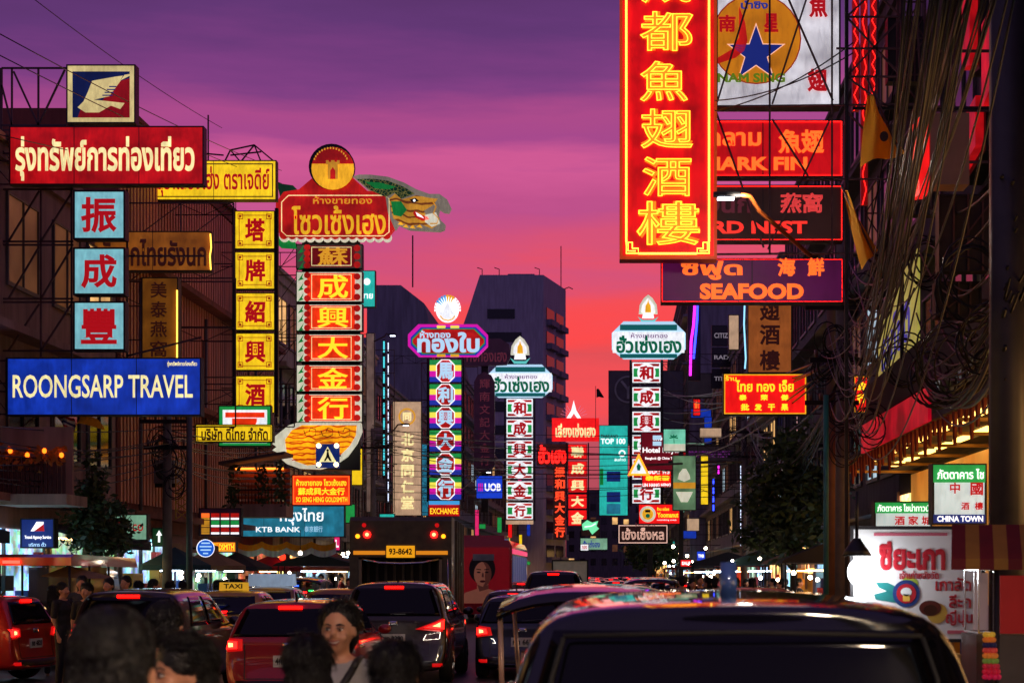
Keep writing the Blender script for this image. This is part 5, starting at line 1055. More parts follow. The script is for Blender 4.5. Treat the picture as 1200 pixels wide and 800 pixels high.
flat(el(.12, 1.58, .11, .045, 12), -.044, lip_p, 'printed_lips'); flat([(.1, 1.9), (.15, 1.9), (.17, 1.74), (.08, 1.74)], -.044, mat('printed nose', (160, 96, 80), .5), 'printed_nose')
flat([(-.25, 2.36), (.55, 2.36), (.55, 2.6), (-.25, 2.6)], -.048, mat('printed white band', (150, 150, 156), .5, var=.3), 'printed_band')
for s in (-1, 1): MB().box(s * 1.0 - .1, s * 1.0 + .1, -.05, -.031, .9, 1.1).build('tail_lamp', tail, t, False, False)
for i in range(7):
    w = MB().box(1.215, 1.235, .5 + i * 1.45, 1.75 + i * 1.45, 1.55, 2.55).build('side_window', glow('bus window', (60, 80, 150), .35, .5), t, False, False)
MB().box(1.222, 1.24, .1, 10.8, 2.62, 2.8).build('side_light_band', glow('pink bus light', (230, 60, 110), .9), t, False, False)
for s in (-1, 1):
    for yy in (2.4, 8.6): wheel(t, s * 1.05, yy, .48, .28)
MB().box(-.8, .8, 2, 5, 3.121, 3.35).build('roof_unit', redb, t, False, False)

# --- red roofed shared taxi on the near kerb
x0, Y = at(26, 33); t = thing('shared_taxi', 'open shared taxi truck with a red roof band and two glaring red lamps', 'truck', (x0, Y, 0))
MB().prismx([(0, 2.02), (0, 2.18), (.2, 2.24), (4.4, 2.2), (4.6, 2.0)], -.95, .95).build('roof', P_scar, t, False, False)
for x in (-.62, -.2): MB().box(x - .16, x + .16, -.06, -.002, 2.06, 2.12).build('brake_lamp', glow('glaring red lamp', (255, 40, 30), 9.), t, False, False)
for s in (-1, 1):
    for yy in (.05, 1.3, 2.6): MB().tube([(s * .9, yy, .85), (s * .9, yy, 2.02)], .025, 6).build('post', steel2, t, True, False)
    MB().box(s * .9 - .03, s * .9 + .03, .05, 2.7, .5, .95).build('side_panel', mat('brown side panel', (70, 44, 32), .5), t, False, False)
    MB().box(s * .6 - .18, s * .6 + .18, .2, 2.6, .8, .86).build('bench', mat('seat vinyl', (120, 84, 70), .5), t, False, False); wheel(t, s * .75, .9, .33); wheel(t, s * .75, 3.7, .33)
MB().box(-.87, .87, .05, 2.7, .45, .5).build('floor_pan', plastic, t, False, False)
MB().prismx([(2.75, .4), (2.75, 2.0), (3.5, 1.9), (3.9, 1.2), (4.7, 1.05), (4.75, .4)], -.82, .82).build('cab', P_dark, t, False, False)
for s in (-1, 1): MB().box(s * .8 - .06, s * .8 + .06, -.03, .04, .6, .75).build('tail_lamp', tail0, t, False, False)
# --- far box truck
x0, Y = at(668, 84); t = thing('box_truck', 'far small truck with a pale boxed load bed', 'truck', (x0, Y, 0))
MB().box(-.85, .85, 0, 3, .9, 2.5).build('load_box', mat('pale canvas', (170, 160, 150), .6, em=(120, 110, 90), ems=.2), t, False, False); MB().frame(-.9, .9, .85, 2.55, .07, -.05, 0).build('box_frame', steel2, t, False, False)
MB().prismx([(3.05, .5), (3.05, 1.9), (3.8, 1.8), (4.4, 1.1), (4.4, .5)], -.8, .8).build('cab', P_white, t, False, False); MB().box(-.85, .85, .1, 3, .5, .84).build('chassis', plastic, t, False, False)
for s in (-1, 1): wheel(t, s * .7, .8, .34); wheel(t, s * .7, 3.7, .34); MB().box(s * .75 - .08, s * .75 + .08, -.03, .09, .6, .75).build('tail_lamp', tail, t, False, False)
# ---------------------------------------------------------------- people
def remesh(mb, name, m, voxel, it=5):
    me = mb.mesh(name, m, True); o = bpy.data.objects.new('tmp', me); COL.objects.link(o)
    r = o.modifiers.new('r', 'REMESH'); r.mode = 'VOXEL'; r.voxel_size = voxel; s = o.modifiers.new('s', 'SMOOTH'); s.iterations = it; s.factor = .5
    e = evaluated(o); bpy.data.objects.remove(o); bpy.data.meshes.remove(me); e.name = name
    e.polygons.foreach_set('use_smooth', [True] * len(e.polygons)); e.materials.clear(); e.materials.append(m); return e
def limb(m, pts, rs): m.tube(pts, rs, 10); [m.ball(p, r) for p, r in zip(pts, rs)]
skin = mat('warm skin', (196, 138, 108), .5, var=.1, scale=6); hairm = mat('black hair', (9, 7, 7), .4, var=.3, scale=40, bump=.6, bscale=90)
eyew = mat('eye white', (210, 205, 200), .3, var=0); iris = mat('dark iris', (20, 12, 10), .2, var=0); lipm = mat('lips', (140, 56, 54), .4, var=.1); teethm = mat('teeth', (190, 176, 164), .3, var=0)
def person_meshes(hair, slim=1., arms=None, voxel=.010):
    g = {}
    A = arms or [((.19, 0, 1.37), (.24, .02, 1.1), (.25, -.06, .87)), ((-.19, 0, 1.37), (-.24, .02, 1.1), (-.25, -.06, .87))]
    w = slim
    m = MB()
    m.ball((0, .01, 1.595), (.077, .096, .108), 16, 10); m.ball((0, -.025, 1.53), (.056, .068, .075), 14, 8); m.ball((0, -.05, 1.487), (.03, .03, .022))
    m.tube([(0, -.092, 1.588), (0, -.112, 1.556)], [.009, .017], 8); m.ball((0, -.104, 1.556), (.019, .014, .012))
    for s in (-1, 1): m.ball((s * .079, .008, 1.572), (.011, .024, .033)); m.ball((s * .04, -.066, 1.545), (.028, .026, .026))
    limb(m, [(0, .02, 1.36), (0, .005, 1.5)], [.056, .05]); m.ball((0, .0, 1.1), (.13 * w, .09, .17)); m.ball((0, 0, 1.27), (.155 * w, .11, .16)); m.ball((0, 0, .95), (.155, .105, .12))
    m.tube([(-.17 * w, .01, 1.375), (0, .01, 1.41), (.17 * w, .01, 1.375)], [.05, .062, .05], 10)
    for s, (a, b, c) in zip((1, -1), A):
        a = (a[0] * w, a[1], a[2]); limb(m, [a, b, c], [.05 * w, .037, .026])
        d = (Vector(c) - Vector(b)).normalized(); p = Vector(c) + d * .05; m.ball(p, (.022, .034, .048))
        u = Vector((0, 1, 0)) - d * d.y; u.normalize()
        for k, L in enumerate((.062, .075, .07, .055)):
            q = p + d * .03 + u * ((k - 1.5) * .021); q2 = q + d * L * .55; q3 = q2 + (d * .8 + Vector((-s * .5, 0, 0))).normalized() * L * .5; m.tube([q, q2, q3], [.0095, .009, .007], 6)
        m.tube([p - u * .02, p - u * .045 + d * .03, p - u * .05 + d * .06], [.012, .011, .008], 6)
    for s in (-1, 1): limb(m, [(s * .088, 0, .92), (s * .095, -.01, .5), (s * .1, .02, .09)], [.082, .056, .036]); m.ball((s * .1, -.05, .04), (.042, .12, .042))
    g['body'] = remesh(m, 'body', skin, voxel)
    m = MB()
    if hair == 'short': m.ball((0, .022, 1.624), (.09, .1, .099), 16, 10); m.ball((0, .052, 1.57), (.084, .07, .085), 14, 8)
    elif hair == 'back': m.ball((0, .026, 1.629), (.088, .095, .0945), 16, 10); m.ball((0, .06, 1.57), (.08, .065, .09), 14, 8); m.ball((0, .12, 1.58), (.035, .04, .05))
    else:
        m.ball((0, .02, 1.624), (.091, .101, .1), 16, 10); m.ball((0, .055, 1.55), (.088, .072, .12), 14, 8)
        if hair == 'long':
            m.ball((0, .075, 1.44), (.1, .055, .17)); [m.ball((s * .07, .03, 1.48), (.03, .04, .12)) for s in (-1, 1)]
        if hair == 'tied': m.ball((0, .12, 1.58), (.035, .04, .05)); m.ball((0, .13, 1.47), (.03, .03, .11))
    hm = remesh(m, 'hair', hairm, voxel * .9, 3); rr = random.Random(len(hair)); m = MB()
    m.add([tuple(v.co) for v in hm.vertices], [tuple(p.vertices) for p in hm.polygons]); vs_ = list(hm.vertices)
    for _ in range(2000):                                          # strands lying on the hair so that its edge is uneven
        v = rr.choice(vs_); p, q = v.co.copy(), v.normal.copy(); dn = Vector((p.x * 1.5 + rr.gauss(0, .15), max(0, p.y * 2 + rr.gauss(.1, .15)), -1.)); 
        if p.y < -.03 and p.z < 1.66: continue
        if p.y < -.01: dn = Vector((p.x * 3 + rr.gauss(0, .2), 1, rr.uniform(-.1, .3)))
        dn = (dn - q * dn.dot(q)).normalized(); L = rr.uniform(.03, .07) * (1.4 if hair != 'short' else .4)
        a0 = p + q * .001; a1 = p + dn * L * .5 + q * rr.uniform(.001, .003); a2 = p + dn * L + q * rr.uniform(-.006, .002); m.tube([a0, a1, a2], [.0022, .002, .0006], 3)
    g['hair'] = m.mesh('hair', hairm, True)
    m = MB()
    m.ball((0, 0, 1.1), (.155 * w, .112, .19)); m.ball((0, 0, 1.27), (.172 * w, .126, .155)); m.ball((0, 0, .97), (.168, .12, .12)); m.tube([(-.17 * w, .01, 1.372), (0, .012, 1.39), (.17 * w, .01, 1.372)], [.062, .07, .062], 10)
    for (a, b, c) in A:
        a = (a[0] * w, a[1], a[2]); limb(m, [a, Vector(a).lerp(Vector(b), .75)], [.066, .056])
    g['shirt'] = remesh(m, 'shirt', skin, voxel, 4)
    m = MB(); m.ball((0, 0, .95), (.165, .115, .11))
    for s in (-1, 1): limb(m, [(s * .088, 0, .92), (s * .095, -.01, .5), (s * .1, .02, .1)], [.095, .07, .056])
    g['trousers'] = remesh(m, 'trousers', skin, voxel, 3); return g
PM = {h: person_meshes(h, sl) for h, sl in (('short', 1.08), ('long', .92), ('tied', .92))}
PM['hand_up'] = person_meshes('back', .92, [((.19, 0, 1.37), (.24, .0, 1.1), (.2, -.16, .95)), ((-.19, 0, 1.37), (-.25, -.02, 1.12), (-.12, -.2, 1.12))])
cloth = lambda c: mat('cloth %d %d %d' % c, c, .8, var=.15, scale=8, bump=.2, bscale=14)
def person(label, px, Y, top, kind='short', face='away', shirt=(40, 40, 46), trousers=(30, 32, 40), turn=0, group=None, detail=False, lean=0):
    """top: photo y of the crown of the head; the height follows"""
    h = (EYE + (VY - top) * Y / FPX) if top else 1.68
    s = h / 1.715; x, y = at(px, Y)
    gz = 0 if KL < x < KR else .14
    rz = {'away': 180, 'camera': 0, 'left': -90, 'right': 90}[face] + turn
    t = thing('person', label, 'person', (x, y, gz), group, R(rz)); s = (h - gz) / 1.715; t.scale = (s, s, s)
    for nm, me in PM[kind].items():
        o = bpy.data.objects.new(nm, me); COL.objects.link(o); o.parent = t
        if nm in ('shirt', 'trousers'): o.material_slots[0].link = 'OBJECT'; o.material_slots[0].material = cloth(shirt if nm == 'shirt' else trousers)
    if detail:
        for q in (-1, 1):
            e = MB().ball((q * .031, -.082, 1.583), (.0135, .011, .0058), 12, 8).build('eye', eyew, t, True, False); MB().ball((q * .031, -.0925, 1.583), (.0072, .004, .006), 10, 6).build('iris', iris, e, True, False)
            MB().tube([(q * .012, -.094, 1.603), (q * .034, -.092, 1.610), (q * .052, -.078, 1.603)], [.003, .004, .002], 6).build('eyebrow', hairm, t, True, False)
            MB().tube([(q * .014, -.09, 1.589), (q * .032, -.095, 1.594), (q * .048, -.08, 1.587)], [.002, .0028, .0015], 6).build('eyelid', hairm, t, True, False)
        MB().tube([(-.032, -.078, 1.531), (-.016, -.0905, 1.521), (0, -.094, 1.518), (.016, -.0905, 1.521), (.032, -.078, 1.531)], [.0025, .005, .006, .005, .0025], 8).build('teeth', teethm, t, True, False)
        MB().tube([(-.036, -.075, 1.534), (-.018, -.091, 1.528), (0, -.0965, 1.526), (.018, -.091, 1.528), (.036, -.075, 1.534)], [.002, .004, .0045, .004, .002], 8).build('upper_lip', lipm, t, True, False)
        MB().tube([(-.034, -.076, 1.530), (-.016, -.091, 1.514), (0, -.0955, 1.510), (.016, -.091, 1.514), (.034, -.076, 1.530)], [.002, .005, .006, .005, .002], 8).build('lower_lip', lipm, t, True, False)
    return t
person('dark haired man seen from behind, closest, head and shoulders only', 134, 3.7, 713, 'short', 'away', (24, 22, 26))
person('woman with black hair turning sideways beside the closest dark head', 212, 5.6, 744, 'long', 'left', (30, 24, 28), turn=38, detail=True)
person('man with short black hair seen from behind before the maroon minivan', 196, 8.6, 704, 'short', 'away', (34, 28, 52), turn=-12)
t = person('smiling woman in a grey T-shirt facing the viewer with a dark bag strap', 397, 8.4, 705, 'hand_up', 'camera', (150, 146, 150), turn=-7, detail=True)
MB().tube([(.11, -.13, 1.4), (.0, -.155, 1.22), (-.12, -.135, 1.06), (-.18, -.02, .96), (-.1, .14, 1.1), (.03, .15, 1.3), (.1, .06, 1.44), (.11, -.06, 1.435), (.11, -.13, 1.4)], .018, 6).build('bag_strap', mat('dark strap', (24, 20, 20), .6), t, True, False)
person('dark haired woman seen from behind, just before the smiling woman', 361, 6.5, 746, 'long', 'away', (36, 30, 34), turn=10)
person('dark haired woman seen from behind under the suv tail lamps', 465, 6.2, 752, 'long', 'away', (30, 26, 30), turn=-8)
rp = random.Random(4); tones = [((120, 30, 34), 'red'), ((50, 52, 60), 'charcoal'), ((28, 26, 30), 'black'), ((110, 104, 100), 'grey'), ((34, 46, 84), 'navy'), ((150, 146, 140), 'pale')]
walk = [(74, 28, 682, 'short', 'right', 2, 'by the shared taxi, turned sideways'), (96, 30, 674, 'short', 'camera', 1, 'by the shared taxi, taller, facing out'), (101, 27.5, 683, 'tied', 'camera', 2, 'below the tall one beside the minivan roof'), (127, 31, 677, 'short', 'camera', 0, 'in front of the shutters'), (147, 33, 674, 'short', 'camera', 2, 'beside the shop door'), (161, 32, 681, 'long', 'left', 0, 'with wide dark hair before the shop door'), (181, 32, 678, 'short', 'right', 2, 'under the arrow board'),
        (199, 35, 681, 'long', 'away', 4, 'left of the taxi sign'), (214, 36, 680, 'short', 'away', 2, 'behind the taxi sign'), (62, 31, 686, 'long', 'away', 2, 'half hidden by the shared taxi posts'), (312, 58, 671, 'short', 'camera', 5, 'behind the advert board taxi'), (320, 62, 674, 'tied', 'away', 2, 'next to the umbrellas'), (376, 60, 672, 'short', 'camera', 3, 'under the dark tent'), (388, 58, 674, 'long', 'left', 1, 'under the dark tent by the pole'), (400, 64, 672, 'short', 'right', 0, 'by the garbage truck side'),
        (799, 40, 674, 'short', 'away', 5, 'at the near end of the middle crowd'), (812, 39, 677, 'long', 'camera', 3, 'in the middle crowd with long hair'), (820, 41, 673, 'short', 'camera', 2, 'tallest of the middle crowd'), (829, 42, 676, 'tied', 'left', 0, 'with tied hair in the middle crowd'), (838, 38, 676, 'short', 'away', 1, 'in the middle crowd beside the antenna'), (851, 43, 677, 'short', 'camera', 4, 'in the middle crowd before the stall'), (862, 45, 677, 'long', 'away', 2, 'at the stall counter'), (905, 48, 677, 'short', 'left', 2, 'under the leafy tree'), (917, 50, 678, 'tied', 'camera', 3, 'under the leafy tree with tied hair'), (937, 46, 677, 'short', 'right', 1, 'beside the street lamp post'), (787, 50, 677, 'short', 'away', 2, 'walking between far cars'), (776, 56, 676, 'long', 'away', 4, 'walking behind the dark tuk-tuk')]
fill = []
for i in range(52):
    leftside = i % 2 == 0; Yq = rp.uniform(44, 105); xq = rp.uniform(-13.2, -10.4) if leftside else rp.uniform(2.9, 6.2)
    fill.append((VX + xq * FPX / Yq, Yq, None, rp.choice(('short', 'long', 'tied')), rp.choice(('camera', 'away', 'left', 'right')), rp.randrange(6), leftside))
for px, Y, top, kind, face, c, lb in fill:
    person('person standing in the far crowd along the %s pavement' % ('travel sign side' if lb else 'leafy tree side'), px, Y, top, kind, face, tones[c][0], (28, 28, 34), rp.uniform(-40, 40), 'far crowd on the %s' % ('travel sign side' if lb else 'leafy tree side'))
for px, Y, top, kind, face, c, lb in walk:
    person('person in a %s shirt %s' % (tones[c][1], lb), px, Y, top, kind, face, tones[c][0], (28, 28, 34), rp.uniform(-25, 25), 'people on the street')
# ---------------------------------------------------------------- poles, wires, lamps, stalls, flags
conc = mat('pole concrete', (128, 116, 106), .85, var=.3, scale=3, bump=.2, bscale=20)
def pole(label, px, Y, h, r0=.15, r1=.11, m=conc, name='utility_pole', arms=(), cat='pole'):
    x, y = at(px, Y); t = thing(name, label, cat, (x, y, .1)); MB().tube([(x, y, .1), (x, y, h)], [r0, r1], 8).build('shaft', m, t, True)
    for z, w in arms:
        MB().box(x - w, x + w, y - .16, y - .1, z, z + .1).build('crossarm', steel2, t)
        for i in range(5): q = x - w + (i + .5) * w * .4; MB().tube([(q, y - .13, z + .1), (q, y - .13, z + .26)], [.035, .05], 6).build('insulator', mat('insulator', (110, 80, 70), .3), t, True)
    return t
pole('tall concrete pole wrapped in cables beside the menu banner', 987, 36, 9.5, .17, .12, arms=((7.4, .8), (6.3, .7)))
pole('second brown concrete pole just behind the cable wrapped one', 974, 38, 7.8, .14, .1, mat('brown pole', (122, 84, 66), .8, var=.3), arms=((5.6, .6),))
pole('slim teal pipe up the kerb by the banner lamp', 968, 30, 5.0, .05, .05, mat('teal pipe', (40, 110, 110), .5))
pole('thick dark pillar at the edge beside the red awning', 1180, 19.5, 9, .21, .2, mat('dark painted pillar', (58, 54, 58), .5, var=.3))
pole('slim grey lamp pole before the striped shop box', 222, 45, 7.2, .09, .07, mat('grey pole paint', (92, 88, 86), .5))
pole('left pavement pole tangled in black cable loops', 196, 46, 7.4, .14, .11, arms=((5.9, .7), (5.2, .6)))
pole('far concrete pole beside the teal bank sign', 336, 68, 8, .15, .11, arms=((7, .8),))
pole('far concrete pole past the beige pharmacy board', 437, 84, 9, .15, .11, arms=((8, .8),))
pole('far utility pole near the dim hotel board', 872, 70, 8.5, .15, .11, arms=((7.6, .8), (6.6, .7)))
CG = 'sagging black cables over the street'; CL = 'thin black cable sagging in a bundle over the street'
rc = random.Random(11)
def cab(p, q, sag, r=.014, n=14):
    p, q = Vector(p), Vector(q); pts = [p.lerp(q, i / n) - Vector((0, 0, 4 * sag * (i / n) * (1 - i / n))) for i in range(n + 1)]
    return single(MB().tube(pts, r, 5), 'power_cable', cable, CL, 'cable', CG, True)
J = lambda v, k: v + Vector((rc.uniform(-k, k), rc.uniform(-k, k), rc.uniform(-k, k)))
for i in range(16):                                                # main bundle coming over the viewer to the wrapped pole
    cab(J(W(1118 + rc.uniform(-34, 34), -30, 13), .15), J(W(980, 400, 35.8), .32), rc.uniform(.6, 2.4), rc.choice((.008, .011, .016)), 18)
for i in range(6): cab(J(W(1095 + rc.uniform(-15, 25), -30, 13), .12), J(W(985, 470, 35.8), .3), rc.uniform(1.2, 2.1), rc.choice((.009, .014)), 18)
for i in range(8): cab(J(W(1192, 330, 19), .15), J(W(1078, 425 + 4 * i, 26), .15), rc.uniform(.2, .9), .016)
for i in range(7): cab(J(W(985, 440, 35.8), .2), J(W(880, 480 + 8 * i, 69), .3), rc.uniform(.8, 2.2), .022)
for i in range(7): cab(J(W(985, 420, 35.8), .2), J(W(760, 440 + 12 * i, 99), .4), rc.uniform(.5, 1.5), .022)
for i in range(9): cab(J(W(196, 505 + 5 * i, 46), .1), J(W(336, 500 + 8 * i, 68), .1), rc.uniform(.1, .5), .018)
for i in range(9): cab(J(W(196, 505 + 5 * i, 46), .1), J(W(-30, 500 + 8 * i, 35), .1), rc.uniform(.1, .4), .014)
for i in range(8): cab(J(W(336, 500 + 7 * i, 68), .1), J(W(437, 510 + 7 * i, 84), .1), rc.uniform(.1, .5), .022)
for i in range(7): cab(J(W(437, 508 + 7 * i, 84), .1), J(W(640, 520 + 6 * i, 130), .2), rc.uniform(.1, .8), .028)
for i in range(10): cab(J(W(400 + 6 * i, 503 + 9 * i, 84), .1), J(W(880, 512 + 7 * i, 70), .15), rc.uniform(.05, .35), .014)
for i in range(4): cab(J(W(437, 500 + 8 * i, 84), .1), J(W(872, 530 + 5 * i, 70), .2), rc.uniform(.3, 1.), .018)
for a, b, Ya, Yb in (((0, 40), (330, 200), 30, 60), ((-10, 60), (330, 215), 30, 60), ((28, -10), (260, 150), 40, 60), ((0, 158), (300, 210), 34, 62), ((838, 130), (1000, 50), 27.8, 26), ((838, 118), (1000, 62), 27.8, 26)): cab(W(*a, Ya), W(*b, Yb), .15, .011)
def coil(px, py, Y, r, lb, n=5):
    m = MB(); c = W(px, py, Y)
    for k in range(n):
        pts = []; rr = r * rc.uniform(.7, 1.1); ox, oz, tl = rc.uniform(-.1, .1) * r * 3, rc.uniform(-.1, .1) * r * 3, rc.uniform(-.4, .4)
        for i in range(17):
            a = 2 * math.pi * i / 16; pts.append((c.x + ox + rr * .8 * math.cos(a), c.y + .12 * k * .4 + tl * rr * math.sin(a), c.z + oz + rr * math.sin(a)))
        m.tube(pts, .014, 5)
    single(m, 'cable_coil', cable, lb, 'cable coil', 'loose loops of spare black cable', True)
for i in range(16): cab(J(W(1130 + rc.uniform(-60, 50), -40, 12), .2), J(W(1000, 350 + rc.uniform(-60, 140), 33), .3), rc.uniform(.3, 1.9), rc.choice((.007, .01, .016)), 18)
for i in range(12): cab(J(W(1185, 200 + 22 * i, 19.3), .12), J(W(1085, 240 + 20 * i, 27), .25), rc.uniform(.2, 1.2), rc.choice((.014, .02, .028)), 14)
for i in range(8): cab(J(W(1060, 60 + 40 * i, 28.8), .2), J(W(1000, 330 + 8 * i, 35.5), .3), rc.uniform(.4, 1.4), .016)
for px, py, Y, r in ((1085, 300, 25, .4), (1140, 330, 21, .45), (1060, 420, 28, .4), (1015, 330, 34, .4), (1020, 500, 34, .4), (990, 520, 35.5, .35), (975, 400, 35.6, .35), (1000, 440, 35.6, .4), (985, 480, 35.5, .38), (968, 430, 37, .3), (1120, 420, 23, .5), (1150, 400, 21, .4), (1100, 440, 24, .4), (196, 540, 45.8, .5), (205, 565, 45.8, .4), (188, 520, 45.8, .4), (870, 470, 69, .7), (860, 520, 69, .6)): coil(px, py, Y, r, 'loose loops of spare black cable hung from a pole or wall')
# street lamps
def lamp(label, p, q, Y, Yq, mm, headc):
    a, b = W(*p, Y), W(*q, Yq); t = thing('street_lamp', label, 'street lamp', b); mid = a.lerp(b, .12) + Vector((0, 0, .1))
    MB().tube([b, a.lerp(b, .25), mid, a], .035, 6).build('lamp_arm', mm, t, True); d = (a - mid).normalized(); d = Vector((a.x - b.x, 0, 0)).normalized()
    MB().tube([a, a + d * .18, a + d * .4], [.04, .06, .04], 8).build('lamp_housing', steel2, t, True); MB().box(*sorted((a.x + d.x * .1, a.x + d.x * .34)), a.y - .05, a.y + .05, a.z - .075, a.z - .05).build('lamp_lens', headc, t); return t
led = glow('led lens', (225, 235, 255), 9.)
lmp = lamp('street lamp with a white lens and orange lit arm before the dark bird board', (868, 228), (950, 300), 25, 27, mat('orange lit arm', (190, 96, 40), .4, var=.1), led)
ll_ = bpy.data.lights.new('lamp_light', 'POINT'); ll_.energy = 55; ll_.color = (1, .9, .75); ll_.shadow_soft_size = .12; lo = bpy.data.objects.new('lamp_light', ll_); COL.objects.link(lo); lo.parent = lmp; lo.location = W(879, 236, 24.9) - Vector(lmp.location)
lamp('street lamp on a thin arm by the beige pharmacy board', (470, 497), (440, 520), 80, 84, steel, led)
lamp('street lamp over the blue bank box', (568, 552), (540, 575), 96, 100, steel, led)
lamp('street lamp beside the dark block, near the rainbow header', (455, 392), (438, 400), 84, 84, steel, led)
lamp('street lamp on a long pale arm over the shark fin poster', (795, 541), (872, 541), 68, 70, mat('pale arm', (170, 150, 110), .4), glow('dim lamp lens', (236, 220, 190), .8))
t = thing('warning_sign', 'glowing white warning triangle with an orange edge', 'sign', W(748, 558, 60)); plate(t, [(735.5, 557), (748.5, 531), (761.5, 557)], 60, .08, glow('orange edge glow', (255, 130, 30), 2.2), 'triangle_edge'); plate(t, [(739.5, 554.5), (748.5, 537), (757.5, 554.5)], 59.915, .01, F_white, 'triangle_face'); plate(t, [(746, 546), (748.5, 542), (751, 546), (750, 551), (747, 551)], 59.9, .01, T_green, 'pictogram')
MB().tube([W(748, 545, 60.1), W(850, 541, 64)], .04, 6).build('bracket_arm', steel, t, True)
t = thing('crossing_sign', 'blue zebra crossing sign with four glowing corner lamps', 'sign', W(384, 548, 58)); pbox(t, (370.5, 520, 398, 548), 58, .06, F_navy, 'sign_plate'); plate(t, [(374, 541), (384, 523), (394, 541)], 57.93, .01, T_cream, 'white_triangle')
plate(t, [(383, 529), (385, 529), (386, 534), (389, 540), (386.5, 540), (384, 536), (381.5, 540), (379.5, 540), (382.5, 534)], 57.915, .01, D_black, 'walking_figure'); pdisc(t, 384, 527.4, 1.5, 57.915, .01, D_black, 'figure_head')
for q in ((373.5, 522), (394.5, 522), (373.5, 544), (394, 544)): pdisc(t, *q, 2.7, 57.92, .03, glow('hot flash lamp', (255, 214, 130), 8.), 'flash_lamp')
MB().tube([W(395, 534, 58.1), W(437, 530, 84)], .035, 6).build('bracket_arm', steel, t, True)
t = thing('round_sign', 'round blue traffic sign with white lines on the grey lamp pole', 'sign', W(241, 652, 45)); pdisc(t, 241, 642, 10.5, 45, .03, T_white, 'sign_rim'); pdisc(t, 241, 642, 9.7, 44.965, .01, glow('bright blue enamel', (20, 90, 200), .8), 'sign_plate')
for i, (w_, y_) in enumerate(((5, 636), (7, 640), (6, 644), (3, 648))): pbox(t, (241 - w_, y_ - .8, 241 + w_, y_ + .8), 44.95, .006, T_lblue, 'white_line')
MB().tube([W(222, 642, 45.1), W(241, 642, 45.02)], .03, 6).build('bracket_arm', steel2, t, True)
# flags
def flag(label, pts, Y, cols, pole_=None):
    c = W(*pts[0], Y); t = thing('flag', label, 'flag', W(*pts[-1], Y)); n = len(cols)
    # pts: quad top-left, top-right, bottom-right, bottom-left; cloth ripples in depth
    a, b, c2, d = [W(*p, Y) for p in pts]
    for k, mm in enumerate(cols):
        vs = []; fs = []
        for j in range(7):
            v = (k + j / 6) / n
            for i in range(9):
                u = i / 8; p = (a * (1 - u) + b * u) * (1 - v) + (d * (1 - u) + c2 * u) * v; vs.append(p + Vector((0, .12 * math.sin(u * 7 + v * 3), .03 * math.sin(u * 5))))
        for j in range(6):
            for i in range(8): q = j * 9 + i; fs.append((q, q + 1, q + 10, q + 9))
        m = MB(); m.add(vs, fs); m.build('cloth_band' if n > 1 else 'flag_cloth', mm, t, True)
    if pole_: MB().tube([W(*pole_[0], Y + .02), W(*pole_[1], Y + .02)], .018, 6).build('flag_pole', steel, t, True)
    return t
def clothm(n, c):
    m = mat(n, c, .7, var=.15); t_ = m.node_tree; b_ = t_.nodes['Principled BSDF']; tr = t_.nodes.new('ShaderNodeBsdfTranslucent'); tr.inputs[0].default_value = lin(*c); mx_ = t_.nodes.new('ShaderNodeMixShader'); mx_.inputs[0].default_value = .5
    t_.links.new(b_.outputs[0], mx_.inputs[1]); t_.links.new(tr.outputs[0], mx_.inputs[2]); t_.links.new(mx_.outputs[0], t_.nodes['Material Output'].inputs[0]); return m
yel = clothm('yellow flag cloth', (240, 170, 30)); redf = mat('red flag cloth', (170, 24, 34), .7); whf = mat('white flag cloth', (210, 206, 210), .7); blf = mat('blue flag cloth', (40, 40, 110), .7)
fl = flag('big yellow flag with a dark emblem hanging beside the lattice', [(1017, 110), (1026, 118), (1060, 178), (1008, 196)], 25.2, [yel], ((1016, 92), (1056, 182)))
pdisc(fl, 1036, 160, 5, 25.0, .004, mat('dark emblem print', (60, 40, 30), .7), 'emblem', 6)
flag('narrow yellow flag hanging under the big yellow flag', [(989, 224), (994, 226), (1028, 292), (1010, 316)], 25.0, [yel], ((986, 218), (1030, 310)))
flag('striped red white and blue flag under the blue travel sign', [(66, 488), (86, 488), (88, 506), (74, 500)], 39, [redf, whf, blf, whf, redf])
flag('yellow flag under the blue travel sign', [(94, 486), (112, 488), (124, 502), (88, 497)], 39, [yel])
flag('dark flag on the rooftop beside the tower emblem', [(699, 456), (702, 455), (708, 465), (699, 466)], 100, [mat('dark flag', (24, 20, 28), .7)], ((698, 452), (698, 502)))
t = thing('bunting', 'yellow and white draped cloth bunting under the teal bank sign', 'bunting', W(330, 655, 63)); m1 = MB(); m2 = MB()
for k in range(4):
    x0 = 278 + k * 29
    for j in range(2):
        vs = []; fs = []
        for i in range(11):
            u = i / 10; dip = 9 * (4 * u * (1 - u)); yt = 634 + dip * .5 + j * 7
            for yy, dy in ((yt, 0), (yt + 7, .05)): p = W(x0 + 29 * u, yy, 63); vs.append((p.x, p.y - dy - .03 * (i % 2), p.z))
        for i in range(10): fs.append((2 * i, 2 * i + 2, 2 * i + 3, 2 * i + 1))
        L = len(vs); vs += [(x, y + .01, z) for x, y, z in vs]; fs += [tuple(q + L for q in f[::-1]) for f in fs]; (m2 if j else m1).add(vs, fs)
m1.build('yellow_drape_fold', yel, t); m2.build('white_drape_fold', whf, t)
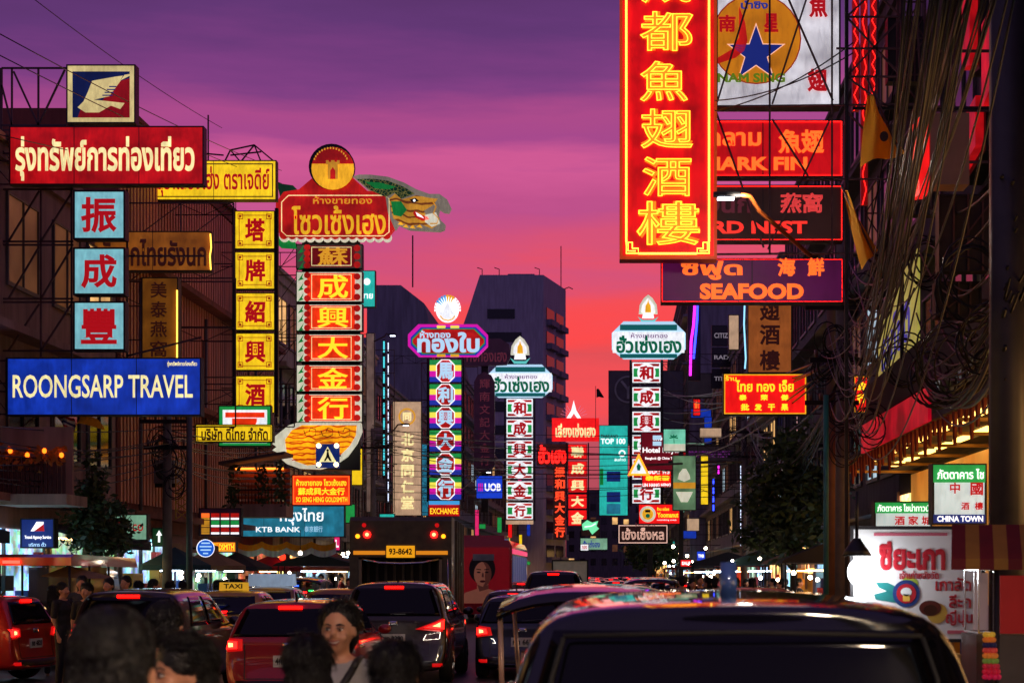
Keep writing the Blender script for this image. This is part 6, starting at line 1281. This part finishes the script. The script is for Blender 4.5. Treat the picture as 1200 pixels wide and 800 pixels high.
# stalls
canv = [mat('dark canvas', (44, 40, 46), .8), mat('tan canvas', (150, 116, 80), .8), mat('teal canvas', (30, 70, 76), .8), mat('red canvas', (140, 24, 28), .8)]
ledw = glow('cold led bar', (200, 228, 255), 16.); ledy = glow('warm led bar', (255, 190, 110), 16.)
def stall(label, px, Y, w, cm, lm, umb=True, ctr=(90, 80, 70)):
    x, y = at(px, Y); gz = .14 if (x < KL or x > KR) else 0; t = thing('food_stall', label, 'stall', (x, y, gz)); zt = 2.25
    if umb:
        MB().tube([(x, y, gz), (x, y, zt + .25)], .03, 6).build('umbrella_pole', steel2, t, True); n = 8; vs = [(x, y, zt + .35)]; vs += [(x + w * .62 * math.cos(2 * math.pi * i / n), y + w * .62 * math.sin(2 * math.pi * i / n), zt - .15) for i in range(n)]; vs += [(v[0], v[1], v[2] - .14) for v in vs[1:]]; vs += [(x, y, zt + .3)]
        fs = [(0, 1 + i, 1 + (i + 1) % n) for i in range(n)] + [(1 + i, 1 + n + i, 1 + n + (i + 1) % n, 1 + (i + 1) % n) for i in range(n)] + [(2 * n + 1, 1 + n + (i + 1) % n, 1 + n + i) for i in range(n)]
        m = MB(); m.add(vs, fs); m.build('umbrella_canopy', cm, t)
    else:
        for sx in (-1, 1):
            for sy in (-1, 1): MB().tube([(x + sx * w * .48, y + sy * .6, gz), (x + sx * w * .48, y + sy * .6, zt - .1)], .025, 6).build('post', steel2, t, True)
        MB().prism([(x - w * .55, zt - .1), (x - w * .5, zt), (x, zt + .4), (x + w * .5, zt), (x + w * .55, zt - .1)], y - .8, y + .8).build('canopy', cm, t)
    MB().box(x - w * .42, x + w * .42, y - .3, y + .3, gz + .1, gz + .85).build('counter', mat('counter %d' % ctr[0], ctr, .5), t)
    m = MB()
    for i in range(7):
        q = x - w * .38 + i * w * .11; m.box(q, q + w * .08, y - .2, y + .1, gz + .851, gz + rc.uniform(.95, 1.3), rc.randrange(5))
    m.build('display_shelf', goods, t); MB().box(x - w * .2, x + w * .14, y - .34, y - .3, zt - .32, zt - .28).build('led_bar', lm, t)
    MB().box(x - w * .3, x + w * .3, y - .315, y - .301, gz + .3, gz + .7).build('counter_sign', F_mint if lm is ledw else F_beige, t)
    for i in range(2): c = (x + rc.uniform(-.4, .4) * w, y - .35, zt - rc.uniform(.35, .6)); MB().ball(c, .06, 10, 6).build('bulb', glow('bare bulb', (255, 232, 200), 30.), t, True)
for a in (('stall under a teal umbrella before the blue shop', 205, 47, 1.6, canv[2], ledw), ('stall under a tan umbrella beside the round blue sign', 246, 50, 1.7, canv[1], ledw), ('stall with cold light behind the advert board taxi', 278, 58, 1.9, canv[0], ledw), ('stall under a striped red umbrella by the far kerb', 318, 66, 2.0, canv[3], ledy), ('stall with warm light beside the garbage truck', 398, 70, 2.6, canv[1], ledy)): stall(*a)
for a in (('stall under a dark tent beside the bright tuk-tuk', 372, 64, 2.8, canv[0], ledw), ('small lit stall right of the middle crowd', 852, 62, 2.6, canv[0], ledw), ('lit stall under the leafy tree', 892, 56, 2.2, canv[2], ledw), ('warm lit stall behind the slim pipe', 936, 52, 2.0, canv[1], ledy), ('far lit stall at the bend by the small bushy tree', 826, 88, 3.0, canv[0], ledw), ('farthest lit stall before the dark blocks', 806, 120, 3.4, canv[3], ledy)): stall(*a, umb=False)
t = thing('umbrella', 'tan half folded parasol beside the shared taxi roof', 'umbrella', W(92, 760, 34)); a = W(92, 668, 34); MB().tube([a, (a.x, a.y, .02)], .025, 6).build('umbrella_pole', steel2, t, True); MB().add([(a.x - .2, a.y, a.z + .1), (a.x - .5, a.y - .8, a.z - .12), (a.x + .4, a.y - .6, a.z - .16), (a.x + .75, a.y + .2, a.z - .16), (a.x - .4, a.y + .8, a.z - .12), (a.x - .15, a.y, a.z + .0)], [(0, 1, 2), (0, 2, 3), (0, 3, 4), (0, 4, 1), (5, 2, 1), (5, 3, 2), (5, 4, 3), (5, 1, 4)]).build('umbrella_canopy', canv[1], t)
# lit things on the left fronts: planter balcony, slatted balcony, lattice mast, lanterns
t = thing('planter_balcony', 'dark red slatted balcony with orange lit plants over the navy travel box', 'balcony', W(45, 590, 38)); x0, x1, z0, z1 = rct((-6, 535, 78, 578), 38); m = MB()
for i in range(16): q = -13.99 + .0; m.box(x0 + i * (x1 - x0) / 16, x0 + (i + .7) * (x1 - x0) / 16, 38, 38.04, z0, z1)
m.build('slat_panel', mat('dark red slats', (74, 26, 24), .6), t); MB().box(x0, x1, 38, 39.5, z0 - .25, z0 - .01).build('floor_slab', W_cream, t); MB().box(x0, x1, 38.4, 38.5, z0, z1 + .7).build('rear_wall', W_pink, t)
lf = MB(); rl = random.Random(2)
for i in range(120):
    c = Vector((rl.uniform(x0, x1), 37.95, z1 + rl.gauss(.0, .12))); u = Vector((rl.gauss(0, 1), rl.gauss(0, 1), rl.gauss(0, 1))).normalized() * .09; v = u.cross(Vector((0, 1, .3))).normalized() * .05; lf.add([c - u, c + v, c + u, c - v], [(0, 1, 2, 3)])
lf.build('foliage', mat('orange lit leaf', (190, 104, 30), .6, var=.4), t)  # orange lamplight on the leaves is put into their colour
for i in range(4): c = W(12 + i * 20, 528 + 5 * (i % 2), 37.9); MB().ball(c, (.05, .05, .06)).build('lantern', glow('orange lantern', (255, 120, 24), 2.5), t, True)
t = thing('slatted_balcony', 'orange lit slatted balcony with a spiked rail and green vines below the low yellow board', 'balcony', W(305, 610, 58)); x0, x1, z0, z1 = rct((266, 545, 336, 590), 58); m = MB()
for i in range(7): m.box(x0, x1, 58.6, 58.66, z0 + i * (z1 - z0) / 7, z0 + (i + .6) * (z1 - z0) / 7)
m.build('slat_panel', mat('orange lit wood slats', (176, 88, 40), .5), t); m = MB()  # warm light on the slats is put into their orange
for i in range(18): q = x0 + (i + .5) * (x1 - x0) / 18; m.tube([(q, 58, z0), (q, 58, z0 + .75)], [.02, .006], 5)
m.box(x0, x1, 57.99, 58.03, z0 + .45, z0 + .5); m.build('rail_lattice', steel2, t); MB().box(x0, x1, 57.9, 59.2, z0 - .45, z0 - .01).build('floor_slab', W_pink, t); m = MB(); m.prism([(x0 - .2, z1 + .0), (x1, z1 + .35), (x1, z1 + .45), (x0 - .2, z1 + .1)], 57.6, 59.2); m.build('roof', W_dark, t); lf = MB()
for i in range(260):
    c = Vector((x0 + rl.choice((.12, .62, .9)) * (x1 - x0) + rl.gauss(0, .12), 57.9, rl.uniform(z0 - .1, z1))); u = Vector((rl.gauss(0, 1), rl.gauss(0, 1), rl.gauss(0, 1))).normalized() * .1; v = u.cross(Vector((0, 1, .3))).normalized() * .05; lf.add([c - u, c + v, c + u, c - v], [(0, 1, 2, 3)])
lf.build('foliage', leafm, t); MB().box(x0 + .2, x1 - .2, 58.4, 58.5, z1 - .12, z1 - .05).build('lamp_strip', glow('orange strip lamp', (255, 130, 40), 3.), t)
t = thing('lattice_mast', 'thin yellow lit lattice mast behind the grey lamp pole', 'mast', W(212, 610, 50)); m = MB(); x0, x1, z0, z1 = rct((206, 528, 220, 608), 50)
for x in (x0, x1): m.bar((x, 50, z0), (x, 50, z1), .025)
for i in range(8): a, b = z0 + i * (z1 - z0) / 8, z0 + (i + 1) * (z1 - z0) / 8; m.bar((x0, 50, a), (x1, 50, b), .018); m.bar((x1, 50, a), (x0, 50, b), .018)
m.build('lattice_bars', mat('yellow lit mast', (200, 150, 60), .5, var=.2), t)  # yellow light on the mast is put into its colour
# --- restaurant awning on the right pavement
t = thing('restaurant_awning', 'restaurant awning with red lit fascia, gold ceiling lamps and hanging tassels', 'awning', (5.9, 34, 4.4)); Y0, Y1 = 24, 42
MB().prismz([(5.5, Y0), (7.45, Y0), (7.45, Y1), (5.5, Y1)], 4.52, 4.62).build('roof', W_dark, t)
MB().box(5.42, 5.48, 29.5, 37.5, 4.5, 5.1).build('fascia', glow('red led fascia', (190, 6, 34), .8, .7), t)
MB().prismx([(Y0, 5.3), (38, 5.2), (38, 6.0), (Y0, 6.3)], 5.6, 5.7).build('upper_board', mat('dark board', (36, 30, 32), .7), t)
for i in range(9):
    for j in range(2): MB().box(5.9 + j * .8, 6.05 + j * .8, 25 + i * 1.9, 26.2 + i * 1.9, 4.46, 4.519).build('ceiling_lamp', glow('gold ceiling lamp', (255, 190, 90), 5.), t)
m = MB()
for i in range(40): y = Y0 + .3 + i * .44; m.tube([(5.55, y, 4.5), (5.55, y, 4.5 - .25 - .15 * (i % 3))], [.05, .03], 5)
m.build('tassel_fringe', mat('red tassel', (120, 30, 20), .7), t)
m = MB()
for i in range(7): m.box(5.52, 7.4, 24.5 + i * 2.8, 24.56 + i * 2.8, 4.3, 4.36)
m.build('ceiling_batten_frame', mat('gold batten', (150, 110, 50), .5), t)
MB().box(7.3, 7.4, Y0, Y1, .2, 4.3).build('interior_wall', glow('golden interior', (220, 150, 60), .5, .7, scale=1.), t)
# --- banner lamp
p = W(1004, 644, 14.6); t = thing('banner_lamp', 'hanging work lamp blazing white onto the menu banner', 'lamp', p); MB().tube([p + Vector((0, 0, .5)), p + Vector((0, 0, .1))], .015, 6).build('lamp_cord', cable, t, True); MB().tube([p + Vector((0, 0, .1)), p, p - Vector((0, 0, .05))], [.03, .1, .13], 12).build('lamp_shade', plastic, t, True)
MB().ball(p - Vector((-.02, 0, .19)), (.1, .1, .12), 18, 12).build('bulb', glow('blazing globe', (240, 248, 255), 7.), t, True)
pl_ = bpy.data.lights.new('lamp_light', 'POINT'); pl_.energy = 14; pl_.color = (.9, .97, 1); pl_.shadow_soft_size = .08; lo = bpy.data.objects.new('lamp_light', pl_); COL.objects.link(lo); lo.parent = t; lo.location = (.06, .2, -.2)
# --- food cart at the right edge
Y = 12.5; t = thing('food_cart', 'glass food cart under a red and gold striped awning', 'food cart', (W(1185, 0, Y).x, Y, 0)); cx = W(1185, 0, Y).x
mr, mg = mat('red awning cloth', (120, 14, 18), .7, var=.2), mat('gold awning cloth', (176, 120, 40), .7, var=.2)
a0, a1 = W(1112, 0, Y).x, W(1260, 0, Y).x; n = 9
for i in range(n):
    xa = a0 + (a1 - a0) * i / n; xb = a0 + (a1 - a0) * (i + 1) / n; zt, zb_ = W(0, 612, Y).z, W(0, 664, Y).z
    m = MB(); m.add([(xa + .12, Y + .5, zt), (xb + .12, Y + .5, zt), (xb, Y - .1, zb_ + .06), (xa, Y - .1, zb_ + .06), (xb, Y - .1, zb_ - .02), (xa, Y - .1, zb_ - .02), (xa + .12, Y + .5, zt - .02), (xb + .12, Y + .5, zt - .02), (xb, Y - .08, zb_ - .02), (xa, Y - .08, zb_ - .02)], [(0, 1, 2, 3), (3, 2, 4, 5), (6, 9, 8, 7), (5, 4, 8, 9), (0, 6, 7, 1)]); m.build('awning_stripe', mg if i % 2 else mr, t)
for px in (1168, 1240): q = W(px, 0, Y - .05).x; MB().tube([(q, Y - .05, .05), (q, Y - .05, W(0, 664, Y).z)], .022, 6).build('post', steel2, t, True)
x0, x1, z0, z1 = rct((1146, 690, 1250, 742), Y)
MB().box(x0, x1, Y + .05, Y + .6, .45, z0 - .01).build('cart_body', mat('cart steel', (96, 92, 94), .35, .8), t); MB().box(W(1172, 0, Y).x, x1 - .02, Y + .0, Y + .04, z0, z1 + .1).build('red_panel', mat('red cart panel', (170, 20, 24), .4, em=(150, 10, 14), ems=.25), t)
fm_ = MB().frame(x0, W(1166, 0, Y).x, z0, z1 + .15, .012, Y + .0, Y + .012).frame(x0, W(1166, 0, Y).x, z0, z1 + .15, .012, Y + .49, Y + .5)
for xq in (x0 + .006, W(1166, 0, Y).x - .006):
    for zq in (z0 + .006, z1 + .144): fm_.box(xq - .006, xq + .006, Y + .0121, Y + .4899, zq - .006, zq + .006)
fm_.build('glass_frame', chrome, t); MB().box(x0 + .015, W(1165, 0, Y).x, Y + .2, Y + .22, z0 + .02, z1 + .12).build('glass_pane', mat('milky display glass', (190, 176, 180), .2, var=.2, em=(180, 160, 160), ems=.12), t)
MB().box(x0, x1, Y - .02, Y + .55, z1 + .16, z1 + .19).build('shelf_board', mat('pale shelf', (180, 150, 120), .5, em=(200, 160, 120), ems=.2), t)
for s in (0, 1): wheel(t, (x0 - cx + .1) + s * (x1 - x0 - .2), .35, .26, .08, 8)
t = thing('flower_garland', 'bright flower garland hanging from the cart post', 'garland', W(1161, 800, 12.3)); cols_ = [(240, 190, 60), (226, 120, 40), (30, 30, 70), (220, 70, 60), (230, 130, 50), (120, 150, 60), (200, 40, 60), (214, 30, 60), (220, 30, 80)]
for i, c in enumerate(cols_):
    p = W(1159 + i * .4, 743 + i * 6.2, 12.3); m = MB(); rr = .03 + .003 * i
    for k in range(9): a = 2 * math.pi * k / 9; m.ball((p.x + rr * math.cos(a), p.y + rr * math.sin(a), p.z), (.018, .018, .02), 6, 4)
    m.build('petal_ring', mat('petals %d %d' % (i, c[0]), c, .6, var=.3, scale=30, em=c, ems=.18), t, True)
# litter of small things: air conditioners and drain pipes on the fronts
for k, (x, y, z, s) in enumerate([(FL + .4, 52, 4.6, 1), (FL + .4, 75, 8.5, 1), (FL + .4, 81, 5.4, 1), (FL + .4, 90, 8.6, 1), (FR - .4, 47, 6.2, -1), (FR - .4, 53, 9.5, -1), (FR - .4, 60, 6.4, -1), (FR - .4, 80, 7.8, -1), (FR - .4, 22, 8.2, -1), (FR - .4, 27, 12.0, -1)]):
    near = ['behind the low yellow board', 'high behind the dragon column', 'low on the cream shophouse', 'high on the cream shophouse', 'above the leafy tree', 'high on the dark shophouse', 'beside the ochre upright board', 'on the grey shophouse far on', 'over the near restaurant box', 'high up beside the red panels'][k]
    t = thing('air_conditioner', 'boxy grey air conditioner on the wall ' + near, 'air conditioner', (x, y, z)); a, b = sorted((x - .38, x + .3)); MB().box(a, b, y - .45, y + .45, z, z + .7).build('casing', mat('ac casing', (120, 118, 116), .5), t); MB().disc(x, z + .35, .26, y - .47, y - .452).build('fan_grille', plastic, t); MB().box(a, b, y - .3, y - .24, z - .12, z - .001).build('bracket', steel2, t)
# ---------------------------------------------------------------- unseen street lamp added beside the viewer to light the smiling face
t = thing('street_lamp', 'added unseen warm street lamp on the pavement beside the viewer', 'street lamp', (4.8, -2.5, .14))
MB().tube([(4.8, -2.5, .14), (4.8, -2.5, 6.4), (4.5, -2.5, 6.8), (3.0, -2.5, 7.0)], [.09, .07, .05, .04], 8).build('lamp_post', steel2, t, True); MB().box(2.4, 3.1, -2.65, -2.35, 6.95, 7.08).build('lamp_housing', steel2, t); MB().box(2.45, 3.05, -2.6, -2.4, 6.92, 6.949).build('lamp_lens', glow('added lamp lens', (255, 206, 150), 12.), t)
ql = bpy.data.lights.new('lamp_light', 'SPOT'); ql.spot_size = R(44); ql.spot_blend = .6; ql.energy = 2100; ql.color = (1, .74, .5); ql.shadow_soft_size = .2; lo = bpy.data.objects.new('lamp_light', ql); COL.objects.link(lo); lo.parent = t; lo.location = (-2.05, 0, 6.6); lo.rotation_euler = Vector((-3.6, 10.2, -5.2)).to_track_quat('-Z', 'Y').to_euler()
# dark boards and frames that crowd the near house front
for i, (r, Y, lb) in enumerate((((1100, 228, 1168, 318), 23.5, 'upper dark back of a billboard among the near cables'), ((1096, 330, 1150, 372), 24.5, 'lower dark back of a billboard above the cable coils'), ((1062, 214, 1100, 252), 27.5, 'small dark box behind the big yellow flag'), ((1040, 20, 1082, 96), 29.5, 'dark framed board back beside the red neon strips'))):
    t = sign(lb, r, Y, mat('dark board back', (44, 38, 38), .7, var=.4), [], name='billboard', cat='billboard', depth=.25)  # dark mottled base colour
    x0, x1, z0, z1 = rct(r, Y); mb = MB()
    for q in (.25, .5, .75): mb.bar((x0 + (x1 - x0) * q, Y - .04, z0), (x0 + (x1 - x0) * q, Y - .04, z1), .018)
    mb.bar((x0, Y - .05, z0), (x1, Y - .05, z1), .015); mb.bar((x1, Y + .1, (z0 + z1) / 2), (FR, Y + .1, (z0 + z1) / 2), .03); mb.build('back_frame', steel, t)
for i, (px, Y, ya, yb) in enumerate(((1068, 29, -40, 130), (1030, 33, 200, 300), (1100, 24, 60, 190))):
    t = thing('steel_frame', ('slim welded frame up the dark house wall by the dark framed board', 'short welded frame behind the narrow yellow flag', 'welded frame above the beige light box')[i], 'lattice frame', W(px, yb, Y)); x0, x1, z0, z1 = rct((px - 16, ya, px + 16, yb), Y); mb = MB()
    n = max(2, int((z1 - z0) / .6))
    for x in (x0, x1): mb.bar((x, Y, z0), (x, Y, z1), .025)
    for k in range(n): a, b = z0 + (z1 - z0) * k / n, z0 + (z1 - z0) * (k + 1) / n; mb.bar((x0, Y, a), (x1, Y, a), .018); mb.bar((x0, Y, a) if k % 2 else (x1, Y, a), (x1, Y, b) if k % 2 else (x0, Y, b), .016)
    mb.bar((x1, Y, z1), (FR, Y, z1), .025); mb.bar((x1, Y, z0), (FR, Y, z0), .025); mb.build('lattice_bars', steel, t)
pipem = mat('grey drain pipe', (96, 92, 90), .5, .2, .2)
for y in (28, 35.5, 45, 50, 58, 66, 71, 79, 88, 97, 104, 112): single(MB().tube([(FL + .12, y, .2), (FL + .12, y, 10.5)], .06, 7), 'drain_pipe', pipem, 'grey drain pipe down a shophouse front on the travel sign side', 'drain pipe', 'drain pipes down the shophouse fronts', True)
# ---------------------------------------------------------------- more small street things
cy = glow('cyan led strip', (70, 200, 210), 1.2); wl_ = glow('white led strip', (210, 225, 255), 1.6)
def strip(label, px, ya, yb, Y, m, segs=9, w=1.2):
    o = thing('neon_strip', label, 'neon', W(px, yb, Y)); x0, x1, z0, z1 = rct((px - w * 1.6, ya, px + w * 1.6, yb), Y); MB().box(x0, x1, Y + .02, Y + .12, z0, z1).build('backboard', steel2, o)
    mb = MB()
    for i in range(segs):
        a, b, c, d = rct((px - w * .7, ya + (yb - ya) * (i + .1) / segs, px + w * .7, ya + (yb - ya) * (i + .82) / segs), Y); mb.box(a, b, Y - .04, Y + .019, c, d)
    mb.build('tube_pattern', m, o)
strip('broken cyan light strip up the edge of the cream shophouse', 450, 398, 560, 92, cy)
strip('thin white light strip beside the broken cyan one', 455, 400, 590, 96, wl_, 14, .6)
strip('short bright blue light strip above the far stalls', 836, 560, 600, 88, N_blue, 4)
strip('short pink and white light strip over the bright blue one', 842, 538, 556, 90, N_pink, 3)
strip('faint white dotted light strip on the dim hotel wall', 868, 545, 640, 84, wl_, 24, .5)
strip('pale light strip on the corner behind the ochre upright board', 934, 470, 560, 60, glow('pale rose strip', (200, 150, 150), .6), 12, .6)
for lb, px, ya, yb, Y, m in (('pale edge of the cream shophouse as a plain glowing panel', 434, 390, 600, 86, lightbox('pale wall edge glow', (150, 122, 110), .35)), ('plain narrow teal upright panel past the beige pharmacy board', 497, 520, 604, 110, F_teal)):  # beige panel is an added glow standing for a pale building edge
    sign(lb, (px - 5, ya, px + 5, yb), Y, m, [], wall=FL)
t = thing('roof_truss', 'small rooftop steel truss over the yellow board', 'truss', W(290, 190, 54)); mb = MB()
for a, b in (((262, 192), (270, 176)), ((270, 176), (298, 170)), ((298, 170), (322, 190)), ((270, 176), (282, 190)), ((282, 190), (298, 170)), ((298, 170), (306, 190)), ((262, 190), (322, 190)), ((270, 182), (306, 178)), ((244, 135), (244, 200)), ((240, 180), (262, 182))): mb.bar(W(*a, 54), W(*b, 54), .03)
mb.build('truss_bars', steel, t)
for i, (px, Y, cm, lm, lb) in enumerate(((284, 76, canv[0], ledy, 'stall with warm bulbs between the cream shophouse and the taxis'), (330, 84, canv[2], ledw, 'stall with a teal umbrella by the slim small tree'), (362, 92, canv[1], ledy, 'stall under a tan umbrella before the grey shophouse'), (420, 104, canv[3], ledw, 'stall under a red umbrella behind the garbage truck'))): stall(lb, px, Y, 2.2, cm, lm)
for i, (px, Y, cm, lm, lb) in enumerate(((868, 72, canv[3], ledy, 'red roofed stall past the small lit stall'), (842, 98, canv[1], ledw, 'tan roofed stall by the bend'), (816, 108, canv[2], ledy, 'teal roofed stall before the farthest one'), (960, 46, canv[0], ledy, 'dark roofed stall behind the wrapped pole'))): stall(lb, px, Y, 2.0, cm, lm, umb=False)
# scaffold frames behind the signs on the left, and small lit boxes far down the street
for i, (r, Y, lb) in enumerate((((150, 238, 274, 330), 49, 'rusty scaffold frame behind the dim orange board'), ((212, 326, 276, 500), 50, 'tall scaffold frame beside the yellow column'), ((238, 400, 345, 500), 57, 'scaffold frame between the yellow and the red column'), ((322, 286, 348, 505), 61.5, 'narrow scaffold frame at the red column edge'), ((425, 410, 462, 600), 87, 'dark scaffold frame beside the beige pharmacy board'), ((494, 425, 503, 600), 101, 'thin scaffold frame at the rainbow column edge'), ((2, 420, 60, 520), 39.4, 'low scaffold frame under the travel signs'), ((545, 430, 560, 600), 114, 'scaffold frame behind the unlit plum sign'), ((774, 424, 806, 560), 77, 'scaffold frame beside the near lotus column'))):
    x0, x1, z0, z1 = rct(r, Y); t = thing('scaffold_frame', lb, 'scaffold', ((x0 + x1) / 2, Y, z0)); mb = MB(); nz_ = max(2, int((z1 - z0) / 1.1)); nx_ = max(1, int((x1 - x0) / 1.1))
    for k in range(nz_ + 1): zz = z0 + (z1 - z0) * k / nz_; mb.bar((max(x0, FL) if x0 < 0 else x0, Y, zz), (x1, Y, zz), .026)
    for k in range(nx_ + 1): xx = x0 + (x1 - x0) * k / nx_; mb.bar((xx, Y, z0), (xx, Y, z1), .026)
    for k in range(nz_):
        for q in range(nx_):
            if rc.random() < .6: a, b = (0, 1) if rc.random() < .5 else (1, 0); mb.bar((x0 + (x1 - x0) * q / nx_, Y + .05, z0 + (z1 - z0) * (k + a) / nz_), (x0 + (x1 - x0) * (q + 1) / nx_, Y + .05, z0 + (z1 - z0) * (k + b) / nz_), .016)
    mb.build('lattice_bars', steel, t)
bxm = [F_scarlet, F_orange, F_yel, F_white, F_teal2, F_green, F_blue, F_pink, F_mint, F_white, F_beige]
for i in range(46):
    ls = i % 2 == 0; Y = rc.uniform(72, 230); x = rc.uniform(-13.2, -10.2) if ls else rc.uniform(3.6, 6.6); z = rc.uniform(2.7, 7.0) if rc.random() < .6 else rc.uniform(3, 12); w, h = rc.choice(((.5, 1.6), (.8, .5), (1.3, .6), (.4, 2.4), (.9, .9)))
    t = thing('lit_box', 'small lit shop box far down the street, its writing too small to read', 'light box', (x, Y, z), 'small lit shop boxes far down the street'); MB().box(x - w / 2, x + w / 2, Y, Y + .2, z, z + h).build('cabinet', black, t); MB().box(x - w / 2 + .04, x + w / 2 - .04, Y - .02, Y - .002, z + .04, z + h - .04).build('lit_face', bxm[rc.randrange(len(bxm))], t); MB().bar((x, Y + .1, z + h * .5), (FL if ls else FR, Y + .1, z + h * .5), .03).build('bracket', steel2, t)
bl_ = glow('bare bulb', (255, 232, 200), 30.); rl_ = glow('red paper lantern', (255, 40, 20), 3.5)
for i in range(44):
    ls = i % 2; Y = rc.uniform(52, 170); x = rc.uniform(-13.0, -10.6) if ls else rc.uniform(2.6, 6.4); z = rc.uniform(2.1, 3.4); red = i % 4 == 3; r_ = .13 if red else .045 + Y * .0004
    t = thing('hanging_lantern' if red else 'hanging_bulb', 'small red paper lantern hung over the far stalls' if red else 'small bare bulb hung over the far stalls', 'lantern' if red else 'bulb', (x, Y, z), 'red lanterns over the far stalls' if red else 'bare bulbs over the far stalls'); MB().tube([(x, Y, z + r_), (x, Y, z + .8)], .012, 5).build('cord', cable, t); MB().ball((x, Y, z), r_, 10, 6).build('lantern_shade' if red else 'glass_bulb', rl_ if red else bl_, t, True)
# awnings on the left fronts, each its own thing
for i, (y0, y1, cm, lb) in enumerate(((25, 31, canv[3], 'red cloth awning over the shop nearest the planter balcony'), (31.4, 36, canv[2], 'teal cloth awning behind the street tree'), (41, 47, canv[0], 'dark cloth awning over the mint lit shop'), (49, 55, canv[1], 'tan cloth awning behind the grey lamp pole'), (72, 80, canv[3], 'red cloth awning on the cream shophouse'), (82, 90, canv[0], 'dark cloth awning farther on the cream shophouse'))):
    t = thing('awning', lb, 'awning', (FL + .6, (y0 + y1) / 2, 2.6)); MB().prism([(FL + .01, 3.05), (FL + .01, 3.12), (FL + 1.25, 2.75), (FL + 1.25, 2.5), (FL + 1.2, 2.5), (FL + 1.2, 2.7)], y0, y1).build('awning_cloth', cm, t); MB().box(FL + .5, FL + .56, y0 + .3, y1 - .3, 2.7, 2.74).build('led_bar', ledw if i % 2 else ledy, t)
for i, (y, lb) in enumerate(((47, 'under the leafy tree'), (55, 'between the lit stalls'), (64, 'by the far lit stall'), (78, 'near the bend'), (92, 'at the bend'))):
    t = thing('hanging_bulb', 'bare white bulb strung on a wire ' + lb, 'bulb', (4.0 - .2 * i, y, 2.3)); MB().tube([(4.0 - .2 * i, y, 2.35), (4.0 - .2 * i, y, 3.1)], .01, 5).build('cord', cable, t); MB().ball((4.0 - .2 * i, y, 2.28), .045, 10, 6).build('glass_bulb', glow('bare bulb', (255, 240, 220), 12.), t, True)
